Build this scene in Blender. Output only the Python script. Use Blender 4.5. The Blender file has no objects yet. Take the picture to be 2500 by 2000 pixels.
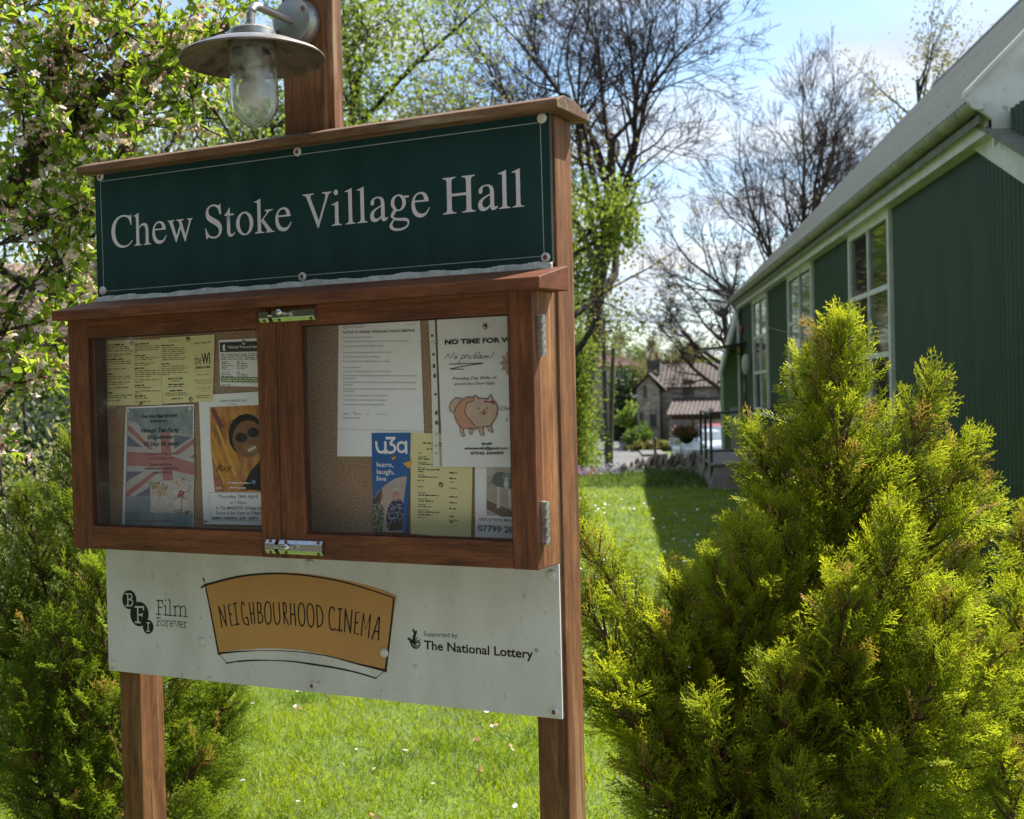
import bpy, math, random
import numpy as np
from mathutils import Matrix, Vector
from mathutils.geometry import tessellate_polygon

# ------------------------------------------------------------------ camera, sky, sun, exposure
scene = bpy.context.scene
EYE = 1.6
FPX = 3000.0
PITCH, ROLL, YAW = math.radians(0.669), math.radians(-1.357), math.radians(26.973)
_F = np.array([0, math.cos(PITCH), -math.sin(PITCH)])
_U0 = np.array([0, math.sin(PITCH), math.cos(PITCH)])
_R0 = np.array([1.0, 0, 0])
_R = math.cos(ROLL) * _R0 + math.sin(ROLL) * _U0
_U = -math.sin(ROLL) * _R0 + math.cos(ROLL) * _U0
cam_data = bpy.data.cameras.new('camera')
cam = bpy.data.objects.new('camera', cam_data)
scene.collection.objects.link(cam)
scene.camera = cam
cam.matrix_world = Matrix(((_R[0], _U[0], -_F[0], 0), (_R[1], _U[1], -_F[1], 0),
                           (_R[2], _U[2], -_F[2], EYE), (0, 0, 0, 1)))
cam_data.sensor_width = 36.0
cam_data.lens = 36.0 * FPX / 2500.0
cam_data.clip_start = 0.05
cam_data.clip_end = 3000.0
cam_data.dof.use_dof = True
cam_data.dof.focus_distance = 2.65
cam_data.dof.aperture_fstop = 8.0

SUN_AZ, SUN_EL = math.radians(54), math.radians(52)
world = bpy.data.worlds.new('World')
scene.world = world
world.use_nodes = True
wn, wl = world.node_tree.nodes, world.node_tree.links
wn.clear()
w_out = wn.new('ShaderNodeOutputWorld')
w_bg = wn.new('ShaderNodeBackground')
w_bg.inputs['Strength'].default_value = 0.068
sky = wn.new('ShaderNodeTexSky')
sky.sky_type = 'NISHITA'
sky.sun_disc = False
sky.sun_elevation = SUN_EL
sky.sun_rotation = SUN_AZ
sky.air_density = 1.0
sky.dust_density = 0.6
sky.ozone_density = 1.5
# clouds: a flat layer seen from below, direction divided by its height
tc = wn.new('ShaderNodeTexCoord')
sep = wn.new('ShaderNodeSeparateXYZ')
wl.new(tc.outputs['Generated'], sep.inputs[0])
zadd = wn.new('ShaderNodeMath'); zadd.operation = 'MAXIMUM'; zadd.inputs[1].default_value = 0.0
wl.new(sep.outputs['Z'], zadd.inputs[0])
zp = wn.new('ShaderNodeMath'); zp.operation = 'ADD'; zp.inputs[1].default_value = 0.18
wl.new(zadd.outputs[0], zp.inputs[0])
dx = wn.new('ShaderNodeMath'); dx.operation = 'DIVIDE'
dy = wn.new('ShaderNodeMath'); dy.operation = 'DIVIDE'
wl.new(sep.outputs['X'], dx.inputs[0]); wl.new(zp.outputs[0], dx.inputs[1])
wl.new(sep.outputs['Y'], dy.inputs[0]); wl.new(zp.outputs[0], dy.inputs[1])
comb = wn.new('ShaderNodeCombineXYZ')
wl.new(dx.outputs[0], comb.inputs[0]); wl.new(dy.outputs[0], comb.inputs[1])
cn = wn.new('ShaderNodeTexNoise')
cn.inputs['Scale'].default_value = 1.9
cn.inputs['Detail'].default_value = 9.0
cn.inputs['Roughness'].default_value = 0.5
cn.inputs['Distortion'].default_value = 0.25
cmap = wn.new('ShaderNodeMapping'); cmap.inputs['Location'].default_value = (7.7, 3.3, 0.4)
cmap.inputs['Scale'].default_value = (1.0, 1.5, 1.0)
wl.new(comb.outputs[0], cmap.inputs['Vector']); wl.new(cmap.outputs[0], cn.inputs['Vector'])
cr = wn.new('ShaderNodeValToRGB')
cr.color_ramp.elements[0].position = 0.39; cr.color_ramp.elements[0].color = (0, 0, 0, 1)
cr.color_ramp.elements[1].position = 0.66; cr.color_ramp.elements[1].color = (1, 1, 1, 1)
wl.new(cn.outputs['Fac'], cr.inputs[0])
cn2 = wn.new('ShaderNodeTexNoise'); cn2.inputs['Scale'].default_value = 3.0; cn2.inputs['Detail'].default_value = 5.0
wl.new(cmap.outputs[0], cn2.inputs['Vector'])
ccol = wn.new('ShaderNodeValToRGB')
ccol.color_ramp.elements[0].position = 0.35; ccol.color_ramp.elements[0].color = (4.9, 5.5, 6.5, 1)
ccol.color_ramp.elements[1].position = 0.62; ccol.color_ramp.elements[1].color = (6.7, 6.9, 7.2, 1)
wl.new(cn2.outputs['Fac'], ccol.inputs[0])
bright = wn.new('ShaderNodeMix'); bright.data_type = 'RGBA'; bright.blend_type = 'MULTIPLY'
bright.inputs[0].default_value = 1.0
bright.inputs[7].default_value = (1.35, 1.42, 1.42, 1)
wl.new(sky.outputs[0], bright.inputs[6])
wmix = wn.new('ShaderNodeMix'); wmix.data_type = 'RGBA'
wl.new(cr.outputs[0], wmix.inputs[0]); wl.new(bright.outputs[2], wmix.inputs[6]); wl.new(ccol.outputs[0], wmix.inputs[7])
wl.new(wmix.outputs[2], w_bg.inputs['Color'])
wl.new(w_bg.outputs[0], w_out.inputs[0])

sun_d = bpy.data.lights.new('sun', 'SUN')
sun_d.energy = 5.0
sun_d.angle = math.radians(0.5)
sun_d.color = (1.0, 0.95, 0.87)
sun = bpy.data.objects.new('sun', sun_d)
scene.collection.objects.link(sun)
_sd = Vector((math.sin(SUN_AZ) * math.cos(SUN_EL), math.cos(SUN_AZ) * math.cos(SUN_EL), math.sin(SUN_EL)))
sun.rotation_euler = _sd.to_track_quat('Z', 'Y').to_euler()
sun.location = (0, 0, 30)
scene.view_settings.view_transform = 'Standard'
scene.view_settings.look = 'None'
scene.view_settings.exposure = 1.2
scene.view_settings.gamma = 1.0
scene.view_settings.use_curve_mapping = False
scene.cycles.max_bounces = 8
scene.cycles.transparent_max_bounces = 12
scene.cycles.use_denoising = True

# ------------------------------------------------------------------ measuring helpers
def ray(px, py):
    return _F + _R * (px - 1250) / FPX - _U * (py - 1000) / FPX

def P(px, py, Y):
    """world point seen at photo pixel (px, py), Y metres ahead"""
    d = ray(px, py)
    p = d * (Y / d[1])
    return np.array([p[0], p[1], p[2] + EYE])

BA = np.array([-0.2726, 2.5098, 0.0])
BD = np.array([math.cos(YAW), -math.sin(YAW), 0.0])
BN = np.array([math.sin(YAW), math.cos(YAW), 0.0])

def BH(px, py, t=0.0):
    """board coordinates (s along, z up) of a photo pixel on the plane t metres in front of the posts"""
    d = ray(px, py)
    lam = (BA @ BN - t) / (d @ BN)
    p = lam * d
    return float((p - BA) @ BD), float(p[2] + EYE)

def BW(s, t, z):
    p = BA + BD * s - BN * t
    return Vector((p[0], p[1], z))

# ------------------------------------------------------------------ materials
def srgb(r, g, b):
    f = lambda c: (c / 255 / 12.92) if c <= 10 else (((c / 255) + 0.055) / 1.055) ** 2.4
    return (f(r), f(g), f(b))

class M:
    pass

def new_mat(name):
    m = bpy.data.materials.new(name)
    m.use_nodes = True
    nt = m.node_tree
    b = nt.nodes['Principled BSDF']
    return m, nt.nodes, nt.links, b

def setin(b, **k):
    for kk, v in k.items():
        b.inputs[kk.replace('_', ' ')].default_value = v

def mat(name, col, rough=0.6, col2=None, scale=8.0, stretch=(1, 1, 1), detail=6.0, lo=0.35, hi=0.65,
        bump=0.0, bscale=None, metal=0.0, spots=None, spec=0.5, rough2=None, coords='Object'):
    m, n, l, b = new_mat(name)
    b.inputs['Roughness'].default_value = rough
    b.inputs['Metallic'].default_value = metal
    b.inputs['Specular IOR Level'].default_value = spec
    b.inputs['Base Color'].default_value = (*col, 1)
    tcn = n.new('ShaderNodeTexCoord'); mp = n.new('ShaderNodeMapping')
    mp.inputs['Scale'].default_value = stretch
    l.new(tcn.outputs[coords], mp.inputs[0])
    last = None
    if col2 is not None:
        nz = n.new('ShaderNodeTexNoise'); nz.inputs['Scale'].default_value = scale; nz.inputs['Detail'].default_value = detail
        nz.inputs['Roughness'].default_value = 0.6
        l.new(mp.outputs[0], nz.inputs['Vector'])
        r = n.new('ShaderNodeValToRGB')
        r.color_ramp.elements[0].position = lo; r.color_ramp.elements[0].color = (*col, 1)
        r.color_ramp.elements[1].position = hi; r.color_ramp.elements[1].color = (*col2, 1)
        l.new(nz.outputs['Fac'], r.inputs[0])
        last = r.outputs[0]
        if rough2 is not None:
            rr = n.new('ShaderNodeMapRange'); rr.inputs['To Min'].default_value = rough; rr.inputs['To Max'].default_value = rough2
            l.new(nz.outputs['Fac'], rr.inputs[0]); l.new(rr.outputs[0], b.inputs['Roughness'])
    if spots is not None:   # (colour, scale, threshold, strength)
        sc, ss, th, st = spots
        n2 = n.new('ShaderNodeTexNoise'); n2.inputs['Scale'].default_value = ss; n2.inputs['Detail'].default_value = 8.0
        l.new(tcn.outputs[coords], n2.inputs['Vector'])
        r2 = n.new('ShaderNodeValToRGB')
        r2.color_ramp.elements[0].position = th; r2.color_ramp.elements[0].color = (0, 0, 0, 1)
        r2.color_ramp.elements[1].position = min(1, th + 0.12); r2.color_ramp.elements[1].color = (st, st, st, 1)
        l.new(n2.outputs['Fac'], r2.inputs[0])
        mx = n.new('ShaderNodeMix'); mx.data_type = 'RGBA'
        l.new(r2.outputs[0], mx.inputs[0])
        if last is not None: l.new(last, mx.inputs[6])
        else: mx.inputs[6].default_value = (*col, 1)
        mx.inputs[7].default_value = (*sc, 1)
        last = mx.outputs[2]
    if last is not None:
        l.new(last, b.inputs['Base Color'])
    if bump:
        n3 = n.new('ShaderNodeTexNoise'); n3.inputs['Scale'].default_value = bscale or scale * 2; n3.inputs['Detail'].default_value = 6.0
        l.new(mp.outputs[0], n3.inputs['Vector'])
        bp = n.new('ShaderNodeBump'); bp.inputs['Strength'].default_value = bump; bp.inputs['Distance'].default_value = 0.01
        l.new(n3.outputs['Fac'], bp.inputs['Height']); l.new(bp.outputs[0], b.inputs['Normal'])
    return m

def leaf_mat(name, colA, colB, trans=0.5, rough=0.5, tipcol=None, scale=6.0, spec=0.3, tmul=1.6):
    """leaf colour from noise (and from the 'age' attribute towards the tips), partly translucent"""
    m, n, l, b = new_mat(name)
    b.inputs['Roughness'].default_value = rough
    b.inputs['Specular IOR Level'].default_value = spec
    tcn = n.new('ShaderNodeTexCoord')
    nz = n.new('ShaderNodeTexNoise'); nz.inputs['Scale'].default_value = scale; nz.inputs['Detail'].default_value = 4.0
    l.new(tcn.outputs['Object'], nz.inputs['Vector'])
    r = n.new('ShaderNodeValToRGB')
    r.color_ramp.elements[0].position = 0.35; r.color_ramp.elements[0].color = (*colA, 1)
    r.color_ramp.elements[1].position = 0.65; r.color_ramp.elements[1].color = (*colB, 1)
    l.new(nz.outputs['Fac'], r.inputs[0])
    out = r.outputs[0]
    if tipcol is not None:
        at = n.new('ShaderNodeAttribute'); at.attribute_name = 'age'
        mx = n.new('ShaderNodeMix'); mx.data_type = 'RGBA'
        l.new(at.outputs['Fac'], mx.inputs[0]); l.new(out, mx.inputs[6]); mx.inputs[7].default_value = (*tipcol, 1)
        out = mx.outputs[2]
    l.new(out, b.inputs['Base Color'])
    tr = n.new('ShaderNodeBsdfTranslucent')
    br = n.new('ShaderNodeMix'); br.data_type = 'RGBA'; br.blend_type = 'MULTIPLY'; br.inputs[0].default_value = 1.0
    br.inputs[7].default_value = (tmul, tmul * 0.95, tmul * 0.55, 1)
    l.new(out, br.inputs[6]); l.new(br.outputs[2], tr.inputs['Color'])
    ms = n.new('ShaderNodeMixShader'); ms.inputs[0].default_value = trans
    l.new(b.outputs[0], ms.inputs[1]); l.new(tr.outputs[0], ms.inputs[2])
    l.new(ms.outputs[0], n['Material Output'].inputs['Surface'])
    return m

def glass_mat(name, dust=0.03, dustcol=(0.5, 0.5, 0.48), rough=0.02, ior=1.45, bump=0.0, tint=(1, 1, 1)):
    m, n, l, b = new_mat(name)
    n.remove(b)
    tr = n.new('ShaderNodeBsdfTransparent'); tr.inputs[0].default_value = (*tint, 1)
    gl = n.new('ShaderNodeBsdfGlossy'); gl.inputs['Roughness'].default_value = rough
    fr = n.new('ShaderNodeFresnel'); fr.inputs['IOR'].default_value = ior
    # reflect only where a ray meets the outside of the pane (no false total reflection inside it)
    geo = n.new('ShaderNodeNewGeometry'); inv = n.new('ShaderNodeMath'); inv.operation = 'SUBTRACT'; inv.inputs[0].default_value = 1.0
    l.new(geo.outputs['Backfacing'], inv.inputs[1])
    fm = n.new('ShaderNodeMath'); fm.operation = 'MULTIPLY'; l.new(fr.outputs[0], fm.inputs[0]); l.new(inv.outputs[0], fm.inputs[1])
    mx = n.new('ShaderNodeMixShader'); l.new(fm.outputs[0], mx.inputs[0]); l.new(tr.outputs[0], mx.inputs[1]); l.new(gl.outputs[0], mx.inputs[2])
    df = n.new('ShaderNodeBsdfDiffuse'); df.inputs[0].default_value = (*dustcol, 1)
    m2 = n.new('ShaderNodeMixShader')
    tcn = n.new('ShaderNodeTexCoord')
    nz = n.new('ShaderNodeTexNoise'); nz.inputs['Scale'].default_value = 9.0; nz.inputs['Detail'].default_value = 8.0
    l.new(tcn.outputs['Object'], nz.inputs['Vector'])
    mr = n.new('ShaderNodeMapRange'); mr.inputs['From Min'].default_value = 0.35; mr.inputs['From Max'].default_value = 0.7
    mr.inputs['To Min'].default_value = dust * 0.4; mr.inputs['To Max'].default_value = dust * 1.8
    l.new(nz.outputs['Fac'], mr.inputs[0]); l.new(mr.outputs[0], m2.inputs[0])
    l.new(mx.outputs[0], m2.inputs[1]); l.new(df.outputs[0], m2.inputs[2])
    if bump:
        n2 = n.new('ShaderNodeTexNoise'); n2.inputs['Scale'].default_value = 60.0
        l.new(tcn.outputs['Object'], n2.inputs['Vector'])
        bp = n.new('ShaderNodeBump'); bp.inputs['Strength'].default_value = bump; bp.inputs['Distance'].default_value = 0.002
        l.new(n2.outputs['Fac'], bp.inputs['Height']); l.new(bp.outputs[0], gl.inputs['Normal'])
    l.new(m2.outputs[0], n['Material Output'].inputs['Surface'])
    return m

def wood(name, dark, light, axis, grey=None, greyamt=0.0, rough=0.5, scale=1.0):
    """timber: long grain streaks along the given local axis"""
    m, n, l, b = new_mat(name)
    b.inputs['Roughness'].default_value = rough
    b.inputs['Specular IOR Level'].default_value = 0.35
    tcn = n.new('ShaderNodeTexCoord')
    def streak(s_across, s_along, detail, dist=0.0):
        mp = n.new('ShaderNodeMapping')
        sc = [s_across * scale] * 3; sc[axis] = s_along * scale
        mp.inputs['Scale'].default_value = sc
        l.new(tcn.outputs['Object'], mp.inputs[0])
        nz = n.new('ShaderNodeTexNoise'); nz.inputs['Scale'].default_value = 1.0; nz.inputs['Detail'].default_value = detail
        nz.inputs['Roughness'].default_value = 0.65; nz.inputs['Distortion'].default_value = dist
        l.new(mp.outputs[0], nz.inputs['Vector'])
        return nz
    a = streak(55, 4.0, 12.0, 0.9)
    c = streak(420, 30, 5.0)
    bl = streak(9, 5.0, 6.0, 0.5)
    r = n.new('ShaderNodeValToRGB')
    r.color_ramp.elements[0].position = 0.32; r.color_ramp.elements[0].color = (*dark, 1)
    r.color_ramp.elements[1].position = 0.68; r.color_ramp.elements[1].color = (*light, 1)
    l.new(a.outputs['Fac'], r.inputs[0])
    mx = n.new('ShaderNodeMix'); mx.data_type = 'RGBA'; mx.blend_type = 'MULTIPLY'
    r2 = n.new('ShaderNodeValToRGB')
    r2.color_ramp.elements[0].position = 0.38; r2.color_ramp.elements[0].color = (0.6, 0.55, 0.5, 1)
    r2.color_ramp.elements[1].position = 0.55; r2.color_ramp.elements[1].color = (1, 1, 1, 1)
    l.new(c.outputs['Fac'], r2.inputs[0])
    mx.inputs[0].default_value = 0.8
    l.new(r.outputs[0], mx.inputs[6]); l.new(r2.outputs[0], mx.inputs[7])
    out = mx.outputs[2]
    # broad weather stains
    r4 = n.new('ShaderNodeValToRGB')
    r4.color_ramp.elements[0].position = 0.36; r4.color_ramp.elements[0].color = (0.62, 0.60, 0.60, 1)
    r4.color_ramp.elements[1].position = 0.60; r4.color_ramp.elements[1].color = (1.08, 1.08, 1.08, 1)
    l.new(bl.outputs['Fac'], r4.inputs[0])
    m4 = n.new('ShaderNodeMix'); m4.data_type = 'RGBA'; m4.blend_type = 'MULTIPLY'; m4.inputs[0].default_value = 0.85
    l.new(out, m4.inputs[6]); l.new(r4.outputs[0], m4.inputs[7]); out = m4.outputs[2]
    if grey is not None:
        g = streak(30, 1.6, 7.0, 0.6)
        r3 = n.new('ShaderNodeValToRGB')
        r3.color_ramp.elements[0].position = 0.62 - 0.3 * greyamt; r3.color_ramp.elements[0].color = (0, 0, 0, 1)
        r3.color_ramp.elements[1].position = 0.78 - 0.3 * greyamt; r3.color_ramp.elements[1].color = (1, 1, 1, 1)
        l.new(g.outputs['Fac'], r3.inputs[0])
        m3 = n.new('ShaderNodeMix'); m3.data_type = 'RGBA'
        l.new(r3.outputs[0], m3.inputs[0]); l.new(out, m3.inputs[6]); m3.inputs[7].default_value = (*grey, 1)
        out = m3.outputs[2]
    l.new(out, b.inputs['Base Color'])
    bp = n.new('ShaderNodeBump'); bp.inputs['Strength'].default_value = 0.35; bp.inputs['Distance'].default_value = 0.002
    l.new(c.outputs['Fac'], bp.inputs['Height']); l.new(bp.outputs[0], b.inputs['Normal'])
    return m

_plain = {}
def plain(col, rough=0.65, spec=0.3):
    k = (tuple(round(c, 4) for c in col), rough)
    if k not in _plain:
        _plain[k] = mat('print_ink_%d' % len(_plain), col, rough, col2=tuple(c * 0.9 for c in col), scale=30, spec=spec)
    return _plain[k]

RED_D, RED_L = (0.085, 0.027, 0.012), (0.235, 0.080, 0.033)
M.wood_x = wood('red_brown_timber_level', RED_D, RED_L, 0)
M.wood_z = wood('red_brown_timber_upright', RED_D, RED_L, 2)
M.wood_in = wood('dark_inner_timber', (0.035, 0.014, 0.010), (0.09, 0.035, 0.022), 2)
M.wood_post = wood('weathered_post_timber', (0.10, 0.035, 0.014), (0.27, 0.12, 0.045), 2, (0.33, 0.21, 0.11), 0.22, 0.6)
M.wood_cap = wood('weathered_cap_timber', (0.085, 0.042, 0.022), (0.23, 0.125, 0.062), 0, (0.30, 0.245, 0.165), 0.35, 0.75)
M.wood_side = wood('pale_side_timber', (0.16, 0.06, 0.022), (0.36, 0.16, 0.06), 2, (0.42, 0.30, 0.16), 0.15, 0.6)  # paler timber tone for the right side of the cabinet
M.cork = mat('cork', (0.17, 0.095, 0.052), 0.85, (0.44, 0.29, 0.18), scale=260, detail=3, lo=0.3, hi=0.68, bump=0.3, bscale=300,
             spots=((0.06, 0.035, 0.02), 120, 0.62, 0.6))
M.green_sign = mat('dark_green_sign', srgb(10, 44, 46), 0.30, srgb(20, 56, 55), scale=4, stretch=(3, 1, .5), detail=9, rough2=.42, spots=(srgb(70, 90, 84), 90, 0.72, 0.5), spec=0.5)
M.letter = plain(srgb(206, 198, 204), 0.45)
M.hair = plain(srgb(140, 150, 145), 0.5)
M.white_sign = mat('weathered_white_sign', (0.62, 0.61, 0.615), 0.5, (0.49, 0.475, 0.465), scale=5, stretch=(1.6, 1, .8), detail=12, lo=0.38, hi=0.70,
                   spots=((0.30, 0.25, 0.19), 45, 0.64, 0.8), bump=0.04)
M.black_print = plain(srgb(26, 22, 28), 0.5)
M.orange = mat('faded_orange_print', (0.50, 0.25, 0.075), 0.5, (0.42, 0.205, 0.065), scale=5, spots=((0.60, 0.40, 0.2), 8, 0.68, 0.5))
M.steel = mat('brushed_steel', (0.33, 0.31, 0.29), 0.36, (0.5, 0.48, 0.45), scale=20, stretch=(1, 1, 8), metal=1.0, rough2=0.5,
              spots=((0.16, 0.10, 0.06), 30, 0.62, 0.6))
M.dull_steel = mat('dull_steel_disc', (0.30, 0.31, 0.31), 0.42, (0.42, 0.42, 0.41), scale=10, metal=0.85, spots=((0.10, 0.09, 0.07), 25, 0.65, 0.8))
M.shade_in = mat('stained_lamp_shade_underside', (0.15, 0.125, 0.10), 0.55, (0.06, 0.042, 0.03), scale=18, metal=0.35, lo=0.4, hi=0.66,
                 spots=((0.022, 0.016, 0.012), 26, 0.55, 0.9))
M.rust = mat('rust', (0.12, 0.05, 0.03), 0.8, (0.2, 0.08, 0.04), scale=40)
M.chrome = mat('chrome', (0.62, 0.62, 0.60), 0.16, (0.5, 0.5, 0.48), scale=60, metal=1.0, rough2=0.3, spots=((0.2, 0.18, 0.15), 150, 0.62, 0.7))
M.brass = mat('brass_pin', (0.55, 0.38, 0.15), 0.3, (0.4, 0.27, 0.1), scale=60, metal=1.0)
M.dark = mat('dark_gap', (0.012, 0.010, 0.009), 0.9, (0.02, 0.017, 0.014), scale=20)
M.pane = glass_mat('dusty_cabinet_pane', 0.022)
M.lampglass = glass_mat('lamp_glass', 0.085, (0.66, 0.67, 0.64), 0.05, 1.52, bump=0.5, tint=(0.93, 0.95, 0.93))
_jm, _n, _l, _b = new_mat('clear_lamp_jar')
_b.inputs['Transmission Weight'].default_value = 1.0; _b.inputs['IOR'].default_value = 1.45; _b.inputs['Roughness'].default_value = 0.03
_b.inputs['Base Color'].default_value = (0.95, 0.97, 0.95, 1)
_d = _n.new('ShaderNodeBsdfDiffuse'); _d.inputs[0].default_value = (0.70, 0.71, 0.68, 1)
_x = _n.new('ShaderNodeMixShader'); _t = _n.new('ShaderNodeTexCoord'); _z = _n.new('ShaderNodeTexNoise'); _z.inputs['Scale'].default_value = 45.0; _z.inputs['Detail'].default_value = 8.0
_l.new(_t.outputs['Object'], _z.inputs['Vector'])
_r = _n.new('ShaderNodeMapRange'); _r.inputs['From Min'].default_value = .4; _r.inputs['From Max'].default_value = .7; _r.inputs['To Min'].default_value = .03; _r.inputs['To Max'].default_value = .28
_l.new(_z.outputs['Fac'], _r.inputs[0]); _l.new(_r.outputs[0], _x.inputs[0]); _l.new(_b.outputs[0], _x.inputs[1]); _l.new(_d.outputs[0], _x.inputs[2])
_l.new(_x.outputs[0], _n['Material Output'].inputs['Surface']); M.jar = _jm
M.bulb = mat('frosted_bulb', (0.74, 0.71, 0.67), 0.35, (0.66, 0.63, 0.59), scale=10)
M.plastic_white = mat('white_screw_cap', (0.62, 0.60, 0.56), 0.4, (0.45, 0.43, 0.40), scale=60)
M.sealant = mat('old_white_sealant', (0.60, 0.60, 0.56), 0.6, (0.40, 0.41, 0.38), scale=40, bump=0.5, bscale=60)
M.ply = wood('plywood_edge', (0.16, 0.09, 0.05), (0.33, 0.2, 0.12), 2)
M.paper = mat('white_paper', (0.84, 0.84, 0.87), 0.7, (0.78, 0.78, 0.81), scale=4)
M.paper_y = mat('pale_yellow_paper', (0.74, 0.68, 0.36), 0.7, (0.68, 0.62, 0.32), scale=4)
M.sleeve = mat('clear_plastic_sleeve', (0.74, 0.71, 0.67), 0.25, (0.7, 0.69, 0.66), scale=6)

# ------------------------------------------------------------------ mesh helpers
def link(o, parent=None):
    scene.collection.objects.link(o)
    if parent is not None:
        o.parent = parent
    return o

def np_mesh(name, V, faces, mats, midx=None, attr=None, smooth=False):
    """faces: list of int arrays (k,3) or (k,4); midx: list of material index per block or per face"""
    V = np.asarray(V, dtype=np.float32)
    me = bpy.data.meshes.new(name)
    me.vertices.add(len(V)); me.vertices.foreach_set('co', V.ravel())
    loops = np.concatenate([np.asarray(f, dtype=np.int32).ravel() for f in faces]) if faces else np.zeros(0, np.int32)
    tot = np.concatenate([np.full(len(f), np.asarray(f).shape[1], np.int32) for f in faces])
    start = np.concatenate([[0], np.cumsum(tot)[:-1]]).astype(np.int32)
    me.loops.add(len(loops)); me.loops.foreach_set('vertex_index', loops)
    me.polygons.add(len(tot)); me.polygons.foreach_set('loop_start', start)
    try:
        me.polygons.foreach_set('loop_total', tot)
    except Exception:
        pass
    if midx is not None:
        mi = np.concatenate([np.full(len(f), m, np.int32) if np.isscalar(m) else np.asarray(m, np.int32) for f, m in zip(faces, midx)])
        me.polygons.foreach_set('material_index', mi)
    if smooth:
        me.polygons.foreach_set('use_smooth', np.ones(len(tot), bool))
    for m in (mats if isinstance(mats, (list, tuple)) else [mats]):
        me.materials.append(m)
    if attr is not None:
        a = me.attributes.new('age', 'FLOAT', 'POINT'); a.data.foreach_set('value', np.asarray(attr, np.float32))
    me.update(calc_edges=True)
    return me

class G:
    """collects simple solids into one mesh"""
    def __init__(self):
        self.v, self.f, self.m = [], [], []
    def add(self, verts, faces, m=0, mtx=None):
        o = len(self.v)
        for p in verts:
            p = Vector(p)
            self.v.append(tuple(mtx @ p if mtx is not None else p))
        for fc in faces:
            self.f.append(tuple(o + i for i in fc)); self.m.append(m)
        return self
    def box(self, x0, x1, y0, y1, z0, z1, m=0, mtx=None):
        x0, x1 = min(x0, x1), max(x0, x1); y0, y1 = min(y0, y1), max(y0, y1); z0, z1 = min(z0, z1), max(z0, z1)
        return self.add([(x0, y0, z0), (x1, y0, z0), (x1, y1, z0), (x0, y1, z0), (x0, y0, z1), (x1, y0, z1), (x1, y1, z1), (x0, y1, z1)],
                        [(0, 3, 2, 1), (4, 5, 6, 7), (0, 1, 5, 4), (1, 2, 6, 5), (2, 3, 7, 6), (3, 0, 4, 7)], m, mtx)
    def prism(self, prof, a, b, axis=0, m=0, mtx=None):
        """extrude a 2-D profile [(u,v)..] along axis from a to b; (u,v) are the two other axes in order"""
        def P3(u, v, w):
            return (w, u, v) if axis == 0 else ((u, w, v) if axis == 1 else (u, v, w))
        n = len(prof)
        vs = [P3(u, v, a) for u, v in prof] + [P3(u, v, b) for u, v in prof]
        fs = [tuple(range(n))[::-1], tuple(range(n, 2 * n))] + [(i, (i + 1) % n, n + (i + 1) % n, n + i) for i in range(n)]
        return self.add(vs, fs, m, mtx)
    def lathe(self, prof, n=24, m=0, mtx=None, cap=True):
        """prof [(r,z)..] around local z"""
        vs = []
        for r, z in prof:
            for i in range(n):
                a = 2 * math.pi * i / n
                vs.append((r * math.cos(a), r * math.sin(a), z))
        fs = []
        for k in range(len(prof) - 1):
            for i in range(n):
                j = (i + 1) % n
                fs.append((k * n + i, k * n + j, (k + 1) * n + j, (k + 1) * n + i))
        if cap:
            fs.append(tuple(range(n))[::-1]); fs.append(tuple((len(prof) - 1) * n + i for i in range(n)))
        return self.add(vs, fs, m, mtx)
    def tube(self, pts, r, n=8, m=0, mtx=None):
        pts = [Vector(p) for p in pts]
        rs = r if isinstance(r, (list, tuple)) else [r] * len(pts)
        vs = []
        up = Vector((0, 0, 1))
        for i, p in enumerate(pts):
            d = (pts[min(i + 1, len(pts) - 1)] - pts[max(i - 1, 0)]).normalized()
            a = d.cross(up if abs(d.dot(up)) < 0.95 else Vector((1, 0, 0))).normalized(); b_ = d.cross(a)
            for k in range(n):
                t = 2 * math.pi * k / n
                vs.append(tuple(p + (a * math.cos(t) + b_ * math.sin(t)) * rs[i]))
        fs = [(i * n + k, i * n + (k + 1) % n, (i + 1) * n + (k + 1) % n, (i + 1) * n + k) for i in range(len(pts) - 1) for k in range(n)]
        fs.append(tuple(range(n))[::-1]); fs.append(tuple((len(pts) - 1) * n + i for i in range(n)))
        return self.add(vs, fs, m, mtx)
    def sphere(self, c, r, n=10, m=0, sz=1.0):
        prof = [(max(1e-4, r * math.sin(math.pi * k / n)), -r * sz * math.cos(math.pi * k / n)) for k in range(n + 1)]
        return self.lathe(prof, n * 2 - 4, m, Matrix.Translation(Vector(c)), cap=False)
    def build(self, name, mats, parent=None, smooth=False, bevel=0.0):
        me = bpy.data.meshes.new(name)
        me.from_pydata(self.v, [], self.f)
        for mm in (mats if isinstance(mats, (list, tuple)) else [mats]):
            me.materials.append(mm)
        me.polygons.foreach_set('material_index', self.m)
        if smooth:
            me.polygons.foreach_set('use_smooth', [True] * len(me.polygons))
        me.update()
        o = bpy.data.objects.new(name, me)
        link(o, parent)
        if smooth:
            md = o.modifiers.new('edge', 'EDGE_SPLIT'); md.split_angle = math.radians(40)
        if bevel:
            md = o.modifiers.new('bevel', 'BEVEL'); md.width = bevel; md.segments = 2; md.limit_method = 'ANGLE'
        return o

def tag(o, label=None, cat=None, group=None, kind=None):
    if label: o['label'] = label
    if cat: o['category'] = cat
    if group: o['group'] = group
    if kind: o['kind'] = kind
    return o

def empty(name, loc=(0, 0, 0), rz=0.0):
    o = bpy.data.objects.new(name, None)
    o.empty_display_size = 0.1
    o.location = loc; o.rotation_euler = (0, 0, rz)
    link(o)
    return o

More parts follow.
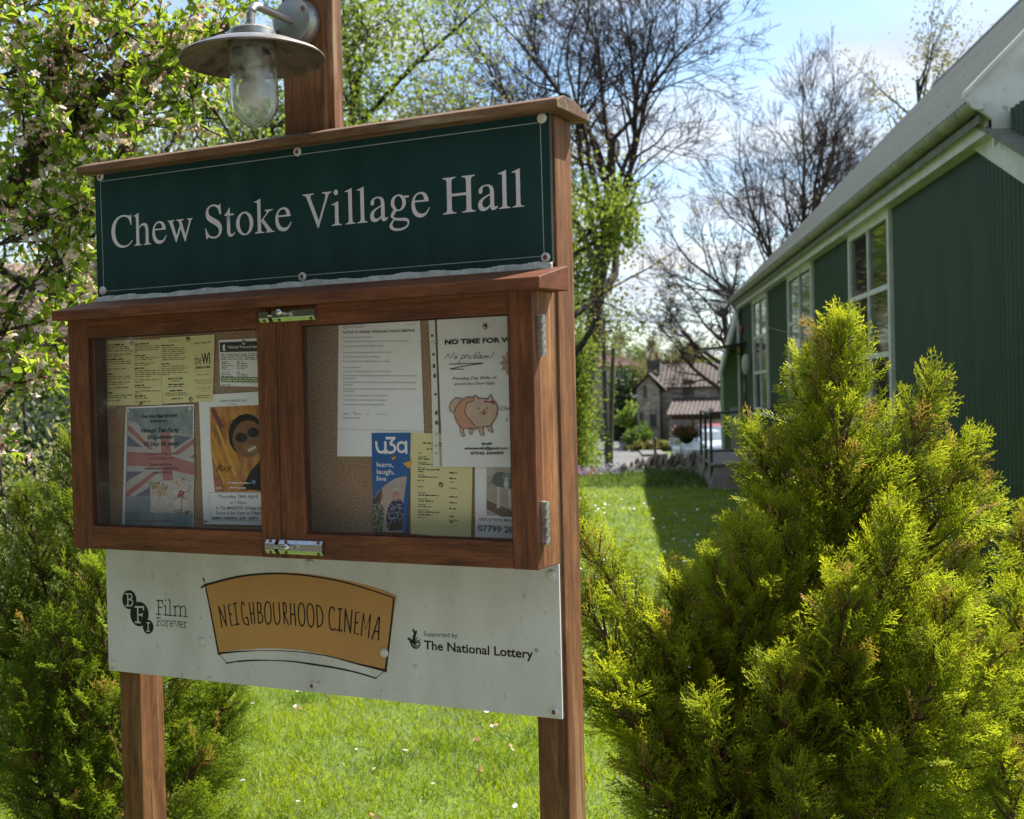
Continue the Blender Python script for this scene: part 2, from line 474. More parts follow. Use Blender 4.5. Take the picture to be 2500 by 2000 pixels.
def copy_tree(root, loc=None, rz=None, scale=None):
    c = root.copy(); link(c)
    if loc is not None: c.location = loc
    if rz is not None: c.rotation_euler = (0, 0, rz)
    if scale is not None: c.scale = scale
    for ch in root.children:
        d = ch.copy(); link(d, c)
        for g in ch.children:
            e = g.copy(); link(e, d)
    return c

def tubes(P0, P1, R0, R1, n=4):
    """many straight tapered tubes at once"""
    P0, P1 = np.asarray(P0, float), np.asarray(P1, float)
    R0, R1 = np.asarray(R0, float), np.asarray(R1, float)
    d = P1 - P0; d /= (np.linalg.norm(d, axis=1, keepdims=True) + 1e-9)
    ref = np.where(np.abs(d[:, 2:3]) < 0.9, np.array([[0, 0, 1.0]]), np.array([[1.0, 0, 0]]))
    a = np.cross(d, ref); a /= (np.linalg.norm(a, axis=1, keepdims=True) + 1e-9)
    b = np.cross(d, a)
    V = np.empty((len(P0), 2, n, 3))
    for k in range(n):
        t = 2 * math.pi * k / n
        o = a * math.cos(t) + b * math.sin(t)
        V[:, 0, k] = P0 + o * R0[:, None]; V[:, 1, k] = P1 + o * R1[:, None]
    base = (np.arange(len(P0)) * 2 * n)[:, None]
    F = []
    for k in range(n):
        j = (k + 1) % n
        F.append(np.concatenate([base + k, base + j, base + n + j, base + n + k], axis=1))
    return V.reshape(-1, 3), np.concatenate(F)

def leaves(C, D, N, L, W, fold=0.25):
    """leaf blades: centre-line from C along D, width across; 4 triangles each"""
    C, D, N = (np.asarray(q, float) for q in (C, D, N))
    D = D / (np.linalg.norm(D, axis=1, keepdims=True) + 1e-9)
    S = np.cross(D, N); S /= (np.linalg.norm(S, axis=1, keepdims=True) + 1e-9)
    N = np.cross(S, D)
    L = np.asarray(L)[:, None]; W = np.asarray(W)[:, None]
    V = np.stack([C, C + D * L * 0.45 + S * W * 0.5 + N * W * fold, C + D * L * 0.5, C + D * L * 0.45 - S * W * 0.5 + N * W * fold,
                  C + D * L - N * W * fold * 0.6], axis=1)
    b = (np.arange(len(C)) * 5)[:, None]
    F = np.concatenate([b + np.array([[0, 2, 1]]), b + np.array([[1, 2, 4]]), b + np.array([[0, 3, 2]]), b + np.array([[3, 4, 2]])])
    return V.reshape(-1, 3), F

def diamonds(C, D, N, L, W):
    C, D, N = (np.asarray(q, float) for q in (C, D, N))
    D = D / (np.linalg.norm(D, axis=1, keepdims=True) + 1e-9)
    S = np.cross(D, N); S /= (np.linalg.norm(S, axis=1, keepdims=True) + 1e-9)
    L = np.asarray(L)[:, None]; W = np.asarray(W)[:, None]
    V = np.stack([C, C + D * L * 0.5 + S * W * 0.5, C + D * L, C + D * L * 0.5 - S * W * 0.5], axis=1)
    b = (np.arange(len(C)) * 4)[:, None]
    return V.reshape(-1, 3), b + np.array([[0, 1, 2, 3]])

def rand_dirs(rng, n):
    d = rng.normal(size=(n, 3)); return d / np.linalg.norm(d, axis=1, keepdims=True)

def mobj(name, me, parent=None, loc=None):
    o = bpy.data.objects.new(name, me); link(o, parent)
    if loc is not None: o.location = loc
    return o

# ------------------------------------------------------------------ printing on flat things
_txt = {}
def text_geo(s, bold=0.0, shear=0.0):
    k = (s, bold, shear)
    if k not in _txt:
        cu = bpy.data.curves.new('t', 'FONT'); cu.body = s; cu.size = 1.0; cu.resolution_u = 3
        cu.offset = bold; cu.shear = shear
        ob = bpy.data.objects.new('t', cu); scene.collection.objects.link(ob)
        bpy.context.view_layer.update()
        me = ob.to_mesh()
        v = np.array([q.co[:2] for q in me.vertices]); me.calc_loop_triangles()
        f = np.array([t.vertices[:] for t in me.loop_triangles])
        ob.to_mesh_clear(); bpy.data.objects.remove(ob); bpy.data.curves.remove(cu)
        _txt[k] = (v, f)
    return _txt[k]

class Print:
    """ink on a plane t metres in front of the board; coordinates are board (s, z)"""
    def __init__(self, t0):
        self.t0 = t0; self.v = []; self.f = []; self.m = []; self.mats = []; self.nv = 0
    def mi(self, m):
        if m not in self.mats: self.mats.append(m)
        return self.mats.index(m)
    def add(self, V2, F, m, layer=1):
        V2 = np.asarray(V2, float); F = np.asarray(F, int)
        if len(F) == 0: return
        t = self.t0 + layer * 0.00035
        self.v.append(np.stack([V2[:, 0], np.full(len(V2), -t), V2[:, 1]], 1)); self.f.append(F + self.nv)
        self.m.append(self.mi(m)); self.nv += len(V2)
    def px(self, pts):
        return np.array([BH(x, y, self.t0) for x, y in pts])
    def poly_sz(self, loops, m, layer=1):
        loops = [list(l) for l in loops]
        tri = tessellate_polygon([[Vector((x, y, 0)) for x, y in l] for l in loops])
        V = [p for l in loops for p in l]
        out = []
        for a, b, c in tri:
            A, B, C_ = V[a], V[b], V[c]
            if (B[0] - A[0]) * (C_[1] - A[1]) - (B[1] - A[1]) * (C_[0] - A[0]) < 0: a, b, c = a, c, b
            out.append((a, b, c))
        self.add(V, out, m, layer)
    def poly(self, pts, m, layer=1):
        self.poly_sz([self.px(pts)], m, layer)
    def ell(self, cx, cy, rx, ry, m, layer=1, n=16):
        self.poly([(cx + rx * math.cos(2 * math.pi * i / n), cy + ry * math.sin(2 * math.pi * i / n)) for i in range(n)], m, layer)
    def stroke_sz(self, pts, w, m, layer=2, w1=None, smooth=True, close=False):
        pts = [tuple(p) for p in pts]
        if close: pts = pts + [pts[0]]
        if smooth and len(pts) > 2:
            q = []
            ext = [pts[-2] if close else pts[0]] + pts + [pts[1] if close else pts[-1]]
            for i in range(1, len(ext) - 2):
                p0, p1, p2, p3 = (np.array(ext[i + k]) for k in (-1, 0, 1, 2))
                for u in (0, 0.25, 0.5, 0.75):
                    q.append(0.5 * ((2 * p1) + (-p0 + p2) * u + (2 * p0 - 5 * p1 + 4 * p2 - p3) * u * u + (-p0 + 3 * p1 - 3 * p2 + p3) * u ** 3))
            q.append(np.array(pts[-1])); pts = q
        pts = np.array(pts, float); n = len(pts)
        d = np.zeros_like(pts)
        d[1:-1] = pts[2:] - pts[:-2]; d[0] = pts[1] - pts[0]; d[-1] = pts[-1] - pts[-2]
        d /= (np.linalg.norm(d, axis=1, keepdims=True) + 1e-12)
        nn = np.stack([-d[:, 1], d[:, 0]], 1)
        ww = np.linspace(w, w if w1 is None else w1, n)[:, None] * 0.5
        # small extension at the ends so that joints close
        pts[0] -= d[0] * ww[0] * 0.6; pts[-1] += d[-1] * ww[-1] * 0.6
        V = np.concatenate([pts - nn * ww, pts + nn * ww])
        F = [(i, i + 1, n + i + 1) for i in range(n - 1)] + [(i, n + i + 1, n + i) for i in range(n - 1)]
        self.add(V, F, m, layer)
    def stroke(self, pts, wpx, m, layer=2, w1=None, smooth=True, close=False):
        k = 2.5 / FPX
        self.stroke_sz(self.px(pts), wpx * k, m, layer, None if w1 is None else w1 * k, smooth, close)
    def text(self, s, x0, y0, x1, y1, h, m, layer=1, bold=0.0, shear=0.0):
        """s set so that it runs from pixel (x0,y0) to (x1,y1) on its baseline, capitals h pixels high"""
        v, f = text_geo(s, bold, shear)
        a, b = self.px([(x0, y0), (x1, y1)])
        up = self.px([(x0, y0 - h)])[0][1] - a[1]
        w = v[:, 0].max() - v[:, 0].min()
        X = (v[:, 0] - v[:, 0].min()) / w
        V = np.stack([a[0] + (b[0] - a[0]) * X, a[1] + (b[1] - a[1]) * X + v[:, 1] / 0.72 * up], 1)
        self.add(V, f, m, layer)
    def greek(self, lines, m, h=2.6, seed=1, layer=1):
        """fine print too small to read: rows of word-long dashes; lines = (x0,y0,x1,y1)"""
        rng = random.Random(seed)
        V, F = [], []
        for (x0, y0, x1, y1) in lines:
            x = x0
            while x < x1 - 1:
                w = rng.uniform(4, 15); e = min(x + w, x1)
                ya = y0 + (y1 - y0) * (x - x0) / (x1 - x0); yb = y0 + (y1 - y0) * (e - x0) / (x1 - x0)
                o = len(V)
                hh = h * rng.uniform(0.8, 1.15)
                V += [BH(x, ya, self.t0), BH(e, yb, self.t0), BH(e, yb - hh, self.t0), BH(x, ya - hh, self.t0)]
                F += [(o, o + 1, o + 2), (o, o + 2, o + 3)]
                x = e + rng.uniform(1.6, 3.0)
        self.add(V, F, m, layer)
    def mesh(self, name, origin=(0, 0, 0)):
        V = np.concatenate(self.v) - np.array(origin)
        return np_mesh(name, V, self.f, self.mats, self.m)

def svg(path, n=7):
    tok = path.replace(',', ' ').split(); loops = []; cur = []; i = 0; c = 'L'
    while i < len(tok):
        if tok[i] in 'MLCZ':
            c = tok[i]; i += 1
            if c == 'Z':
                if cur: loops.append(cur)
                cur = []
            continue
        if c == 'C':
            p = [float(q) for q in tok[i:i + 6]]; i += 6
            x0, y0 = cur[-1]
            for k in range(1, n + 1):
                t = k / n; u = 1 - t
                cur.append((u ** 3 * x0 + 3 * u * u * t * p[0] + 3 * u * t * t * p[2] + t ** 3 * p[4],
                            u ** 3 * y0 + 3 * u * u * t * p[1] + 3 * u * t * t * p[3] + t ** 3 * p[5]))
        else:
            cur.append((float(tok[i]), float(tok[i + 1]))); i += 2
    if cur: loops.append(cur)
    out = []
    for l in loops:
        q = [l[0]]
        for p in l[1:]:
            if abs(p[0] - q[-1][0]) + abs(p[1] - q[-1][1]) > 0.5: q.append(p)
        if abs(q[0][0] - q[-1][0]) + abs(q[0][1] - q[-1][1]) < 0.5: q.pop()
        out.append(q)
    return out

def ring(cx, cy, rx, ry, irx, iry, icx=None, icy=None, n=28, slant=0.0):
    icx = cx if icx is None else icx; icy = cy if icy is None else icy
    o = [(cx + rx * math.cos(2 * math.pi * i / n), cy + ry * math.sin(2 * math.pi * i / n)) for i in range(n)]
    h = [(icx + irx * math.cos(2 * math.pi * i / n) + slant * math.sin(2 * math.pi * i / n), icy + iry * math.sin(2 * math.pi * i / n)) for i in range(n)]
    return [o, h]

SERIF = {
 'C': (667, [svg('M 612 676 L 594 676 C 590 660 578 644 561 644 C 552 644 538 648 517 655 C 470 670 425 676 380 676 C 180 676 28 536 28 331 C 28 130 165 -14 360 -14 C 480 -14 570 30 633 113 L 616 128 C 553 60 490 27 405 27 C 250 27 140 140 140 340 C 140 530 230 640 385 640 C 495 640 560 590 590 451 L 614 451 Z')]),
 'h': (500, [svg('M 9 0 L 9 15 C 60 20 74 34 74 90 L 74 575 C 74 610 66 621 40 621 C 30 621 20 620 10 618 L 10 634 C 70 650 115 664 152 683 L 156 680 L 156 378 C 200 433 240 460 300 460 C 380 460 420 405 420 300 L 420 90 C 420 34 432 20 487 15 L 487 0 L 275 0 L 275 15 C 325 20 338 34 338 90 L 338 299 C 338 370 315 408 262 408 C 225 408 195 390 156 346 L 156 90 C 156 34 170 20 222 15 L 222 0 Z')]),
 'e': (444, [svg('M 408 164 L 424 157 C 375 45 315 -10 225 -10 C 105 -10 25 80 25 217 C 25 360 110 460 235 460 C 330 460 395 400 405 277 L 97 277 C 100 130 165 58 255 58 C 320 58 360 85 408 164 Z M 100 309 L 305 309 C 297 390 270 424 215 424 C 153 424 110 380 100 309 Z')]),
 'w': (722, [svg('M 21 450 L 206 450 L 206 435 C 165 432 158 425 158 408 C 158 398 163 380 170 360 L 252 125 L 345 340 L 330 377 C 312 422 300 430 255 435 L 255 450 L 459 450 L 459 435 C 410 432 400 425 400 405 C 400 395 402 385 408 370 L 496 125 L 588 362 C 593 377 596 390 596 400 C 596 423 582 433 541 435 L 541 450 L 694 450 L 694 435 C 665 430 655 422 640 385 L 490 -14 L 475 -14 L 365 255 L 243 -14 L 230 -14 L 76 370 C 55 420 48 430 21 435 Z')]),
 'S': (556, [svg('M 463 463 L 485 463 L 470 676 L 452 676 C 448 655 440 647 420 647 C 390 647 350 676 282 676 C 160 676 75 600 75 495 C 75 400 130 350 260 285 C 370 230 415 195 415 130 C 415 65 365 22 290 22 C 180 22 110 85 76 209 L 54 209 L 78 -14 L 98 -14 C 104 8 112 18 130 18 C 165 18 215 -14 285 -14 C 410 -14 495 65 495 170 C 495 270 450 325 300 395 C 200 443 148 478 148 540 C 148 600 195 640 265 640 C 355 640 420 590 440 463 Z')]),
 't': (278, [svg('M 255 450 L 255 418 L 154 418 L 154 120 C 154 65 165 40 200 40 C 225 40 245 52 266 77 L 279 66 C 250 15 210 -10 165 -10 C 100 -10 70 35 70 110 L 70 418 L 16 418 L 10 427 C 14 435 18 440 30 448 C 60 465 100 510 135 570 L 145 579 L 154 566 L 154 450 Z')]),
 'o': (500, [ring(250, 225, 221, 235, 128, 205, slant=-8)]),
 'k': (500, [svg('M 7 0 L 7 15 C 60 20 80 34 80 80 L 80 565 C 80 605 72 618 45 618 L 10 616 L 10 632 C 65 648 110 662 160 683 L 164 681 L 164 242 L 285 358 C 305 378 312 390 312 400 C 312 422 300 430 265 433 L 265 450 L 470 450 L 470 433 C 415 430 385 418 325 363 L 230 272 L 405 70 C 440 30 460 18 505 15 L 505 0 L 278 0 L 278 15 C 310 18 318 22 318 34 C 318 44 312 55 300 70 L 166 238 L 164 80 C 166 35 180 20 240 15 L 240 0 Z')]),
 'V': (722, [svg('M 16 662 L 286 662 L 286 643 C 225 640 205 630 205 600 C 205 585 210 565 220 540 L 392 130 L 540 505 C 555 545 563 575 563 597 C 563 628 545 640 483 643 L 483 662 L 706 662 L 706 643 C 655 635 640 620 615 560 L 385 -11 L 362 -11 L 132 540 C 95 625 80 637 16 643 Z')]),
 'i': (278, [svg('M 16 0 L 16 15 C 75 20 96 34 96 90 L 96 345 C 96 385 88 398 65 398 L 20 394 L 20 411 C 80 428 125 443 175 460 L 180 457 L 180 90 C 180 34 195 20 253 15 L 253 0 Z'), [[(130 + 54 * math.cos(a * math.pi / 8), 632 + 54 * math.sin(a * math.pi / 8)) for a in range(16)]]]),
 'l': (278, [svg('M 19 0 L 19 15 C 76 20 98 34 98 84 L 98 573 C 98 608 90 620 62 620 L 19 617 L 19 633 C 80 650 130 664 178 683 L 182 681 L 182 87 C 182 34 198 18 257 15 L 257 0 Z')]),
 'a': (444, [svg('M 442 66 L 442 40 C 410 5 385 -10 350 -10 C 310 -10 290 15 287 63 C 235 10 190 -10 145 -10 C 80 -10 37 35 37 100 C 37 190 100 225 287 293 L 287 340 C 287 400 260 434 208 434 C 160 434 130 410 130 378 L 134 350 C 134 325 115 305 92 305 C 70 305 53 322 53 350 C 53 410 120 460 215 460 C 290 460 345 430 358 380 C 367 345 369 320 369 260 L 369 115 C 369 70 375 50 395 50 C 408 50 420 55 442 66 Z M 287 265 C 165 222 124 180 124 122 C 124 78 150 50 185 50 C 215 50 250 68 270 85 C 283 96 287 105 287 130 Z')]),
 'g': (500, [ring(235, 305, 170, 155, 88, 128, slant=-6),
             svg('M 330 420 L 470 422 L 470 388 L 372 386 Z'),
             svg('M 130 178 C 95 160 70 120 70 85 C 70 50 95 22 130 8 C 180 -5 300 -5 350 -8 C 420 -14 468 -40 470 -95 L 440 -85 C 425 -60 390 -58 330 -54 C 230 -50 160 -50 110 -40 L 130 -8 C 90 8 65 12 48 45 C 60 110 70 140 110 185 Z'),
             svg('M 130 8 C 60 -40 28 -75 28 -120 C 28 -180 110 -218 225 -218 C 370 -218 470 -155 470 -75 C 470 -20 430 12 350 16 C 300 18 200 18 140 40 C 118 50 118 62 135 80 L 185 150 L 140 185 C 80 140 60 100 60 72 C 60 40 90 20 130 8 Z M 150 -10 C 110 -50 96 -75 96 -100 C 96 -145 150 -172 240 -172 C 350 -172 430 -135 430 -90 C 430 -55 395 -42 320 -38 C 240 -34 190 -24 150 -10 Z')]),
 'H': (722, [svg('M 19 0 L 19 19 C 90 24 104 36 104 110 L 104 553 C 104 625 92 637 19 643 L 19 662 L 296 662 L 296 643 C 222 637 206 625 206 553 L 206 361 L 515 361 L 515 553 C 515 625 500 637 427 643 L 427 662 L 702 662 L 702 643 C 632 637 617 625 617 553 L 617 110 C 617 36 630 24 702 19 L 702 0 L 424 0 L 424 19 C 500 24 515 36 515 110 L 515 315 L 206 315 L 206 110 C 206 36 222 24 296 19 L 296 0 Z')]),
}
SERIF['g'][1].pop(2)

# ================================================================== THE NOTICEBOARD (board frame: x = along, y = away, z = up)
board = empty('noticeboard', (BA[0], BA[1], 0), -YAW)
tag(board, 'wooden noticeboard on two posts with green name sign, glazed cabinet and white cinema panel', 'noticeboard')
Z = lambda z: z + EYE       # z was measured from eye height

def bbox(name, s0, s1, t0, t1, z0, z1, m, parent=board, bevel=0.002):
    g = G().box(s0, s1, -t0, -t1, Z(z0), Z(z1))
    return g.build(name, m, parent, bevel=bevel)

# posts, seen from the back of the panels to the ground
bbox('post', -0.743, -0.681, -0.012, -0.088, -1.75, 0.53, M.wood_post)
bbox('post', 0.339, 0.4035, -0.012, -0.088, -1.75, 0.53, M.wood_post)
tag(bbox('lamp_post', -0.2300, -0.1010, -0.016, -0.050, 0.30, 1.35, M.wood_post), 'upright plank rising above the cap to hold the lamp')
# cap board with bevelled top
cap_prof = [(-0.038, 0.531), (-0.038, 0.5475), (-0.004, 0.560), (0.040, 0.560), (0.092, 0.5475), (0.118, 0.546), (0.118, 0.531)]
g = G().prism([(y, Z(z)) for y, z in cap_prof], -0.785, 0.4335, 0)
cap = g.build('cap', M.wood_cap, board, bevel=0.0025)
# green name sign
sign = bbox('name_sign', -0.7635, 0.4003, 0.003, -0.002, 0.247, 0.531, M.green_sign, bevel=0.0006)
bbox('sign_backing', -0.7620, 0.3985, -0.0022, -0.0118, 0.249, 0.5305, M.ply, bevel=0)
sig = Print(0.003)
x0 = -0.6465 - 676 * 0.0001062
cur = x0; base = Z(0.3597)
prev = None
for ch in 'Chew Stoke Village Hall':
    if ch == ' ':
        cur += 250 * 0.0001062; prev = None; continue
    w, pieces = SERIF[ch]
    if prev == 'V': cur -= 40 * 0.0001062
    for k, pc in enumerate(pieces):
        sig.poly_sz([[(cur + x * 0.0001062, base + y * 0.000108) for x, y in lp] for lp in pc], M.letter, 1 + k * 0.4)
    if prev == 'V': cur += 40 * 0.0001062
    cur += w * 0.0001062; prev = ch
mobj('lettering', sig.mesh('lettering'), sign)
bl = Print(0.003)
cs = [BH(*p, 0.003) for p in ((245, 443.4), (1319, 299), (1328.7, 625.4), (254, 711.8))]
for i in range(4):
    bl.stroke_sz([cs[i], cs[(i + 1) % 4]], 0.0019, M.hair, 1, smooth=False)
mobj('border_line', bl.mesh('border_line'), sign)
scr_g = G(); scr_g.lathe([(0.0095, 0.0), (0.0095, 0.0025), (0.0075, 0.0045), (0.0048, 0.0045), (0.0045, 0.0028)], 18, 0)
scr_g.lathe([(0.0044, 0.0030), (0.0030, 0.0042), (0.0001, 0.0044)], 12, 1, cap=False)
capg = G(); capg.lathe([(0.0098, 0), (0.0098, 0.003), (0.007, 0.0055), (0.0001, 0.0062)], 18, 0, cap=False)
def put(proto, name, s, z, t, parent, mats):
    o = proto.copy() if proto is not None else None
    link(o, parent); o.name = name
    o.location = (s, -t, z); o.rotation_euler = (math.pi / 2, 0, 0)
    return o
scr0 = scr_g.build('screw', [M.plastic_white, M.rust], sign); cap0 = capg.build('screw_cap', [M.plastic_white, M.rust], sign)
first = {'s': True, 'c': True}
def screw(kind, px, py, t, parent, ):
    s, z = BH(px, py, t)
    p0 = scr0 if kind == 's' else cap0
    if first[kind]:
        first[kind] = False; o = p0; o.parent = parent
    else:
        o = p0.copy(); link(o, parent)
    o.location = (s, -t, z); o.rotation_euler = (math.pi / 2, 0, 0)
for k, px, py in (('s', 245.7, 432), ('c', 252.4, 710), ('s', 727, 371), ('s', 739, 676), ('c', 1323.6, 289), ('s', 1332.6, 629)):
    screw(k, px, py, 0.003, sign)
# sealant strip between sign and ledge, ragged
g = G(); rr = random.Random(5); n = 90
for i in range(n):
    a = -0.762 + 1.163 * i / n; b = -0.762 + 1.163 * (i + 1) / n
    h_ = 0.2495 + 0.0016 * math.sin(i * .31) + 0.0012 * math.sin(i * 1.1) + rr.random() * 0.0006; g.add([(a, -.0125, Z(.236)), (b, -.0125, Z(.236)), (b, -.0036, Z(.236)), (a, -.0036, Z(.236)), (a, -.0095, Z(h_ - .004)), (b, -.0095, Z(h_ - .004)), (b, -.0036, Z(h_)), (a, -.0036, Z(h_))], [(0, 3, 2, 1), (4, 5, 6, 7), (0, 1, 5, 4), (1, 2, 6, 5), (2, 3, 7, 6), (3, 0, 4, 7)])
g.build('sealant_strip', M.sealant, board)
# ledge: sloping top over the cabinet
led = [(-0.128, 0.190), (-0.128, 0.2115), (-0.004, 0.240), (-0.0005, 0.240), (-0.0005, 0.1935)]
g = G().prism([(y, Z(z)) for y, z in led], -0.778, 0.4315, 0)
g.build('ledge', M.wood_x, board, bevel=0.0015)

# ---- cabinet
ZB, ZT = -0.322, 0.1925
bbox('cork_panel', -0.7462, 0.386, 0.0, -0.0015, ZB + 0.014, ZT - 0.01, M.cork, bevel=0)
bbox('cabinet_back', -0.766, 0.3985, -0.0018, -0.0115, ZB, ZT, M.ply, bevel=0)
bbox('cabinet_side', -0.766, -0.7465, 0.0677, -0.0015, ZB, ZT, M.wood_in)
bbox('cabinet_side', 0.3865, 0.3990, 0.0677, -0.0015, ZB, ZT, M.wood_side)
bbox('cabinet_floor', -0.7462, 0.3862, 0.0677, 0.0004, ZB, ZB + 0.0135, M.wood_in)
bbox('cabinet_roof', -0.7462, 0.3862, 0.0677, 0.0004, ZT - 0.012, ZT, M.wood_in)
def door(s0, s1, ls, rs, lab):
    # rails first (the thing itself), then stiles and pane
    g = G().box(s0, ls, -0.0930, -0.0686, Z(ZB), Z(ZT)); d = g.build('cabinet_door', M.wood_z, board, bevel=0.0018); tag(d, lab)
    g = G().box(ls + 0.0003, rs - 0.0003, -0.0925, -0.0690, Z(ZB + 0.0005), Z(-0.2705)); g.build('rail', M.wood_x, d, bevel=0.0018)
    g = G().box(ls + 0.0003, rs - 0.0003, -0.0925, -0.0690, Z(0.1505), Z(ZT - 0.0005)); g.build('rail', M.wood_x, d, bevel=0.0018)
    g = G().box(rs, s1, -0.0930, -0.0686, Z(ZB), Z(ZT)); g.build('stile', M.wood_z, d, bevel=0.0018)
    g = G().box(ls - 0.004, rs + 0.004, -0.0790, -0.0760, Z(-0.2745), Z(0.1545)); g.build('glass_pane', M.pane, d)
    g = G()   # thin putty bead round the glass
    for (a, b, c, e) in ((ls, rs, -0.2704, -0.2664), (ls, ls + 0.004, -0.2664, 0.1504), (rs - 0.004, rs, -0.2664, 0.1504), (ls + .004, rs - .004, 0.1474, 0.1504)):
        g.box(a + 0.0002, b - 0.0002, -0.0862, -0.0792, Z(c), Z(e))
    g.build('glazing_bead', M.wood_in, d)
    return d
door(-0.767, -0.1838, -0.7095, -0.2335, 'left cabinet door')
door(-0.1825, 0.3998, -0.1220, 0.3480, 'right cabinet door with hinges on its outer edge')
# barrel bolts
def bolt(px0, py0, px1, py1):
    s0, za = BH(px0, py0, 0.1); s1, zb = BH(px1, py1, 0.1)
    zc = (za + zb) / 2; L = s1 - s0
    k = 0.0165
    def hexbar(g, a, b, dep=0.012):
        g.prism([(-0.0932, zc - k), (-0.0932, zc + k), (-0.0935 - dep * 0.45, zc + k * 0.88), (-0.0932 - dep, zc + k * 0.42), (-0.0932 - dep, zc - k * 0.42), (-0.0935 - dep * 0.45, zc - k * 0.88)], a, b, 0)
    g = G(); hexbar(g, s0 + L * 0.24, s1)
    b = g.build('barrel_bolt', M.chrome, board, bevel=0.0006)
    g = G(); hexbar(g, s0, s0 + L * 0.17); g.build('keeper', M.chrome, b, bevel=0.0006)
    g = G(); g.tube([(s0 + L * 0.1, -0.0993, zc), (s0 + L * 0.26, -0.0993, zc)], 0.0052, 12); g.build('bolt_rod', M.chrome, b, smooth=True)
    g = G(); g.tube([(s0 + L * 0.47, -0.104, zc + 0.002), (s0 + L * 0.47, -0.114, zc + 0.003)], 0.0035, 10)
    g.sphere((s0 + L * 0.47, -0.1195, zc + 0.003), 0.0085, 10); g.build('knob', M.chrome, b, smooth=True)
    for u in (0.085, 0.36, 0.93):
        for e in (-1, 1):
            g = G(); g.lathe([(0.0034, 0.0), (0.0034, 0.0012), (0.001, 0.0008)], 10, 0, Matrix.Translation((s0 + L * u, -0.1015, zc + e * k * 0.70)) @ Matrix.Rotation(math.pi / 2 - e * 0.85, 4, 'X'))
            g.build('screw', M.rust, b)
bolt(635, 772, 769, 762); bolt(650, 1335, 788, 1339)
# hinges on the side face
for (pa, pb) in ((767, 871), (1224, 1330)):
    zt = BH(1322, pa, 0.07)[1]; zb = BH(1334, pb, 0.07)[1]
    n = 5; hgt = (zt - zb) / n
    hg = G(); hg.box(0.3997, 0.4045, -0.078, -0.060, zb, zt)
    h = hg.build('hinge', M.steel, board)
    for k in range(n):
        g = G(); g.lathe([(0.0055, 0), (0.0058, 0.001), (0.0058, hgt - 0.002), (0.0055, hgt - 0.001)], 14, 0, Matrix.Translation((0.4075, -0.0685, zb + k * hgt)))
        g.build('knuckle', M.steel, h, smooth=True)

# ---- white cinema panel
pan = bbox('sponsor_panel', -0.7612, 0.3990, 0.003, -0.0015, -0.6178, -0.3225, M.white_sign, bevel=0.0006)
bbox('panel_backing', -0.7600, 0.3975, -0.0017, -0.0118, -0.6168, -0.3220, M.ply, bevel=0)
for k, px, py in (('c', 277, 1621), ('s', 763, 1674), ('s', 1353, 1738), ('c', 1347, 1404), ('c', 494, 1567), ('c', 939, 1594), ('c', 757, 1376)):
    screw(k, px, py, 0.003, pan)
# cinema badge (all coordinates read off an enlargement: x = 480 + u/4.312, y = 1380 + v/4.312)
q = lambda pts: [(480 + u / 4.312, 1380 + v / 4.312) for u, v in pts]
bd = Print(0.003)
top = [(100, 212), (200, 180), (330, 142), (470, 112), (620, 92), (780, 80), (940, 76), (1100, 84), (1280, 106), (1450, 134), (1620, 170), (1800, 212), (1960, 258), (2108, 322)]
bot = [(1990, 1108), (1850, 1072), (1700, 1034), (1500, 978), (1300, 930), (1100, 896), (900, 878), (700, 876), (500, 888), (360, 902), (235, 918)]
bd.poly(q(top + bot), M.orange, 1)
bd.stroke(q([(90, 208), (200, 180), (330, 145), (470, 116), (620, 98), (780, 88), (940, 88)]), 26 / 4.312, M.black_print, 2, 20 / 4.312)
bd.stroke(q([(940, 90), (1100, 102), (1280, 126), (1450, 156), (1620, 196), (1800, 250), (1960, 302), (2085, 348)]), 18 / 4.312, M.black_print, 2, 14 / 4.312)
bd.stroke(q([(92, 205), (160, 540), (234, 938)]), 18 / 4.312, M.black_print, 2.5, 22 / 4.312)
bd.stroke(q([(2078, 345), (2040, 720), (1990, 1118)]), 18 / 4.312, M.black_print, 2.5, 26 / 4.312)
bd.stroke(q([(228, 930), (400, 912), (620, 900)]), 24 / 4.312, M.black_print, 2, 8 / 4.312)
bd.stroke(q([(620, 900), (860, 900), (1100, 915), (1350, 950), (1520, 990)]), 6 / 4.312, M.black_print, 2, 12 / 4.312)
bd.stroke(q([(1500, 985), (1700, 1040), (1850, 1075), (1998, 1112)]), 12 / 4.312, M.black_print, 2.2, 28 / 4.312)
bd.stroke(q([(245, 940), (320, 1030)]), 7 / 4.312, M.black_print, 2)
bd.stroke(q([(312, 1034), (450, 1010), (620, 1000), (780, 1002)]), 14 / 4.312, M.black_print, 2, 10 / 4.312)
bd.stroke(q([(440, 1012), (620, 1002), (760, 1004)]), 18 / 4.312, M.black_print, 2.3, 6 / 4.312)
bd.stroke(q([(780, 1002), (1000, 1012), (1200, 1040)]), 8 / 4.312, M.black_print, 2, 20 / 4.312)
bd.stroke(q([(1200, 1040), (1450, 1078), (1680, 1128), (1890, 1190)]), 20 / 4.312, M.black_print, 2.2, 14 / 4.312)
bd.stroke(q([(1888, 1188), (1972, 1118)]), 7 / 4.312, M.black_print, 2)
bd.poly(q([(72, 122), (84, 150), (92, 195), (80, 178), (68, 150)]), M.black_print, 2)
bd.poly(q([(40, 240), (52, 222), (80, 204), (100, 205), (84, 226), (60, 242)]), M.black_print, 2)
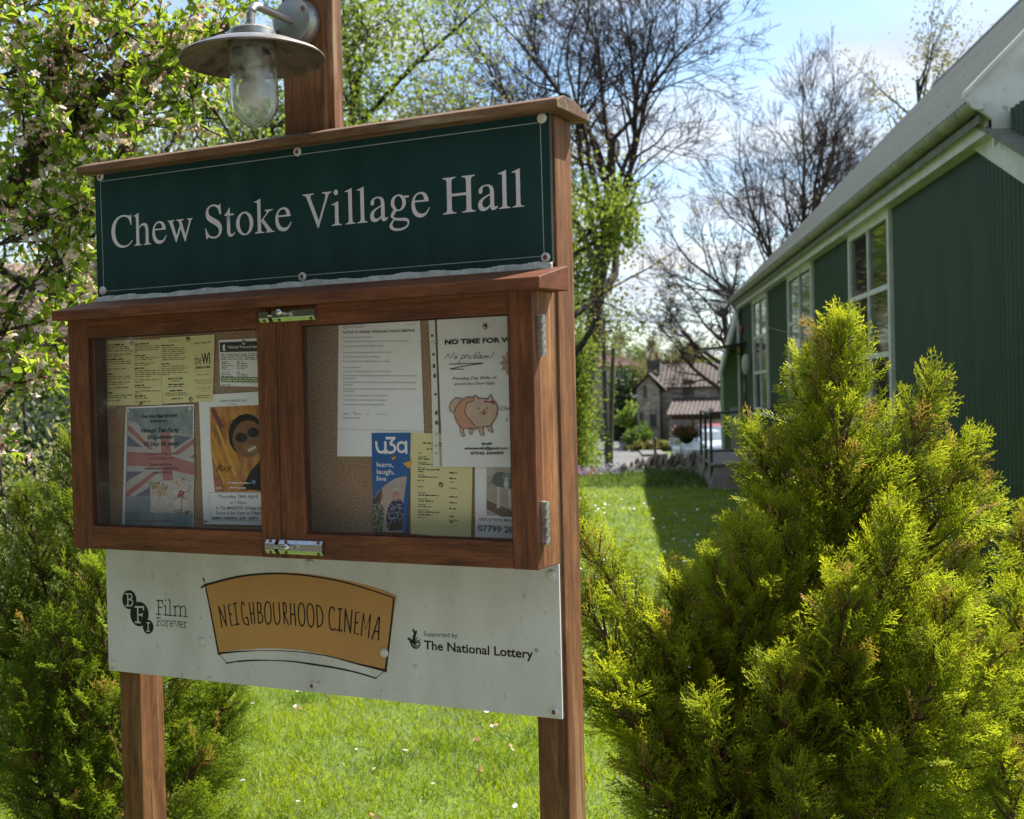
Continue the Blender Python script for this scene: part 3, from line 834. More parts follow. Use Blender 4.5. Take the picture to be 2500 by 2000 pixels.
LET = {'N': [[(0, 0), (0, 1)], [(0, 1), (1, 0)], [(1, 0), (1, 1)]], 'E': [[(1, 1), (0, 1), (0, .5), (0, 0), (1, 0)], [(0, .52), (.85, .54)]],
       'I': [[(.5, 0), (.5, 1)], [(0, 1), (1, 1)], [(0, 0), (1, 0)]], 'H': [[(0, 0), (0, 1)], [(1, 0), (1, 1)], [(0, .47), (1, .5)]],
       'U': [[(0, 1), (0, .3), (.2, .03), (.6, 0), (.9, .15), (1, .4), (1, 1)]], 'R': [[(0, 0), (0, 1)], [(0, 1), (.7, .96), (.85, .75), (.6, .53), (0, .5)], [(.1, .5), (1, 0)]],
       'B': [[(0, 0), (0, 1)], [(0, 1), (.7, .96), (.85, .76), (.6, .55), (0, .52)], [(.2, .53), (.8, .46), (1, .26), (.8, .06), (0, 0)]],
       'O': [[(.5, 0), (.12, .15), (0, .5), (.12, .87), (.5, 1), (.88, .87), (1, .5), (.88, .13), (.5, 0)]],
       'D': [[(0, 0), (0, 1)], [(0, 1), (.6, .93), (1, .6), (1, .35), (.7, .08), (0, 0)]],
       'C': [[(1, .86), (.8, 1), (.4, 1), (.1, .8), (0, .45), (.12, .12), (.5, 0), (1, .06)]],
       'G': [[(.95, .88), (.75, 1), (.4, .99), (.1, .8), (0, .45), (.12, .1), (.5, 0), (1, 0), (1, .3)], [(.6, .3), (1, .32)]],
       'M': [[(0, 0), (.12, 1), (.5, .3), (.95, 1), (1, 0)]], 'A': [[(0, 0), (.6, 1)], [(.75, 1), (1, 0)], [(.6, 1), (.78, 1)], [(.25, .35), (.95, .38)]]}
QU = [('N', 270, 650, 235, 435, 290, 420, 318, 640), ('E', 368, 635, 335, 420, 358, 415, 395, 630), ('I', 410, 625, 388, 405, 420, 400, 452, 620),
      ('G', 497, 625, 462, 395, 500, 390, 552, 622), ('H', 585, 615, 555, 395, 595, 393, 615, 612), ('B', 655, 612, 640, 395, 682, 392, 702, 608),
      ('O', 722, 625, 716, 385, 782, 385, 790, 622), ('U', 826, 620, 808, 395, 868, 395, 885, 618), ('R', 925, 615, 912, 395, 945, 395, 968, 625),
      ('H', 995, 622, 990, 400, 1028, 405, 1045, 632), ('O', 1078, 642, 1070, 400, 1136, 400, 1145, 642), ('O', 1172, 652, 1160, 405, 1232, 408, 1240, 652),
      ('D', 1275, 650, 1265, 422, 1325, 425, 1332, 648), ('C', 1402, 682, 1392, 445, 1452, 445, 1465, 682), ('I', 1480, 682, 1492, 458, 1534, 462, 1532, 690),
      ('N', 1560, 700, 1568, 465, 1637, 475, 1620, 712), ('E', 1663, 720, 1680, 495, 1710, 500, 1702, 727), ('M', 1735, 738, 1748, 505, 1836, 518, 1812, 762),
      ('A', 1848, 778, 1868, 548, 1948, 552, 1914, 788)]
for ch, *c in QU:
    for st in LET[ch]:
        pts = []
        for u, v in st:
            x = (1 - u) * ((1 - v) * c[0] + v * c[2]) + u * ((1 - v) * c[6] + v * c[4])
            y = (1 - u) * ((1 - v) * c[1] + v * c[3]) + u * ((1 - v) * c[7] + v * c[5])
            pts.append((x, y))
        bd.stroke(q(pts), 17 / 4.312, M.black_print, 2, smooth=ch in 'UROBDCG', )
mobj('cinema_badge', bd.mesh('cinema_badge'), pan)
# film logo: three discs with slab letters, two words (x = 270 + u/5.014, y = 1400 + v/5.014)
q2 = lambda pts: [(270 + u / 5.014, 1400 + v / 5.014) for u, v in pts]
lg = Print(0.003)
for cx, cy, rx, ry, ly in ((231, 323, 87, 117, 1), (354, 498, 113, 151, 1.3), (462, 655, 65, 86, 1.6)):
    lg.poly(q2([(cx + rx * math.cos(a * math.pi / 16), cy + ry * math.sin(a * math.pi / 16) + 0.05 * rx * math.cos(a * math.pi / 16)) for a in range(32)]), M.black_print, ly)
W_ = M.white_sign
def slab(strokes, w, m, layer=2.4):
    for s_ in strokes: lg.stroke(q2(s_), w / 5.014, m, layer, smooth=len(s_) > 3)
slab([[(212, 250), (215, 395)], [(190, 250), (240, 250)], [(190, 395), (240, 397)]], 20, W_)
slab([[(225, 250), (255, 256), (262, 285), (250, 312), (222, 318)], [(225, 320), (262, 328), (272, 362), (258, 392), (228, 397)]], 18, W_)
slab([[(335, 408), (338, 600)], [(304, 410), (408, 412)], [(404, 405), (406, 447)], [(335, 505), (388, 508)], [(388, 490), (388, 524)], [(306, 598), (368, 601)]], 22, W_)
slab([[(463, 605), (463, 705)], [(444, 604), (482, 606)], [(444, 706), (482, 709)]], 15, W_)
D_ = M.black_print
slab([[(588, 330), (590, 500)], [(560, 330), (640, 335)], [(636, 330), (638, 372)], [(590, 415), (632, 420)], [(560, 500), (618, 504)]], 13, D_)
slab([[(676, 398), (678, 508)], [(655, 398), (678, 400)], [(652, 508), (702, 512)], [(675, 318), (675, 338)]], 13, D_)
slab([[(728, 325), (730, 512)], [(708, 325), (730, 327)], [(706, 512), (754, 516)]], 13, D_)
slab([[(790, 402), (792, 518)], [(768, 402), (790, 403)], [(768, 518), (812, 521)], [(855, 420), (857, 522)], [(836, 521), (876, 524)], [(918, 425), (920, 527)], [(898, 526), (940, 529)]], 13, D_)
slab([[(792, 430), (812, 402), (838, 400), (854, 425)], [(857, 430), (878, 404), (902, 404), (918, 430)]], 13, D_)
slab([[(578, 540), (580, 636)], [(562, 540), (610, 543)], [(608, 540), (609, 562)], [(580, 586), (603, 589)], [(562, 636), (598, 638)]], 8, D_)
for cx in (643, 772, 888):
    if cx == 643: slab([[(cx, 572), (cx - 22, 590), (cx - 22, 625), (cx, 644), (cx + 22, 625), (cx + 22, 590), (cx, 572)]], 8, D_)
for cx, cy in ((752, 615), (866, 626)):
    slab([[(cx - 22, cy), (cx + 20, cy + 1), (cx + 12, cy - 28), (cx - 6, cy - 34), (cx - 22, cy - 10), (cx - 18, cy + 24), (cx + 2, cy + 34), (cx + 20, cy + 26)]], 8, D_)
slab([[(690, 578), (691, 648)], [(678, 578), (690, 579)], [(678, 647), (706, 649)], [(691, 598), (704, 580), (722, 582)]], 8, D_)
slab([[(790, 582), (812, 652), (836, 586)], [(780, 582), (802, 583)], [(824, 586), (846, 588)]], 8, D_)
slab([[(908, 594), (909, 662)], [(896, 594), (908, 595)], [(896, 661), (926, 664)], [(909, 614), (922, 597), (938, 600)]], 8, D_)
mobj('film_logo', lg.mesh('film_logo'), pan)
# lottery logo (x = 980 + u/5.989, y = 1500 + v/5.989)
q3 = lambda pts: [(980 + u / 5.989, 1500 + v / 5.989) for u, v in pts]
lo = Print(0.003)
lo.poly(q3([(85, 350), (95, 340), (115, 342), (150, 365), (160, 380), (195, 440), (235, 458), (280, 432), (280, 450), (262, 488), (225, 508), (190, 503), (155, 478), (130, 430), (118, 385), (88, 362)]), D_, 1)
lo.poly(q3([(158, 400), (165, 330), (190, 260), (205, 236), (228, 236), (230, 260), (212, 320), (205, 350), (205, 395), (230, 430), (200, 440)]), D_, 1.4)
lo.poly(q3([(163, 215), (175, 208), (188, 222), (194, 250), (183, 278), (170, 258), (163, 235)]), D_, 1)
lo.stroke(q3([(240, 340), (215, 365), (218, 400), (240, 415), (245, 395), (232, 385)]), 14 / 5.989, D_, 1.6)
lo.stroke(q3([(278, 368), (255, 385), (255, 415), (275, 425), (278, 408), (266, 400)]), 12 / 5.989, D_, 1.6)
lo.stroke(q3([(160, 425), (190, 462), (230, 478), (262, 462)]), 7 / 5.989, W_, 2.4)
lo.text('Supported by', *q3([(328, 312)])[0], *q3([(822, 342)])[0], 66 / 5.989, D_, 1)
lo.text('The National Lottery', *q3([(332, 508)])[0], *q3([(1928, 648)])[0], 132 / 5.989, D_, 1, bold=0.02)
lo.text('R', *q3([(1962, 540)])[0], *q3([(1988, 542)])[0], 34 / 5.989, D_, 1)
lo.stroke(q3([(1975 + 25 * math.cos(a * math.pi / 8), 524 + 29 * math.sin(a * math.pi / 8)) for a in range(17)]), 4 / 5.989, D_, 1)
mobj('lottery_logo', lo.mesh('lottery_logo'), pan)

# ================================================================== PAPERS PINNED IN THE CABINET
def sheet(name, corners, t, m, label, cat, curl=0.002, nx=6, ny=8):
    """a slightly curled sheet; corners TL, TR, BR, BL in photo pixels on the plane t"""
    c = [BH(x, y, t) for x, y in corners]
    V, F = [], []
    s0, z0 = c[3]
    rr = random.Random(hash(name + label) % 1000 if False else len(label) * 7)
    ph = rr.uniform(0, 6)
    for j in range(ny + 1):
        for i in range(nx + 1):
            u, v = i / nx, j / ny
            s = (1 - v) * ((1 - u) * c[0][0] + u * c[1][0]) + v * ((1 - u) * c[3][0] + u * c[2][0])
            z = (1 - v) * ((1 - u) * c[0][1] + u * c[1][1]) + v * ((1 - u) * c[3][1] + u * c[2][1])
            V.append((s - s0, 0.0, z - z0))
    k = len(V)
    # a sheet of paper is thin but has a back
    V = V + [(a, 0.0004, b) for a, _, b in V]
    for j in range(ny):
        for i in range(nx):
            a = j * (nx + 1) + i
            F.append((a, a + nx + 1, a + nx + 2, a + 1)); F.append((k + a, k + a + 1, k + a + nx + 2, k + a + nx + 1))
    me = bpy.data.meshes.new(name); me.from_pydata(V, [], F); me.materials.append(m); me.update()
    o = bpy.data.objects.new(name, me); link(o)
    o.location = BW(s0, t, z0); o.rotation_euler = (0, 0, -YAW)
    tag(o, label, cat)
    return o, (s0, -t, z0)
def ink(pr, sh, name='printed_text'):
    return mobj(name, pr.mesh(name, sh[1]), sh[0])
pin_n = [0]
def pin(sh, px, py, t, m=None):
    s, z = BH(px, py, t)
    g = G(); g.lathe([(0.0052, 0.0), (0.0054, 0.0012), (0.004, 0.0030), (0.0001, 0.0038)], 14, 0, cap=False)
    o = g.build('drawing_pin', m or M.brass, sh[0], smooth=True)
    o.location = (s - sh[1][0], -t - sh[1][1] - 0.0008, z - sh[1][2]); o.rotation_euler = (math.pi / 2, 0, 0)
I_Y = plain((0.22, 0.19, 0.085)); I_G = plain((0.10, 0.10, 0.11)); I_K = plain((0.02, 0.02, 0.022))
TP = 0.0025
zA = lambda u, v: (240 + u / 6.7375, 800 + v / 6.7375)
# yellow programme, left half
sh = sheet('programme_sheet', [zA(150, 212), zA(1010, 193), zA(1055, 1272), zA(155, 1284)], TP, M.paper_y, 'yellow programme sheet of dates, leftmost paper in the cabinet, two close columns of fine print', 'leaflet')
pr = Print(TP)
def col(rows, x0, x1, ya, dy0=0):
    return [(*zA(x0, y), *zA(x0 + (x1 - x0) * w, y - 8)) for y, w in rows]
L1 = col([(330, .85), (362, .85), (395, 1), (450, .9), (484, .5), (570, .9), (604, .92), (640, .1), (692, .75), (722, .15), (815, .9), (848, .95), (880, .22), (912, .85), (946, .6), (1000, .85), (1035, .1), (1125, 1), (1160, .75), (1212, .5)], 155, 575, 0)
L2 = col([(310, .95), (345, 1), (380, .9), (416, .1), (505, .95), (538, .7), (598, .78), (628, .6), (718, .95), (750, 1), (782, 1), (818, .65), (870, .95), (908, .38), (1000, .65), (1055, 1), (1088, .25), (1176, .52), (1230, .6)], 600, 1020, 0)
pr.greek(L1 + L2, I_Y, 2.4, 3)
HD = col([(296, .68), (535, .62), (780, .25), (1090, .22)], 155, 575, 0) + col([(282, .55), (475, .42), (684, .38), (965, .42), (1140, .44)], 600, 1020, 0)
pr.greek(HD, I_K, 3.2, 4)
ink(pr, sh); pin(sh, *zA(562, 262), TP); pin(sh, *zA(715, 1262), TP)
sh = sheet('programme_sheet', [zA(1010, 172), zA(1912, 110), zA(1880, 1212), zA(1062, 1253)], TP + 0.0022, M.paper_y, 'yellow programme sheet headed theWI in large letters, beside the plain column sheet', 'leaflet')
T_ = TP + 0.0022; pr = Print(T_)
pr.text('Chew Stoke WI', *zA(1565, 278), *zA(1852, 258), 42 / 6.74, I_K)
pr.text('the', *zA(1590, 612), *zA(1698, 602), 170 / 6.74, I_K)
pr.text('WI', *zA(1700, 602), *zA(1842, 592), 185 / 6.74, I_K, bold=0.03)
pr.text('INSPIRING WOMEN', *zA(1602, 680), *zA(1846, 664), 40 / 6.74, I_K, bold=0.03)
pr.stroke([zA(1578, 722), zA(1870, 704), zA(1866, 372), zA(1574, 388), zA(1578, 722)], 0.5, I_Y, smooth=False)
pr.text('PROGRAMME 2025', *zA(1632, 790), *zA(1828, 782), 24 / 6.74, I_Y)
for s_, a, b, c, d in (('Meetings are held on the third', 1580, 885, 1878, 872), ('Wednesday of each month', 1605, 925, 1858, 912), ('in', 1728, 962, 1742, 962), ('Chew Stoke Village Hall', 1620, 1012, 1840, 1002), ('at 7.30 p.m.', 1678, 1056, 1780, 1050)):
    pr.text(s_, *zA(a, b), *zA(c, d), 26 / 6.74, I_Y)
pr.text('Chew Stoke WI', *zA(1150, 232), *zA(1336, 222), 24 / 6.74, I_Y)
pr.greek(col([(305, .45), (610, .32)], 1045, 1490, 0) + [(*zA(1145, 855), *zA(1410, 840)), (*zA(1155, 950), *zA(1410, 940)), (*zA(1175, 1052), *zA(1395, 1040)), (*zA(1205, 1182), *zA(1385, 1172))], I_K, 3.0, 8)
pr.greek(col([(342, .85), (375, .85), (405, .88), (438, .88), (470, .7), (505, .88), (538, .85), (645, .92), (680, .95), (715, .83), (752, .95), (785, .27)], 1050, 1490, 0) + [(*zA(1210, 888), *zA(1345, 880)), (*zA(1145, 985), *zA(1420, 972)), (*zA(1105, 1092), *zA(1470, 1080)), (*zA(1105, 1125), *zA(1485, 1108)), (*zA(1605, 1132), *zA(1840, 1116)), (*zA(1620, 1160), *zA(1825, 1148))], I_Y, 2.3, 9)
ink(pr, sh); pin(sh, *zA(1487, 196), T_); pin(sh, *zA(1530, 1180), T_, M.steel)
# garden services card
zB = lambda u, v: (200 + u / 3.081, 780 + v / 3.081)
sh = sheet('business_card', [(534.3, 830.3), (680, 823), (683, 946), (537.6, 942.3)], TP, M.paper, 'small white garden services card with a black heading and a green band', 'card')
pr = Print(TP)
pr.poly([(536.5, 836), (682, 831), (682, 857), (537.5, 860)], I_K, 1)
pr.poly([(539.5, 920.5), (682, 921), (682, 935), (540, 933.5)], plain((0.16, 0.25, 0.05)), 1)
pr.poly([(545, 857), (543.5, 846), (547, 840), (550, 842), (549, 850), (551, 857)], M.paper, 1.6)
pr.text('Holroyd Tree and Garden Services', 557, 850.5, 668, 848, 6, M.paper, 1.6, bold=0.02)
pr.greek([(539, 866 + k * 4.2, 672, 865 + k * 4.2) for k in range(4)] + [(541, 885 + k * 4.4, 541 + w, 885 + k * 4.4) for k, w in enumerate((14, 20, 30, 16, 18, 1, 20, 24, 28))] + [(578, 884 + k * 4.4, 578 + w, 884 + k * 4.4) for k, w in enumerate((16, 24, 28, 26, 20, 1, 8, 26, 28))] + [(540, 941, 562, 941)], I_G, 1.9, 12)
pr.greek([(543, 925.5, 672, 926.5), (543, 930.5, 672, 931)], M.paper, 1.8, 13, layer=1.6)
ink(pr, sh); pin(sh, 596, 837, TP, M.steel)
# tea party poster
zC = lambda u, v: (280 + u / 5.39, 980 + v / 5.39)
sh = sheet('event_poster', [zC(145, 75), zC(1042, 38), zC(1037, 1672), zC(97, 1642)], TP + 0.0010, M.paper, 'tea party poster showing a faded red, white and blue flag and plates of cakes', 'poster')
T_ = TP + 0.0010; pr = Print(T_)
sky_ = mat('poster_sky_print', (0.16, 0.21, 0.26), 0.6, (0.30, 0.33, 0.33), scale=14, lo=0.4, hi=0.62)
fr_, fw_, fb_ = plain((0.40, 0.17, 0.17)), plain((0.47, 0.44, 0.44)), plain((0.16, 0.17, 0.23))
C_ = lambda pts: [zC(*p) for p in pts]
pr.poly(C_([(165, 95), (1032, 62), (1030, 1668), (132, 1640)]), sky_, 1)
pr.poly(C_([(170, 255), (280, 275), (400, 400), (560, 440), (780, 420), (1040, 460), (1058, 1030), (800, 1060), (600, 1040), (280, 1245), (150, 1255)]), fw_, 1.4)
for tri in ([(175, 445), (370, 605), (168, 592)], [(430, 440), (560, 425), (555, 545)], [(782, 440), (1030, 468), (790, 625)], [(985, 738), (1050, 700), (1052, 748)], [(165, 925), (385, 920), (155, 1060)], [(265, 1248), (500, 1100), (470, 1245)]):
    pr.poly(C_(tri), fb_, 1.8)
pr.poly(C_([(168, 662), (620, 690), (800, 735), (1058, 815), (1058, 975), (800, 920), (600, 870), (165, 842)]), fr_, 2.2)
pr.poly(C_([(600, 408), (728, 400), (772, 1040), (638, 1040)]), fr_, 2.5)
pr.poly(C_([(178, 320), (220, 335), (515, 632), (455, 635), (175, 378)]), fr_, 2.2)
pr.poly(C_([(1045, 488), (1047, 560), (850, 700), (760, 690)]), fr_, 2.2)
pr.poly(C_([(575, 940), (480, 945), (155, 1195), (155, 1255), (200, 1240)]), fr_, 2.2)
pr.poly(C_([(860, 990), (960, 1035), (900, 1035)]), fr_, 2.2)
cake_bg = plain((0.52, 0.49, 0.48)); cr1 = plain((0.48, 0.36, 0.22)); cr2 = plain((0.60, 0.50, 0.38)); cr3 = plain((0.28, 0.12, 0.10)); cr4 = plain((0.62, 0.57, 0.52)); cr5 = plain((0.22, 0.25, 0.13))
pr.poly(C_([(470, 1045), (1035, 1045), (1035, 1470), (475, 1465)]), cake_bg, 2.8)
rr = random.Random(4)
def blobs(cx, cy, rx, ry, n, ms, lay, sz):
    for _ in range(n):
        a = rr.uniform(0, 6.28); r = math.sqrt(rr.random())
        x, y = zC(cx + rx * r * math.cos(a), cy + ry * r * math.sin(a))
        pr.ell(x, y, sz * rr.uniform(.6, 1.3) / 5.39, sz * rr.uniform(.5, 1.1) / 5.39, rr.choice(ms), lay + rr.random() * 0.8, 8)
blobs(530, 1085, 60, 40, 14, [cr5, plain((0.3, 0.32, 0.2))], 3.1, 20)
blobs(605, 1165, 105, 75, 46, [cr1, cr2, cr1, plain((0.36, 0.22, 0.12))], 3.2, 22)
blobs(850, 1075, 65, 30, 18, [cr1, cr3, cr2], 3.2, 18)
pr.ell(*zC(600, 1320), 95 / 5.39, 95 / 5.39, cr4, 3.0); pr.ell(*zC(600, 1320), 70 / 5.39, 68 / 5.39, cake_bg, 3.2)
blobs(640, 1330, 60, 60, 16, [cr4, cake_bg], 3.5, 22)
pr.ell(*zC(880, 1350), 105 / 5.39, 70 / 5.39, cr4, 3.3); pr.ell(*zC(870, 1200), 100 / 5.39, 45 / 5.39, cr4, 3.2)
pr.stroke(C_([(885, 1290), (890, 1440)]), 3, cr3, 4); pr.stroke(C_([(790, 1290), (840, 1270), (960, 1290)]), 2.5, plain((0.3, 0.3, 0.18)), 4)
blobs(880, 1220, 55, 40, 22, [cr3, plain((0.40, 0.10, 0.10)), cr3], 4, 17)
blobs(890, 1450, 120, 22, 22, [cr3, cr1, plain((0.1, 0.08, 0.08))], 4, 14)
pr.stroke(C_([(900, 1180), (960, 1190), (1000, 1110)]), 2.2, cr3, 4)
DN = plain((0.03, 0.045, 0.06))
for s_, a, b, c, d, h_, bo in (('Chew Stoke Village Hall warmly', 360, 218, 832, 205, 44, .03), ('invite you to a', 482, 278, 698, 270, 40, .03),
        ('Vintage Tea Party', 352, 412, 856, 398, 56, .025), ('to celebrate', 435, 500, 770, 488, 54, .025), ('VE Day: 80 years', 384, 588, 850, 578, 56, .025)):
    pr.text(s_, *zC(a, b), *zC(c, d), h_ / 5.39, DN, 4.6, bold=bo, shear=0.2 if h_ > 50 else 0)
MR = plain((0.20, 0.06, 0.08))
pr.text('On Monday 5th May 3-6pm', *zC(390, 708), *zC(832, 700), 36 / 5.39, MR, 4.6, shear=.1); pr.text('in the Village Hall', *zC(468, 766), *zC(775, 758), 34 / 5.39, MR, 4.6, shear=.1)
MB = plain((0.09, 0.05, 0.09))
pr.text('Tickets available from', *zC(480, 846), *zC(768, 842), 32 / 5.39, MB, 4.6, bold=.02); pr.text('chewstokecommunity@gmail.com', *zC(395, 898), *zC(848, 892), 32 / 5.39, MB, 4.6, bold=.02); pr.text('Adults £5 Child £3', *zC(510, 950), *zC(750, 945), 32 / 5.39, MB, 4.6, bold=.02)
pr.text('Full Afternoon Tea Pimms Bar Beer Bar', *zC(210, 1585), *zC(775, 1582), 28 / 5.39, MB, 4.6, shear=.3); pr.greek([(*zC(470, 1655), *zC(935, 1660))], MB, 3, 5, 4.6)
ink(pr, sh, 'printed_picture')
pin(sh, *zC(172, 128), T_, M.plastic_white); pin(sh, *zC(995, 97), T_, M.plastic_white)
# film poster (plain stand-in artwork)
sh = sheet('film_poster', [(485, 965), (690, 953), (698, 1284), (497, 1279.8)], TP + 0.0004, M.paper, 'film night poster with an orange and red picture above Thursday 24th April text', 'poster')
T_ = TP + 0.0004; pr = Print(T_)
art = mat('poster_fire_print', (0.34, 0.10, 0.03), 0.55, (0.55, 0.27, 0.05), scale=16, stretch=(3, 1, 1), lo=0.38, hi=0.6, spots=((0.08, 0.03, 0.02), 12, 0.55, 0.8))
pr.poly([(512.6, 994.2), (680, 987), (690, 1201.5), (524.6, 1201.3), (514, 1080)], art, 1)
for k, (xa, ya, xb, yb, w, c) in enumerate([(518, 1060, 560, 1170, 9, (0.62, 0.30, 0.04)), (530, 1040, 575, 1160, 7, (0.70, 0.38, 0.06)), (545, 1020, 585, 1120, 6, (0.45, 0.12, 0.03)), (516, 1100, 548, 1180, 6, (0.66, 0.36, 0.06)), (520, 1000, 540, 1040, 12, (0.18, 0.05, 0.04))]):
    pr.stroke([(xa, ya), (xb, yb)], w, plain(c), 1.4 + k * 0.1, w * 1.4, smooth=False)
skin_, dk_ = plain((0.22, 0.10, 0.05)), plain((0.012, 0.010, 0.012))
pr.poly([(590, 1195), (612, 1150), (640, 1120), (690, 1110), (690, 1200)], dk_, 2)
pr.ell(602, 1062, 44, 52, dk_, 2.2); pr.ell(606, 1072, 38, 46, skin_, 2.6); pr.ell(612, 1094, 17, 11, plain((0.30, 0.14, 0.07)), 3)
pr.ell(590, 1068, 15, 12, dk_, 3.2); pr.ell(619, 1056, 15, 12, dk_, 3.2)
pr.poly([(605, 1098), (624, 1088), (626, 1094), (608, 1104)], plain((0.6, 0.56, 0.5)), 3.4)
pr.text('Ray', 528, 1152, 568, 1148, 16, dk_, 3.4, shear=0.4)
pr.ell(534.5, 1177, 5.5, 5.5, plain((0.5, 0.15, 0.15)), 3); pr.text('DVD', 528, 1194, 542, 1194, 5, M.paper, 3.2); pr.ell(620, 1177, 5, 5, plain((0.15, 0.25, 0.45)), 3)
pr.greek([(558, 1180, 612, 1181), (562, 1192, 602, 1193)], M.paper, 2.6, 3, 3.2)
for a, b in (((510.6, 1202.5), (700, 1203.5)), ((510.6, 1202.5), (514, 1270)), ((514, 1270), (700, 1273))):
    pr.stroke([a, b], 0.8, I_G, 1, smooth=False)
crop2 = lambda u, v: (460 + u / 3.45, 800 + v / 3.45)
pr.text('CHEW STOKE FILM CLUB', *crop2(272, 630), *crop2(490, 622), 20 / 3.45, I_K); pr.text('Presents', *crop2(348, 652), *crop2(410, 650), 12 / 3.45, I_K)
pr.text('Thursday 24th April', *crop2(250, 1437), *crop2(584, 1437), 32 / 3.45, I_K, bold=.005); pr.text('at 7.30pm', *crop2(352, 1485), *crop2(488, 1485), 26 / 3.45, I_K)
pr.text('In The MAJESTIC (Village Hall)', *crop2(235, 1530), *crop2(648, 1533), 25 / 3.45, I_K, bold=.01); pr.text('Doors & Bar Open at 7.00pm', *crop2(235, 1572), *crop2(620, 1574), 25 / 3.45, I_K, bold=.008)
pr.text('MEMBERS ADMISSION - £3.00    GUESTS -', *crop2(200, 1615), *crop2(598, 1617), 22 / 3.45, I_K, bold=.025)
ink(pr, sh, 'printed_picture'); pin(sh, *crop2(147, 1620), T_, M.plastic_white)
# church notice
zD = lambda u, v: (800 + u / 4.927, 770 + v / 4.927)
sh = sheet('church_notice', [(827, 757), (1024, 750), (1037.5, 1115), (823.3, 1114.6)], TP, M.paper, 'long white printed notice headed annual parochial church meeting', 'notice')
pr = Print(TP)
pr.text('OF ENGLAND', *zD(252, 152), *zD(442, 148), 26 / 4.93, I_G); pr.text('THE CHURCH', *zD(252, 118), *zD(440, 112), 26 / 4.93, I_G)
pr.stroke([zD(190, 125), zD(195, 148), zD(210, 156), zD(232, 150), zD(236, 118)], 1, I_G); pr.stroke([zD(212, 110), zD(212, 156)], 1, I_G)
pr.text('NOTICE OF ANNUAL PAROCHIAL CHURCH MEETING', *zD(187, 220), *zD(1050, 198), 31 / 4.93, I_K, bold=.025)
lines = [('Parish of St Andrew\'s, Chew Stoke', 275, 525, 268), ('The Annual Parochial Church Meeting will be held in  St Andrew\'s, Chew Stoke', 325, 978, 314), ('on Sunday the 30th day of March 2025 at 11.00am.', 380, 675, 376),
  ('For election of parochial representatives of the laity as follows', 455, 758, 450), ('To the Parochial Church Council  representatives.', 508, 638, 506), ('For the appointment of the Independent Examiner or Auditor', 562, 742, 560),
  ('For the consideration of:', 636, 398, 634), ('(a) a report on the numbers entered on the new Electoral Roll;', 684, 755, 682), ('(b) an Annual Report on the proceedings of the parochial church council and the activities of the', 732, 1078, 735),
  ('parish generally;', 765, 332, 764), ('(c) the financial statements of the council for the year ending on the 31st December preceding', 812, 1062, 816), ('the meeting;', 845, 300, 844),
  ('(d) the annual report under section 50 of the Ecclesiastical Jurisdiction and Care of Churches', 893, 1058, 896), ('Measure 2018;', 923, 325, 922), ('(e) a report of the proceedings of the deanery synod; and', 974, 720, 974),
  ('(f) other matters of parochial or general Church interest.', 1024, 705, 1028), ('In this Notice, \'parish\' means an ecclesiastical parish.', 1080, 685, 1084), ('Signed', 1192, 258, 1192), ('Minister of the parish', 1242, 390, 1243)]
for s_, y0, x1, y1 in lines: pr.text(s_, *zD(186, y0), *zD(x1, y1), 19 / 4.93, I_G)
pr.stroke([zD(310, 1170), zD(345, 1168)], .8, I_G); pr.stroke([zD(330, 1168), zD(328, 1190), zD(410, 1190)], .8, I_G); pr.stroke([zD(472, 1180), zD(478, 1194), zD(500, 1190)], .8, I_G); pr.stroke([zD(590, 1180), zD(600, 1192), zD(620, 1188), zD(640, 1194), zD(665, 1182), zD(710, 1190)], .8, I_G)
pr.stroke([zD(960, 82), zD(962, 112), zD(1052, 108), zD(1050, 80)], .6, I_G, smooth=False)
pr.stroke([zD(118, 1368), zD(1155, 1392)], 1.2, plain((0.5, 0.5, 0.53)), 1, smooth=False)
ink(pr, sh)
# blue leaflet
zF = lambda u, v: (880 + u / 5.528, 1040 + v / 5.528)
BLU = mat('blue_leaflet_print', srgb(18, 84, 156), 0.45, srgb(22, 92, 165), scale=5)
sh = sheet('blue_leaflet', [zF(150, 97), zF(678, 92), zF(632, 1450), zF(175, 1427)], TP + 0.0016, BLU, 'blue leaflet reading learn, laugh, live with a photo of two people', 'leaflet')
T_ = TP + 0.0016; pr = Print(T_); Fz = lambda pts: [zF(*p) for p in pts]
pr.stroke(Fz([(215, 218), (222, 290), (250, 345), (300, 355), (335, 320), (338, 218)]), 36 / 5.528, M.paper, 1); pr.stroke(Fz([(336, 218), (340, 368)]), 36 / 5.528, M.paper, 1.3, smooth=False)
pr.stroke(Fz([(350, 165), (462, 165)]), 36 / 5.528, M.paper, 1, smooth=False); pr.stroke(Fz([(455, 165), (405, 240), (450, 262), (470, 310), (440, 352), (390, 360), (350, 335)]), 36 / 5.528, M.paper, 1.3, smooth=True)
pr.stroke(Fz([(560, 220), (512, 245), (510, 320), (555, 352), (605, 325), (608, 250), (560, 220)]), 34 / 5.528, M.paper, 1); pr.stroke(Fz([(618, 212), (622, 368)]), 34 / 5.528, M.paper, 1.3, smooth=False)
for s_, a, b, c in (('learn,', 222, 552, 446), ('laugh,', 222, 648, 460), ('live', 222, 740, 352)): pr.text(s_, *zF(a, b), *zF(c, b + 4), 68 / 5.528, M.paper, 1, bold=.01)
pr.poly(Fz([(572, 505), (705, 460), (660, 582)]), plain(srgb(230, 170, 60)), 1)
pr.poly(Fz([(176, 1010), (230, 900), (330, 800), (450, 720), (560, 685), (625, 678), (595, 1445), (180, 1428)]), plain((0.50, 0.38, 0.33)), 1)
pr.poly(Fz([(430, 735), (490, 700), (480, 850), (420, 850)]), plain((0.42, 0.40, 0.42)), 1.4)
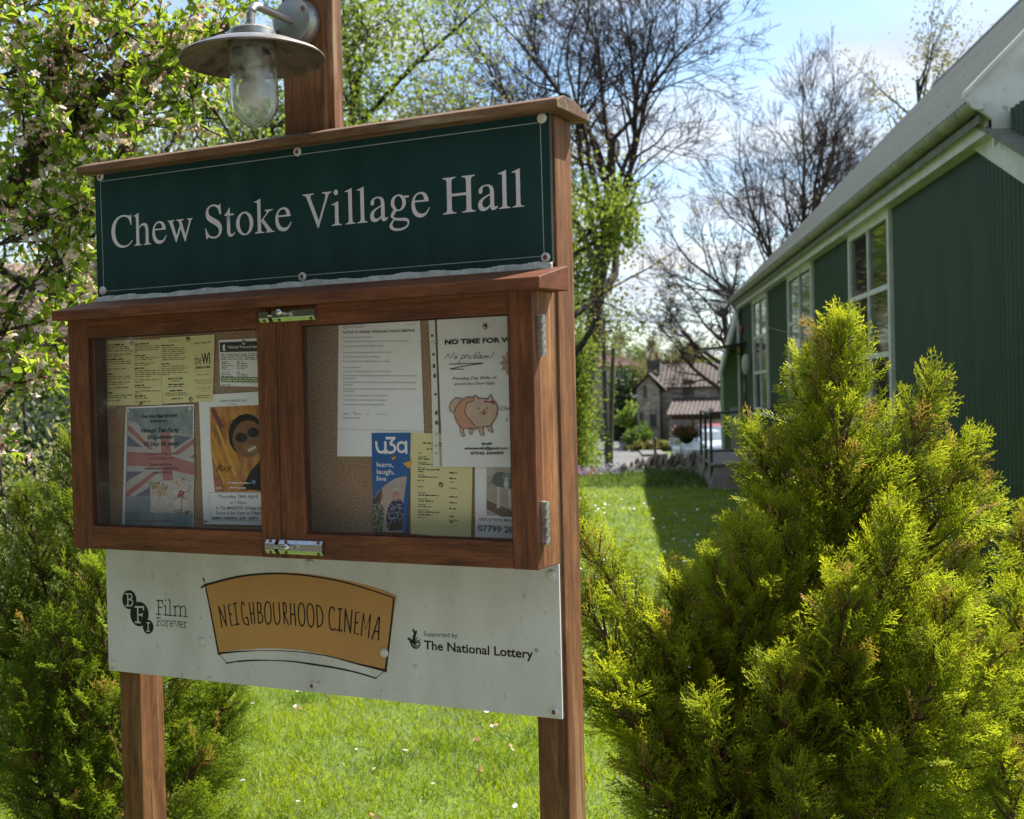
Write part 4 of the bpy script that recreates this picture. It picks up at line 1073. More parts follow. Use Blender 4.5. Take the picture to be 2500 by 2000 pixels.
pr.poly(Fz([(176, 1010), (232, 920), (290, 845), (298, 900), (302, 960), (270, 1030), (200, 1060), (178, 1050)]), plain((0.07, 0.04, 0.035)), 1.6)
pr.poly(Fz([(270, 905), (300, 900), (306, 940), (300, 975), (272, 1000)]), plain((0.26, 0.14, 0.10)), 1.8)
pr.poly(Fz([(178, 1050), (270, 1030), (312, 1090), (318, 1200), (300, 1430), (180, 1428)]), mat('dotted_dress_print', (0.05, 0.055, 0.04), 0.6, (0.32, 0.32, 0.22), scale=260, detail=1, lo=.48, hi=.58), 1.8)
pr.poly(Fz([(375, 1090), (410, 1030), (450, 1000), (530, 985), (580, 1040), (592, 1150), (600, 1430), (360, 1400), (350, 1250)]), mat('patterned_jumper_print', (0.02, 0.025, 0.08), 0.6, (0.36, 0.38, 0.46), scale=190, detail=1, lo=.52, hi=.60), 1.8)
pr.ell(*zF(478, 935), 54 / 5.53, 78 / 5.53, plain((0.52, 0.30, 0.23)), 2); pr.poly(Fz([(420, 930), (425, 870), (450, 842), (505, 840), (535, 875), (538, 930), (520, 890), (480, 868), (445, 885)]), plain((0.55, 0.50, 0.46)), 2.3)
pr.ell(*zF(458, 915), 1.3, 1, dk_, 2.4); pr.ell(*zF(500, 912), 1.3, 1, dk_, 2.4); pr.ell(*zF(478, 965), 4, 2.4, plain((0.35, 0.08, 0.07)), 2.4); pr.ell(*zF(478, 962), 3, 1, M.paper, 2.6)
pr.poly(Fz([(580, 1040), (632, 680), (632, 1448), (575, 1445)]), BLU, 2.4)
pr.poly(Fz([(400, 1330), (575, 1290), (575, 1380), (390, 1420)]), plain((0.06, 0.04, 0.04)), 2.2)
ink(pr, sh, 'printed_picture'); pin(sh, *zF(455, 428), T_)
# yellow list
sh = sheet('meeting_list', [zF(676, 92), zF(1520, 110), zF(1492, 1520), zF(678, 1456)], TP + 0.0004, M.paper_y, 'yellow list of monthly meeting dates pinned beside the blue leaflet', 'leaflet')
T_ = TP + 0.0004; pr = Print(T_)
hd = [('DATE', 780, 372, 824), ('January 20th', 780, 422, 888), ('February 17th', 780, 496, 895), ('March 17th', 778, 568, 872), ('April 28th', 776, 666, 858), ('May 19th', 772, 744, 860), ('JUNE/JULY', 770, 826, 862), ('August 18th', 775, 908, 876), ('September 15th', 775, 990, 905), ('October 20th', 773, 1066, 880), ('November 17th', 771, 1142, 902), ('December 15th', 768, 1240, 892)]
for s_, a, b, c in hd: pr.text(s_, *zF(a, b), *zF(c, b + 3), 17 / 5.53, I_K, bold=.02)
pr.greek([(*zF(780, y), *zF(x, y + 6)) for y, x in ((452, 955), (522, 980), (595, 1070), (622, 850), (695, 1055), (942, 1055), (1020, 985), (1095, 965), (1170, 1078), (1205, 975))], I_G, 2.8, 5)
for s_, a, b, c in (('NO MEETING', 1200, 848, 1305), ('AGM', 1204, 765, 1250), ('Christmas Social', 1188, 1278, 1322)): pr.text(s_, *zF(a, b), *zF(c, b + 4), 17 / 5.53, I_K, bold=.02)
pr.greek([(*zF(1200, y), *zF(x, y + 5)) for y, x in ((640, 1310), (715, 1292), (965, 1310), (1042, 1300), (1122, 1292), (1226, 1280), (1302, 1256))] + [(*zF(845, 240), *zF(1100, 246)), (*zF(965, 275), *zF(1100, 278)), (*zF(890, 318), *zF(1080, 322))], I_K, 2.9, 6)
ink(pr, sh); pin(sh, *zF(1090, 793), T_)
# found dog flyer
sh = sheet('pet_flyer', [(1159.5, 1120), (1300, 1118), (1303, 1322), (1160, 1319.5)], TP, M.paper, 'white flyer with a grey and white animal photo, bottom right in cabinet', 'flyer')
pr = Print(TP)
pr.poly([(1188, 1132), (1285, 1131), (1287, 1260), (1188, 1259)], plain((0.42, 0.37, 0.32)), 1); pr.poly([(1188, 1221), (1287, 1262), (1225, 1262), (1188, 1242)], plain((0.16, 0.11, 0.09)), 1.4); pr.poly([(1188, 1131), (1212, 1131), (1205, 1160), (1188, 1162)], plain((0.5, 0.45, 0.4)), 1.4)
gr_ = plain((0.13, 0.15, 0.16)); wh_ = plain((0.58, 0.58, 0.58))
pr.poly([(1201, 1178), (1204, 1160), (1216, 1152), (1232, 1154), (1262, 1158), (1275, 1185), (1262, 1196), (1240, 1192), (1212, 1188)], gr_, 1.6)
pr.poly([(1227, 1162), (1226, 1152), (1232, 1157)], gr_, 2.1); pr.poly([(1243, 1157), (1250, 1153), (1248, 1163)], gr_, 2.1)
pr.ell(1237, 1165, 9.5, 9.5, plain((0.22, 0.27, 0.30)), 2); pr.poly([(1233, 1166), (1240, 1166), (1243, 1186), (1236, 1196), (1230, 1184)], wh_, 2.3); pr.ell(1232.5, 1164, 1.2, 1.2, dk_, 2.5); pr.ell(1241.5, 1164, 1.2, 1.2, dk_, 2.5); pr.ell(1236.5, 1172, 1.8, 1.3, dk_, 2.5)
pr.poly([(1214, 1188), (1221, 1189), (1221, 1240), (1213, 1241)], wh_, 2); pr.poly([(1240, 1196), (1248, 1196), (1249, 1238), (1243, 1238)], wh_, 2); pr.stroke([(1204, 1172), (1196, 1180), (1190, 1188)], 1.5, gr_, 1.8)
pr.text('GREY & WHITE MALE CAT', 1170, 1271, 1272, 1275, 7.2, I_G, bold=.015); pr.text('07799 280', 1167, 1296, 1266, 1302, 15, I_G, bold=.02)
ink(pr, sh, 'printed_picture')
# dog walking poster in a punched sleeve
zE = lambda u, v: (1040 + u / 4.4217, 760 + v / 4.4217)
T_ = TP + 0.004
sh = sheet('plastic_sleeve', [(1044.5, 770), (1290, 760), (1302, 1143), (1056.5, 1140)], T_, M.pane, 'clear punched plastic sleeve holding the dog walking poster', 'plastic sleeve')
pr = Print(T_)
strip_in = [(27, 100), (95, 98), (115, 600), (150, 1680), (78, 1685), (55, 600)]
pr.poly([zE(*p) for p in strip_in], M.sleeve, 1)
for u, v, rx, ry in ((68, 263, 16, 16), (82, 466, 16, 16), (88, 592, 17, 26), (95, 698, 17, 26), (105, 898, 16, 16), (113, 1097, 17, 26), (115, 1203, 17, 26), (115, 1328, 16, 16), (115, 1450, 16, 16), (115, 1532, 16, 16)):
    pr.ell(*zE(u, v), rx / 4.42, ry / 4.42, plain((0.13, 0.09, 0.06)) if v < 1300 else plain((0.50, 0.47, 0.28)), 1.6, 10)
pr.stroke([zE(58, 330), zE(70, 315), (zE(86, 325)), zE(86, 350), zE(74, 360)], .8, I_G, 1.6)
ink(pr, sh, 'punched_strip')
T2 = TP + 0.0030
sh = sheet('dog_walking_poster', [(1066, 768), (1290, 760), (1302, 1141.5), (1080.3, 1140)], T2, M.paper, 'white dog walking poster with a drawing of a fluffy peach dog with a red bow', 'poster')
T2b = T_; pr = Print(T_ + 0.0004); Ez = lambda pts: [zE(*p) for p in pts]
pr.text('NO TIME FOR WALKS?', *zE(204, 360), *zE(1180, 322), 52 / 4.42, I_K, bold=.045)
pr.stroke(Ez([(208, 515), (240, 462), (262, 512), (308, 440)]), 1.3, I_K); pr.stroke(Ez([(325, 480), (308, 500), (318, 515), (335, 500), (325, 480)]), 1.3, I_K)
pr.stroke(Ez([(350, 570), (375, 520), (395, 478), (415, 480), (405, 510), (378, 512)]), 1.3, I_K); pr.stroke(Ez([(420, 512), (435, 480), (450, 478), (452, 490)]), 1.3, I_K); pr.stroke(Ez([(475, 480), (460, 500), (472, 512), (488, 498), (475, 480)]), 1.3, I_K)
pr.stroke(Ez([(545, 440), (520, 480), (515, 510), (535, 508), (545, 485), (525, 480)]), 1.3, I_K); pr.stroke(Ez([(580, 440), (555, 500), (565, 512), (590, 495), (605, 480), (595, 475), (582, 495), (595, 510), (615, 500)]), 1.3, I_K)
pr.stroke(Ez([(620, 505), (632, 482), (640, 505), (652, 480), (660, 505), (672, 480), (682, 500)]), 1.3, I_K); pr.stroke(Ez([(735, 440), (705, 495)]), 1.3, I_K); pr.ell(*zE(698, 508), 1, 1, I_K)
pr.stroke(Ez([(252, 572), (615, 562)]), 1.8, I_K, smooth=False); pr.stroke(Ez([(612, 565), (430, 590), (260, 625)]), 1.8, I_K); pr.stroke(Ez([(258, 625), (414, 627)]), 1.8, I_K, smooth=False)
pr.text('Providing Dog Walks all', *zE(285, 742), *zE(764, 730), 32 / 4.42, I_K, shear=.4); pr.text('around the Chew Valley', *zE(303, 800), *zE(750, 792), 32 / 4.42, I_K, shear=.4)
peach, pch2 = plain((0.58, 0.42, 0.34)), plain((0.60, 0.31, 0.20))
def zig(pts, amp, seed):
    r3 = random.Random(seed); o = []
    for i in range(len(pts) - 1):
        (a, b), (c, d) = pts[i], pts[i + 1]; L = math.hypot(c - a, d - b); nn = max(1, int(L / 24))
        nx, ny = (d - b) / L, -(c - a) / L
        for k in range(nn):
            u = k / nn; o.append((a + (c - a) * u, b + (d - b) * u)); u2 = (k + .75) / nn; am = amp * r3.uniform(.7, 1.3)
            o.append((a + (c - a) * u2 + nx * am, b + (d - b) * u2 + ny * am))
    return o + [pts[-1]]
OUT = plain((0.10, 0.045, 0.045))
tail = zig([(300, 1095), (262, 1060), (268, 1000), (300, 960), (340, 940), (385, 955)], 14, 1)
pr.poly(Ez(tail + [(400, 1080)]), peach, 1); pr.stroke(Ez(tail), 1.8, OUT, 3, smooth=False)
body = zig([(560, 1265), (470, 1260), (400, 1255), (350, 1215), (315, 1130), (322, 1060), (370, 985), (450, 935), (520, 935)], 14, 2)
for lp in ([(365, 1240), (375, 1320), (400, 1352), (422, 1340), (405, 1310), (412, 1250)], [(462, 1260), (470, 1315), (490, 1330), (502, 1310), (490, 1260)], [(565, 1250), (585, 1325), (610, 1342), (632, 1325), (615, 1300), (622, 1230)], [(655, 1240), (680, 1290), (710, 1308), (725, 1290), (708, 1262), (712, 1190)]):
    pr.poly(Ez(lp), peach, 1); pr.stroke(Ez(lp), 1.8, OUT, 1.3)
pr.poly(Ez(body + [(600, 1100)]), pch2, 1.7); pr.stroke(Ez(body), 1.8, OUT, 3, smooth=False)
head = zig([(455, 985), (430, 1060), (440, 1120), (500, 1190), (545, 1245), (620, 1240), (690, 1230), (735, 1170), (765, 1100), (770, 1040), (745, 985)], -16, 3)
pr.poly(Ez([(455, 985), (515, 965), (530, 905), (575, 945), (660, 945), (700, 905), (722, 960), (745, 985)] + head[::-1][1:-1]), peach, 2.2)
pr.stroke(Ez(head), 1.9, OUT, 3.2, smooth=False); pr.stroke(Ez([(455, 985), (515, 965), (522, 930), (538, 906), (575, 945), (620, 940), (665, 948), (690, 910), (708, 905), (722, 960)]), 1.9, OUT, 3.2)
pr.poly(Ez([(635, 955), (680, 975), (740, 960), (742, 1010), (695, 985), (632, 990)]), plain((0.30, 0.03, 0.07)), 3.4)
pr.ell(*zE(573, 1048), 1.8, 2, dk_, 3); pr.ell(*zE(665, 1045), 1.8, 2, dk_, 3); pr.ell(*zE(628, 1072), 2.6, 1.8, dk_, 3); pr.stroke(Ez([(592, 1092), (612, 1102), (628, 1085), (645, 1100), (662, 1082)]), 1.6, OUT, 3); pr.ell(*zE(630, 1105), 2.8, 2.8, plain((0.45, 0.08, 0.08)), 3.1)
pr.text('Email:', *zE(603, 1444), *zE(716, 1440), 26 / 4.42, I_K, bold=.035); pr.text('evianasmith@gmail.com', *zE(416, 1492), *zE(890, 1490), 26 / 4.42, I_K, bold=.035); pr.text('07342 694495', *zE(480, 1548), *zE(840, 1546), 30 / 4.42, I_K, bold=.03)
pr.text('Check', *zE(802, 1070), *zE(960, 1066), 44 / 4.42, I_K, shear=.4); pr.text('£', *zE(856, 1185), *zE(892, 1185), 38 / 4.42, I_K, shear=.4)
star = []
for k in range(24):
    a = k * math.pi / 12; r = 150 if k % 2 == 0 else 112
    star.append((940 + r * math.cos(a), 560 + r * math.sin(a)))
pr.poly(Ez(star), plain((0.50, 0.33, 0.28)), 1); pr.text('Save', *zE(850, 568), *zE(960, 566), 34 / 4.42, I_K, 1.6, shear=.4)
ink(pr, sh, 'printed_picture'); pin(sh, *zE(640, 168), T_ + .0004)

# ================================================================== LAMP
lamp = empty('lantern_lamp', BW(-0.1804, -0.016, Z(0.7928)), -YAW)
tag(lamp, 'round steel lamp with clear glass jar hanging from a bent arm above the noticeboard', 'lamp')
RX = Matrix.Rotation(math.pi / 2, 4, 'X')
g = G(); g.lathe([(0.047, 0), (0.050, 0.003), (0.050, 0.018), (0.048, 0.022), (0.047, 0.034), (0.044, 0.036)], 36, 0, RX); bp_ = g.build('back_plate', M.dull_steel, lamp, smooth=True)
for a in (0.55, -2.6):
    g = G(); g.lathe([(0.0045, 0.0), (0.005, 0.003), (0.003, 0.006)], 10, 0, Matrix.Translation((0.038 * math.cos(a), -0.035, 0.038 * math.sin(a))) @ RX); g.build('screw', M.rust, bp_)
LT = 0.152 + 0.016
arm = [(0, -0.034, 0)] + [(0, -(LT - 0.028), 0)] + [(0, -(LT - 0.028) - 0.028 * math.sin(a * math.pi / 12), -0.028 * (1 - math.cos(a * math.pi / 12))) for a in range(1, 7)] + [(0, -LT, -0.055)]
g = G(); g.tube(arm, 0.0088, 14); g.build('arm', M.steel, lamp, smooth=True)
TM = Matrix.Translation((0, -LT, 0)) @ Matrix.Rotation(math.radians(-1.6), 4, 'Y')
z0 = -0.052
g = G(); g.lathe([(0.018, z0), (0.041, z0 - 0.002), (0.0455, z0 - 0.006), (0.046, z0 - 0.024), (0.046, z0 - 0.026)], 36, 0, TM); g.build('lamp_cap', M.steel, lamp, smooth=True)
g = G(); g.lathe([(0.040, z0 - 0.024), (0.060, z0 - 0.027), (0.100, z0 - 0.037), (0.136, z0 - 0.053), (0.1425, z0 - 0.058)], 56, 0, TM, cap=False)
g.lathe([(0.1425, z0 - 0.058), (0.1435, z0 - 0.060), (0.1425, z0 - 0.0625), (0.136, z0 - 0.0565), (0.100, z0 - 0.0395), (0.060, z0 - 0.0295), (0.040, z0 - 0.0265)], 56, 1, TM, cap=False)
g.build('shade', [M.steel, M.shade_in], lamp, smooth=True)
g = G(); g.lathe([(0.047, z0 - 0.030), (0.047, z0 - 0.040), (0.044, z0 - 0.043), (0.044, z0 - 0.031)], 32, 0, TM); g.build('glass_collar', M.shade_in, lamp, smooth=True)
gp = [(0.0455, z0 - 0.042), (0.0465, z0 - 0.08), (0.0475, z0 - 0.13)] + [(0.0475 * math.cos(a * math.pi / 16), z0 - 0.143 - 0.053 * math.sin(a * math.pi / 16)) for a in range(0, 9)]
gi = [(r - 0.0022 if r > 0.004 else 0.0001, z + (0.0 if i < 3 else 0.0022)) for i, (r, z) in enumerate(gp)]
g = G(); g.lathe([(max(r, 0.0001), z) for r, z in gp][::-1] + gi, 40, 0, TM, cap=False); g.build('glass_jar', M.jar, lamp, smooth=True)
g = G(); g.lathe([(0.021, z0 - 0.034), (0.021, z0 - 0.072), (0.0185, z0 - 0.078), (0.0001, z0 - 0.078)], 24, 0, TM); g.build('lamp_holder', M.dull_steel, lamp, smooth=True)
bpz = [(0.016, -0.076), (0.0165, -0.090), (0.021, -0.104)] + [(0.031 * math.cos(a), -0.1255 + 0.031 * math.sin(a)) for a in [0.75 - k * (0.75 + math.pi / 2) / 10 for k in range(11)]]
g = G(); g.lathe([(max(r, 0.0002), z0 + z) for r, z in bpz], 28, 0, TM, cap=False); g.build('light_bulb', M.bulb, lamp, smooth=True)

# ================================================================== GROUND
def sm(a, b, x):
    t = np.clip((x - a) / (b - a), 0, 1); return t * t * (3 - 2 * t)
def gz(x, y):
    x = np.asarray(x, float); y = np.asarray(y, float)
    z = -1.0 * sm(24.6, 33, y) - 0.75 * sm(34, 62, y) - 2.3 * sm(62, 175, y)
    z = z + 17 * sm(200, 520, y) + 9 * sm(420, 800, y)
    z = z + 1.2 * sm(-6, -30, x) * sm(8, 40, y)
    return z
xs = np.concatenate([np.linspace(-420, -30, 26), np.linspace(-28, 28, 57), np.linspace(30, 420, 26)])
ys = np.concatenate([np.linspace(-60, -4, 8), np.linspace(-2, 70, 73), np.linspace(75, 200, 26), np.linspace(215, 900, 40)])
X, Y = np.meshgrid(xs, ys)
Vg = np.stack([X, Y, gz(X, Y)], -1).reshape(-1, 3)
nx, ny = len(xs), len(ys)
ii = (np.arange(ny - 1)[:, None] * nx + np.arange(nx - 1)[None]).ravel()
Fg = np.stack([ii, ii + 1, ii + nx + 1, ii + nx], 1)
M.lawn = mat('lawn_turf', (0.050, 0.085, 0.012), 0.9, (0.105, 0.165, 0.020), scale=1.4, detail=10, lo=.35, hi=.65, bump=0.8, bscale=60, spots=((0.09, 0.07, 0.035), 2.2, 0.66, 0.5))
gnd = mobj('ground', np_mesh('ground', Vg, [Fg], M.lawn, smooth=True)); tag(gnd, kind='structure')

# road and lane beyond the wall
M.road = mat('worn_asphalt', (0.085, 0.083, 0.082), 0.9, (0.13, 0.127, 0.122), scale=0.6, detail=8, spots=((0.09, 0.09, 0.09), 3, .62, .6), bump=0.1, bscale=40)
def strip(name, rows, m, dz=0.03, kind='structure'):
    """rows: (y, x_left, x_right); follows the ground"""
    V, F = [], []
    R2 = []
    for (a, b) in zip(rows[:-1], rows[1:]):
        n = max(1, int(abs(b[0] - a[0]) / 2))
        for k in range(n):
            u = k / n; R2.append(tuple(a[i] + (b[i] - a[i]) * u for i in range(3)))
    R2.append(rows[-1]); nc = 8
    for y, xl, xr in R2:
        for k in range(nc + 1):
            x = xl + (xr - xl) * k / nc; V.append((x, y, float(gz(x, y)) + dz))
    for j in range(len(R2) - 1):
        for k in range(nc):
            a = j * (nc + 1) + k; F.append((a, a + 1, a + nc + 2, a + nc + 1))
    me = bpy.data.meshes.new(name); me.from_pydata(V, [], F); me.materials.append(m); me.update()
    return tag(mobj(name, me), kind=kind)
def px_x(px, y): return float(P(px, 1000, y)[0])
strip('road', [(27.5, -6, 14), (34, -8, 20), (60, -14, 34), (63, -14, 34)], M.road)
strip('lane', [(63.2, px_x(1420, 63), px_x(1566, 63)), (75, px_x(1425, 75), px_x(1548, 75)), (100, px_x(1438, 100), px_x(1535, 100)), (150, px_x(1448, 150), px_x(1522, 150)), (180, px_x(1452, 180), px_x(1512, 180))], M.road, 0.034)
g = G()
kx = [(63.5, 1567), (75, 1549), (100, 1536), (150, 1523)]
for (ya, pa), (yb, pb) in zip(kx[:-1], kx[1:]):
    xa, xb = px_x(pa, ya), px_x(pb, yb); za, zb = float(gz(xa, ya)), float(gz(xb, yb))
    w = 1.2
    g.add([(xa, ya, za), (xa + w, ya, za), (xa + w, ya, za + .13), (xa, ya, za + .13), (xb, yb, zb), (xb + w, yb, zb), (xb + w, yb, zb + .13), (xb, yb, zb + .13)],
          [(3, 2, 6, 7), (0, 3, 7, 4), (0, 1, 2, 3), (1, 5, 6, 2)])
M.kerb = mat('pavement_concrete', (0.14, 0.135, 0.13), 0.9, (0.10, 0.097, 0.09), scale=2)
tag(g.build('pavement', M.kerb), kind='structure')

# ---- grass on the lawn
M.grass = leaf_mat('grass_blades', (0.160, 0.230, 0.011), (0.245, 0.315, 0.018), 0.5, 0.45, scale=1.6, tmul=1.7, spec=0.25)
M.daisy = mat('daisy_petals', (0.75, 0.75, 0.72), 0.7)
rng = np.random.default_rng(7)
def in_view(x, y, m=0.35):
    return np.abs(x) < 0.42 * y + m
def blades(n, y0, y1, h, w, pw=1.0):
    y = y0 + (y1 - y0) * rng.random(n) ** pw
    x = (rng.random(n) * 2 - 1) * (0.42 * y + 0.4)
    # only where the lawn is: this side of the hall wall, nearer than the flower border
    lat = x * math.cos(math.radians(4.9)) - y * math.sin(math.radians(4.9))
    ok = (lat < 2.75)
    x, y = x[ok], y[ok]; n = len(x)
    # clumps
    cl = np.sin(x * 5.1 + 1.7 * np.sin(y * 3.3)) * np.cos(y * 4.3 + 1.3 * np.sin(x * 2.7))
    hh = h * (0.65 + 0.5 * rng.random(n)) * (1 + 0.35 * cl)
    C = np.stack([x, y, gz(x, y) - 0.003], 1)
    lean = rng.normal(size=(n, 2)) * 0.42
    D = np.stack([lean[:, 0], lean[:, 1], np.ones(n)], 1)
    N = np.stack([rng.normal(size=n), rng.normal(size=n), np.zeros(n)], 1)
    D /= np.linalg.norm(D, axis=1, keepdims=True)
    S = np.cross(D, N); S /= np.linalg.norm(S, axis=1, keepdims=True)
    ww = (w * (0.7 + 0.6 * rng.random(n)))[:, None]
    mid = C + D * hh[:, None] * 0.55
    bend = np.stack([lean[:, 0], lean[:, 1], -0.25 * np.ones(n)], 1) * hh[:, None] * 0.35
    tip = C + D * hh[:, None] + bend
    V = np.stack([C - S * ww * .5, C + S * ww * .5, mid + S * ww * .4, mid - S * ww * .4, tip], 1).reshape(-1, 3)
    b = (np.arange(n) * 5)[:, None]
    return V, b + np.array([[0, 1, 2, 3]]), b + np.array([[3, 2, 4]])
sets = [blades(95000, 4.2, 8.5, 0.055, 0.0042), blades(52000, 8.5, 14, 0.055, 0.007), blades(36000, 14, 20.6, 0.06, 0.012)]
V = []; Q = []; T = []; o = 0
for a, b, c in sets:
    V.append(a); Q.append(b + o); T.append(c + o); o += len(a)
M.straw = leaf_mat('dry_grass_blades', (0.30, 0.24, 0.10), (0.42, 0.36, 0.18), .3, scale=3, tmul=1.0)
ds = [blades(5200, 4.3, 9.5, 0.05, 0.0035), blades(3500, 9.5, 20, .055, .008)]
M.tuft = leaf_mat('lush_grass_tufts', (0.075, 0.14, 0.014), (0.12, 0.20, 0.02), .5, scale=1.2, tmul=1.6)
ts = []
for _ in range(46):
    ty = rng.uniform(4.6, 11) ; tx = rng.uniform(-.42, .42) * ty; nb = 70
    a, b, c = blades(nb, 4.5, 4.6, .085, .0048); k_ = len(a) // 5
    off = np.repeat(np.stack([tx + rng.normal(size=k_) * .05, ty + rng.normal(size=k_) * .05], 1), 5, 0); base_ = np.repeat(a[::5, :2], 5, 0)
    a[:, :2] += off - base_; ts.append((a, b, c))
def merge(lst, o):
    V2, Q2, T2 = [], [], []
    for a, b, c in lst: V2.append(a); Q2.append(b + o); T2.append(c + o); o += len(a)
    return V2, np.concatenate(Q2), np.concatenate(T2), o
V3, Q3, T3, o2 = merge(ds, o); V4, Q4, T4, o3 = merge(ts, o2)
gr = mobj('lawn_grass', np_mesh('lawn_grass', np.concatenate(V + V3 + V4), [np.concatenate(Q), np.concatenate(T), Q3, T3, Q4, T4], [M.grass, M.straw, M.tuft], [0, 0, 1, 1, 2, 2])); tag(gr, 'bright green mown lawn grass in front of the hall', 'grass', kind='stuff')
# daisies: white heads on the lawn
n = 620
y = np.concatenate([9 + 12.5 * rng.random(560), 4.6 + 3.5 * rng.random(60)]); x = np.where(np.arange(n) < 560, (rng.random(n) * 5.2 - 1.2) + y * 0.06, (rng.random(n) * 2 - 1) * 2.2)
cl = np.sin(x * 1.9 + y * .7) + np.sin(y * 1.3 - x) + rng.random(n) * 1.4
ok = (cl > 0.35) & (x * math.cos(.0855) - y * math.sin(.0855) < 2.5); x, y = x[ok], y[ok]; n = len(x)
r = 0.008 + 0.006 * rng.random(n) + (y > 9) * 0.004
ang = np.arange(6) * math.pi / 3
tilt = rng.normal(size=(n, 2)) * .35
V = np.stack([x[:, None] + r[:, None] * np.cos(ang), y[:, None] + r[:, None] * np.sin(ang), gz(x, y)[:, None] + 0.055 + r[:, None] * (tilt[:, :1] * np.cos(ang) + tilt[:, 1:] * np.sin(ang))], -1).reshape(-1, 3)
b = (np.arange(n) * 6)[:, None]
da = mobj('daisies', np_mesh('daisies', V, [b + np.array([[0, 1, 2, 3]]), b + np.array([[0, 3, 4, 5]])], M.daisy)); tag(da, 'small white daisies scattered through the lawn', 'daisies', kind='stuff')
# fallen blossom petals
pts = [(703 / 2.015 + 380, 262 / 2.015 + 1600), (1580 / 2.015 + 380, 425 / 2.015 + 1600), (1752 / 2.015 + 380, 455 / 2.015 + 1600), (1665 / 2.015 + 380, 345 / 2.015 + 1600), (1597 / 2.015 + 380, 570 / 2.015 + 1600), (1070 / 2.015 + 380, 792 / 2.015 + 1600)]
M.petal = leaf_mat('pink_petal', (0.62, 0.36, 0.30), (0.75, 0.58, 0.48), 0.35, tmul=1.0)
for k, (px_, py_) in enumerate(pts):
    d = ray(px_, py_); lam = -(EYE - 0.05) / d[2]; p = d * lam
    pv, pf = diamonds(np.tile([[0, 0, 0]], (4, 1)), rand_dirs(np.random.default_rng(k), 4) + [0, 0, .4], rand_dirs(np.random.default_rng(k + 9), 4), [.026] * 4, [.02] * 4)
    o_ = mobj('fallen_petal', np_mesh('fallen_petal', pv, [pf], M.petal), loc=(p[0], p[1], 0.05))
    tag(o_, 'fallen pink blossom petals lying on the sunny lawn', 'petals', 'fallen petals on the lawn')

# ================================================================== THE HALL (x = along the wall away from us, y = towards the lawn, z up)
HA = math.radians(4.9)
HL = 2.8
hall = empty('village_hall', (HL * math.cos(HA), -HL * math.sin(HA), 0), math.pi / 2 - HA)
tag(hall, 'dark green corrugated iron hall with tall white windows and pale metal roof', 'hall')
M.iron = mat('dark_green_corrugated_iron', (0.022, 0.048, 0.024), 0.45, (0.033, 0.068, 0.035), scale=1.2, detail=8, spots=((0.05, 0.065, 0.045), 4, .60, .6), stretch=(2, 1, .35), spec=0.4)
M.roofm = mat('pale_weathered_roof_metal', (0.175, 0.195, 0.16), 0.6, (0.11, 0.11, 0.08), scale=1.3, stretch=(6, .5, .5), detail=8, lo=.40, hi=.68, spots=((0.13, 0.11, 0.075), 3.5, .60, .7), spec=0.4)
M.wpaint = mat('weathered_white_paint', (0.70, 0.70, 0.66), 0.55, (0.52, 0.51, 0.46), scale=5, detail=9, lo=.4, hi=.75, spots=((0.16, 0.15, 0.11), 14, .64, .8))
M.gutter = mat('algae_stained_gutter', (0.34, 0.33, 0.24), 0.55, (0.20, 0.21, 0.13), scale=4, detail=8, spots=((0.07, 0.07, 0.05), 9, .62, .7))
M.hglass = mat('dark_window_glass', (0.012, 0.014, 0.014), 0.04, (0.02, 0.022, 0.022), scale=3, spec=0.9)
M.lightgreen = mat('light_green_render', (0.15, 0.235, 0.115), 0.85, (0.18, 0.27, 0.14), scale=5, bump=0.2, bscale=80)
M.concrete = mat('mossy_concrete', (0.20, 0.16, 0.145), 0.9, (0.28, 0.26, 0.235), scale=3, detail=9, spots=((0.09, 0.045, 0.04), 2.2, .50, .85), bump=0.3, bscale=20)
M.blackmetal = mat('black_painted_metal', (0.015, 0.016, 0.018), 0.4, (0.03, 0.03, 0.032), scale=20)
# corrugated sheets: sinusoidal profile, wave 76 mm, 0.76 m wide, two courses with a lap
def corr(width, height, wave=0.095, amp=0.019, per=8):
    n = int(round(width / wave * per)) + 1
    u = np.linspace(0, width, n); w = amp * np.sin(u / wave * 2 * math.pi)
    V = np.concatenate([np.stack([u, w, np.zeros(n)], 1), np.stack([u, w, np.full(n, height)], 1), np.stack([u, w - .002, np.zeros(n)], 1), np.stack([u, w - .002, np.full(n, height)], 1)])
    i = np.arange(n - 1)
    F = np.concatenate([np.stack([i + 1, i, n + i, n + i + 1], 1), np.stack([2 * n + i, 2 * n + i + 1, 3 * n + i + 1, 3 * n + i], 1)])
    return V, F
seam = EYE + 0.165
SW = 0.76
v, f = corr(SW, 3.55 - seam); me_up = np_mesh('corrugated_sheet', v, [f], M.iron, smooth=True)
v, f = corr(SW, seam + 0.22); me_lo = np_mesh('corrugated_sheet', v, [f], M.iron, smooth=True)
XS, XE = 5.32, 27.6
k = 0
while XS + k * SW < XE:
    o_ = mobj('corrugated_sheet', me_up, hall); o_.location = (XS + k * SW, 0.004, seam - 0.03)
    o_ = mobj('corrugated_sheet', me_lo, hall); o_.location = (XS + k * SW, 0.0, -0.2)
    k += 1
# core walls behind the sheets (give thickness, close the gable)
RX0, RX1, RW = 8.95, 27.75, 8.6      # main roof from, to, hall width
g = G()
g.box(XS, XE, -0.03, -0.18, -0.1, 3.4)
g.box(9.2, XE, -RW, -RW - .15, -0.1, 3.4)
for x in (9.25, XE - 0.15):
    g.prism([(-0.18, -0.1), (-0.18, 3.4), (-RW / 2, 3.4 + RW / 2 - .1), (-RW, 3.4), (-RW, -0.1)], x, x + .12, 0)
g.build('wall', M.iron, hall)
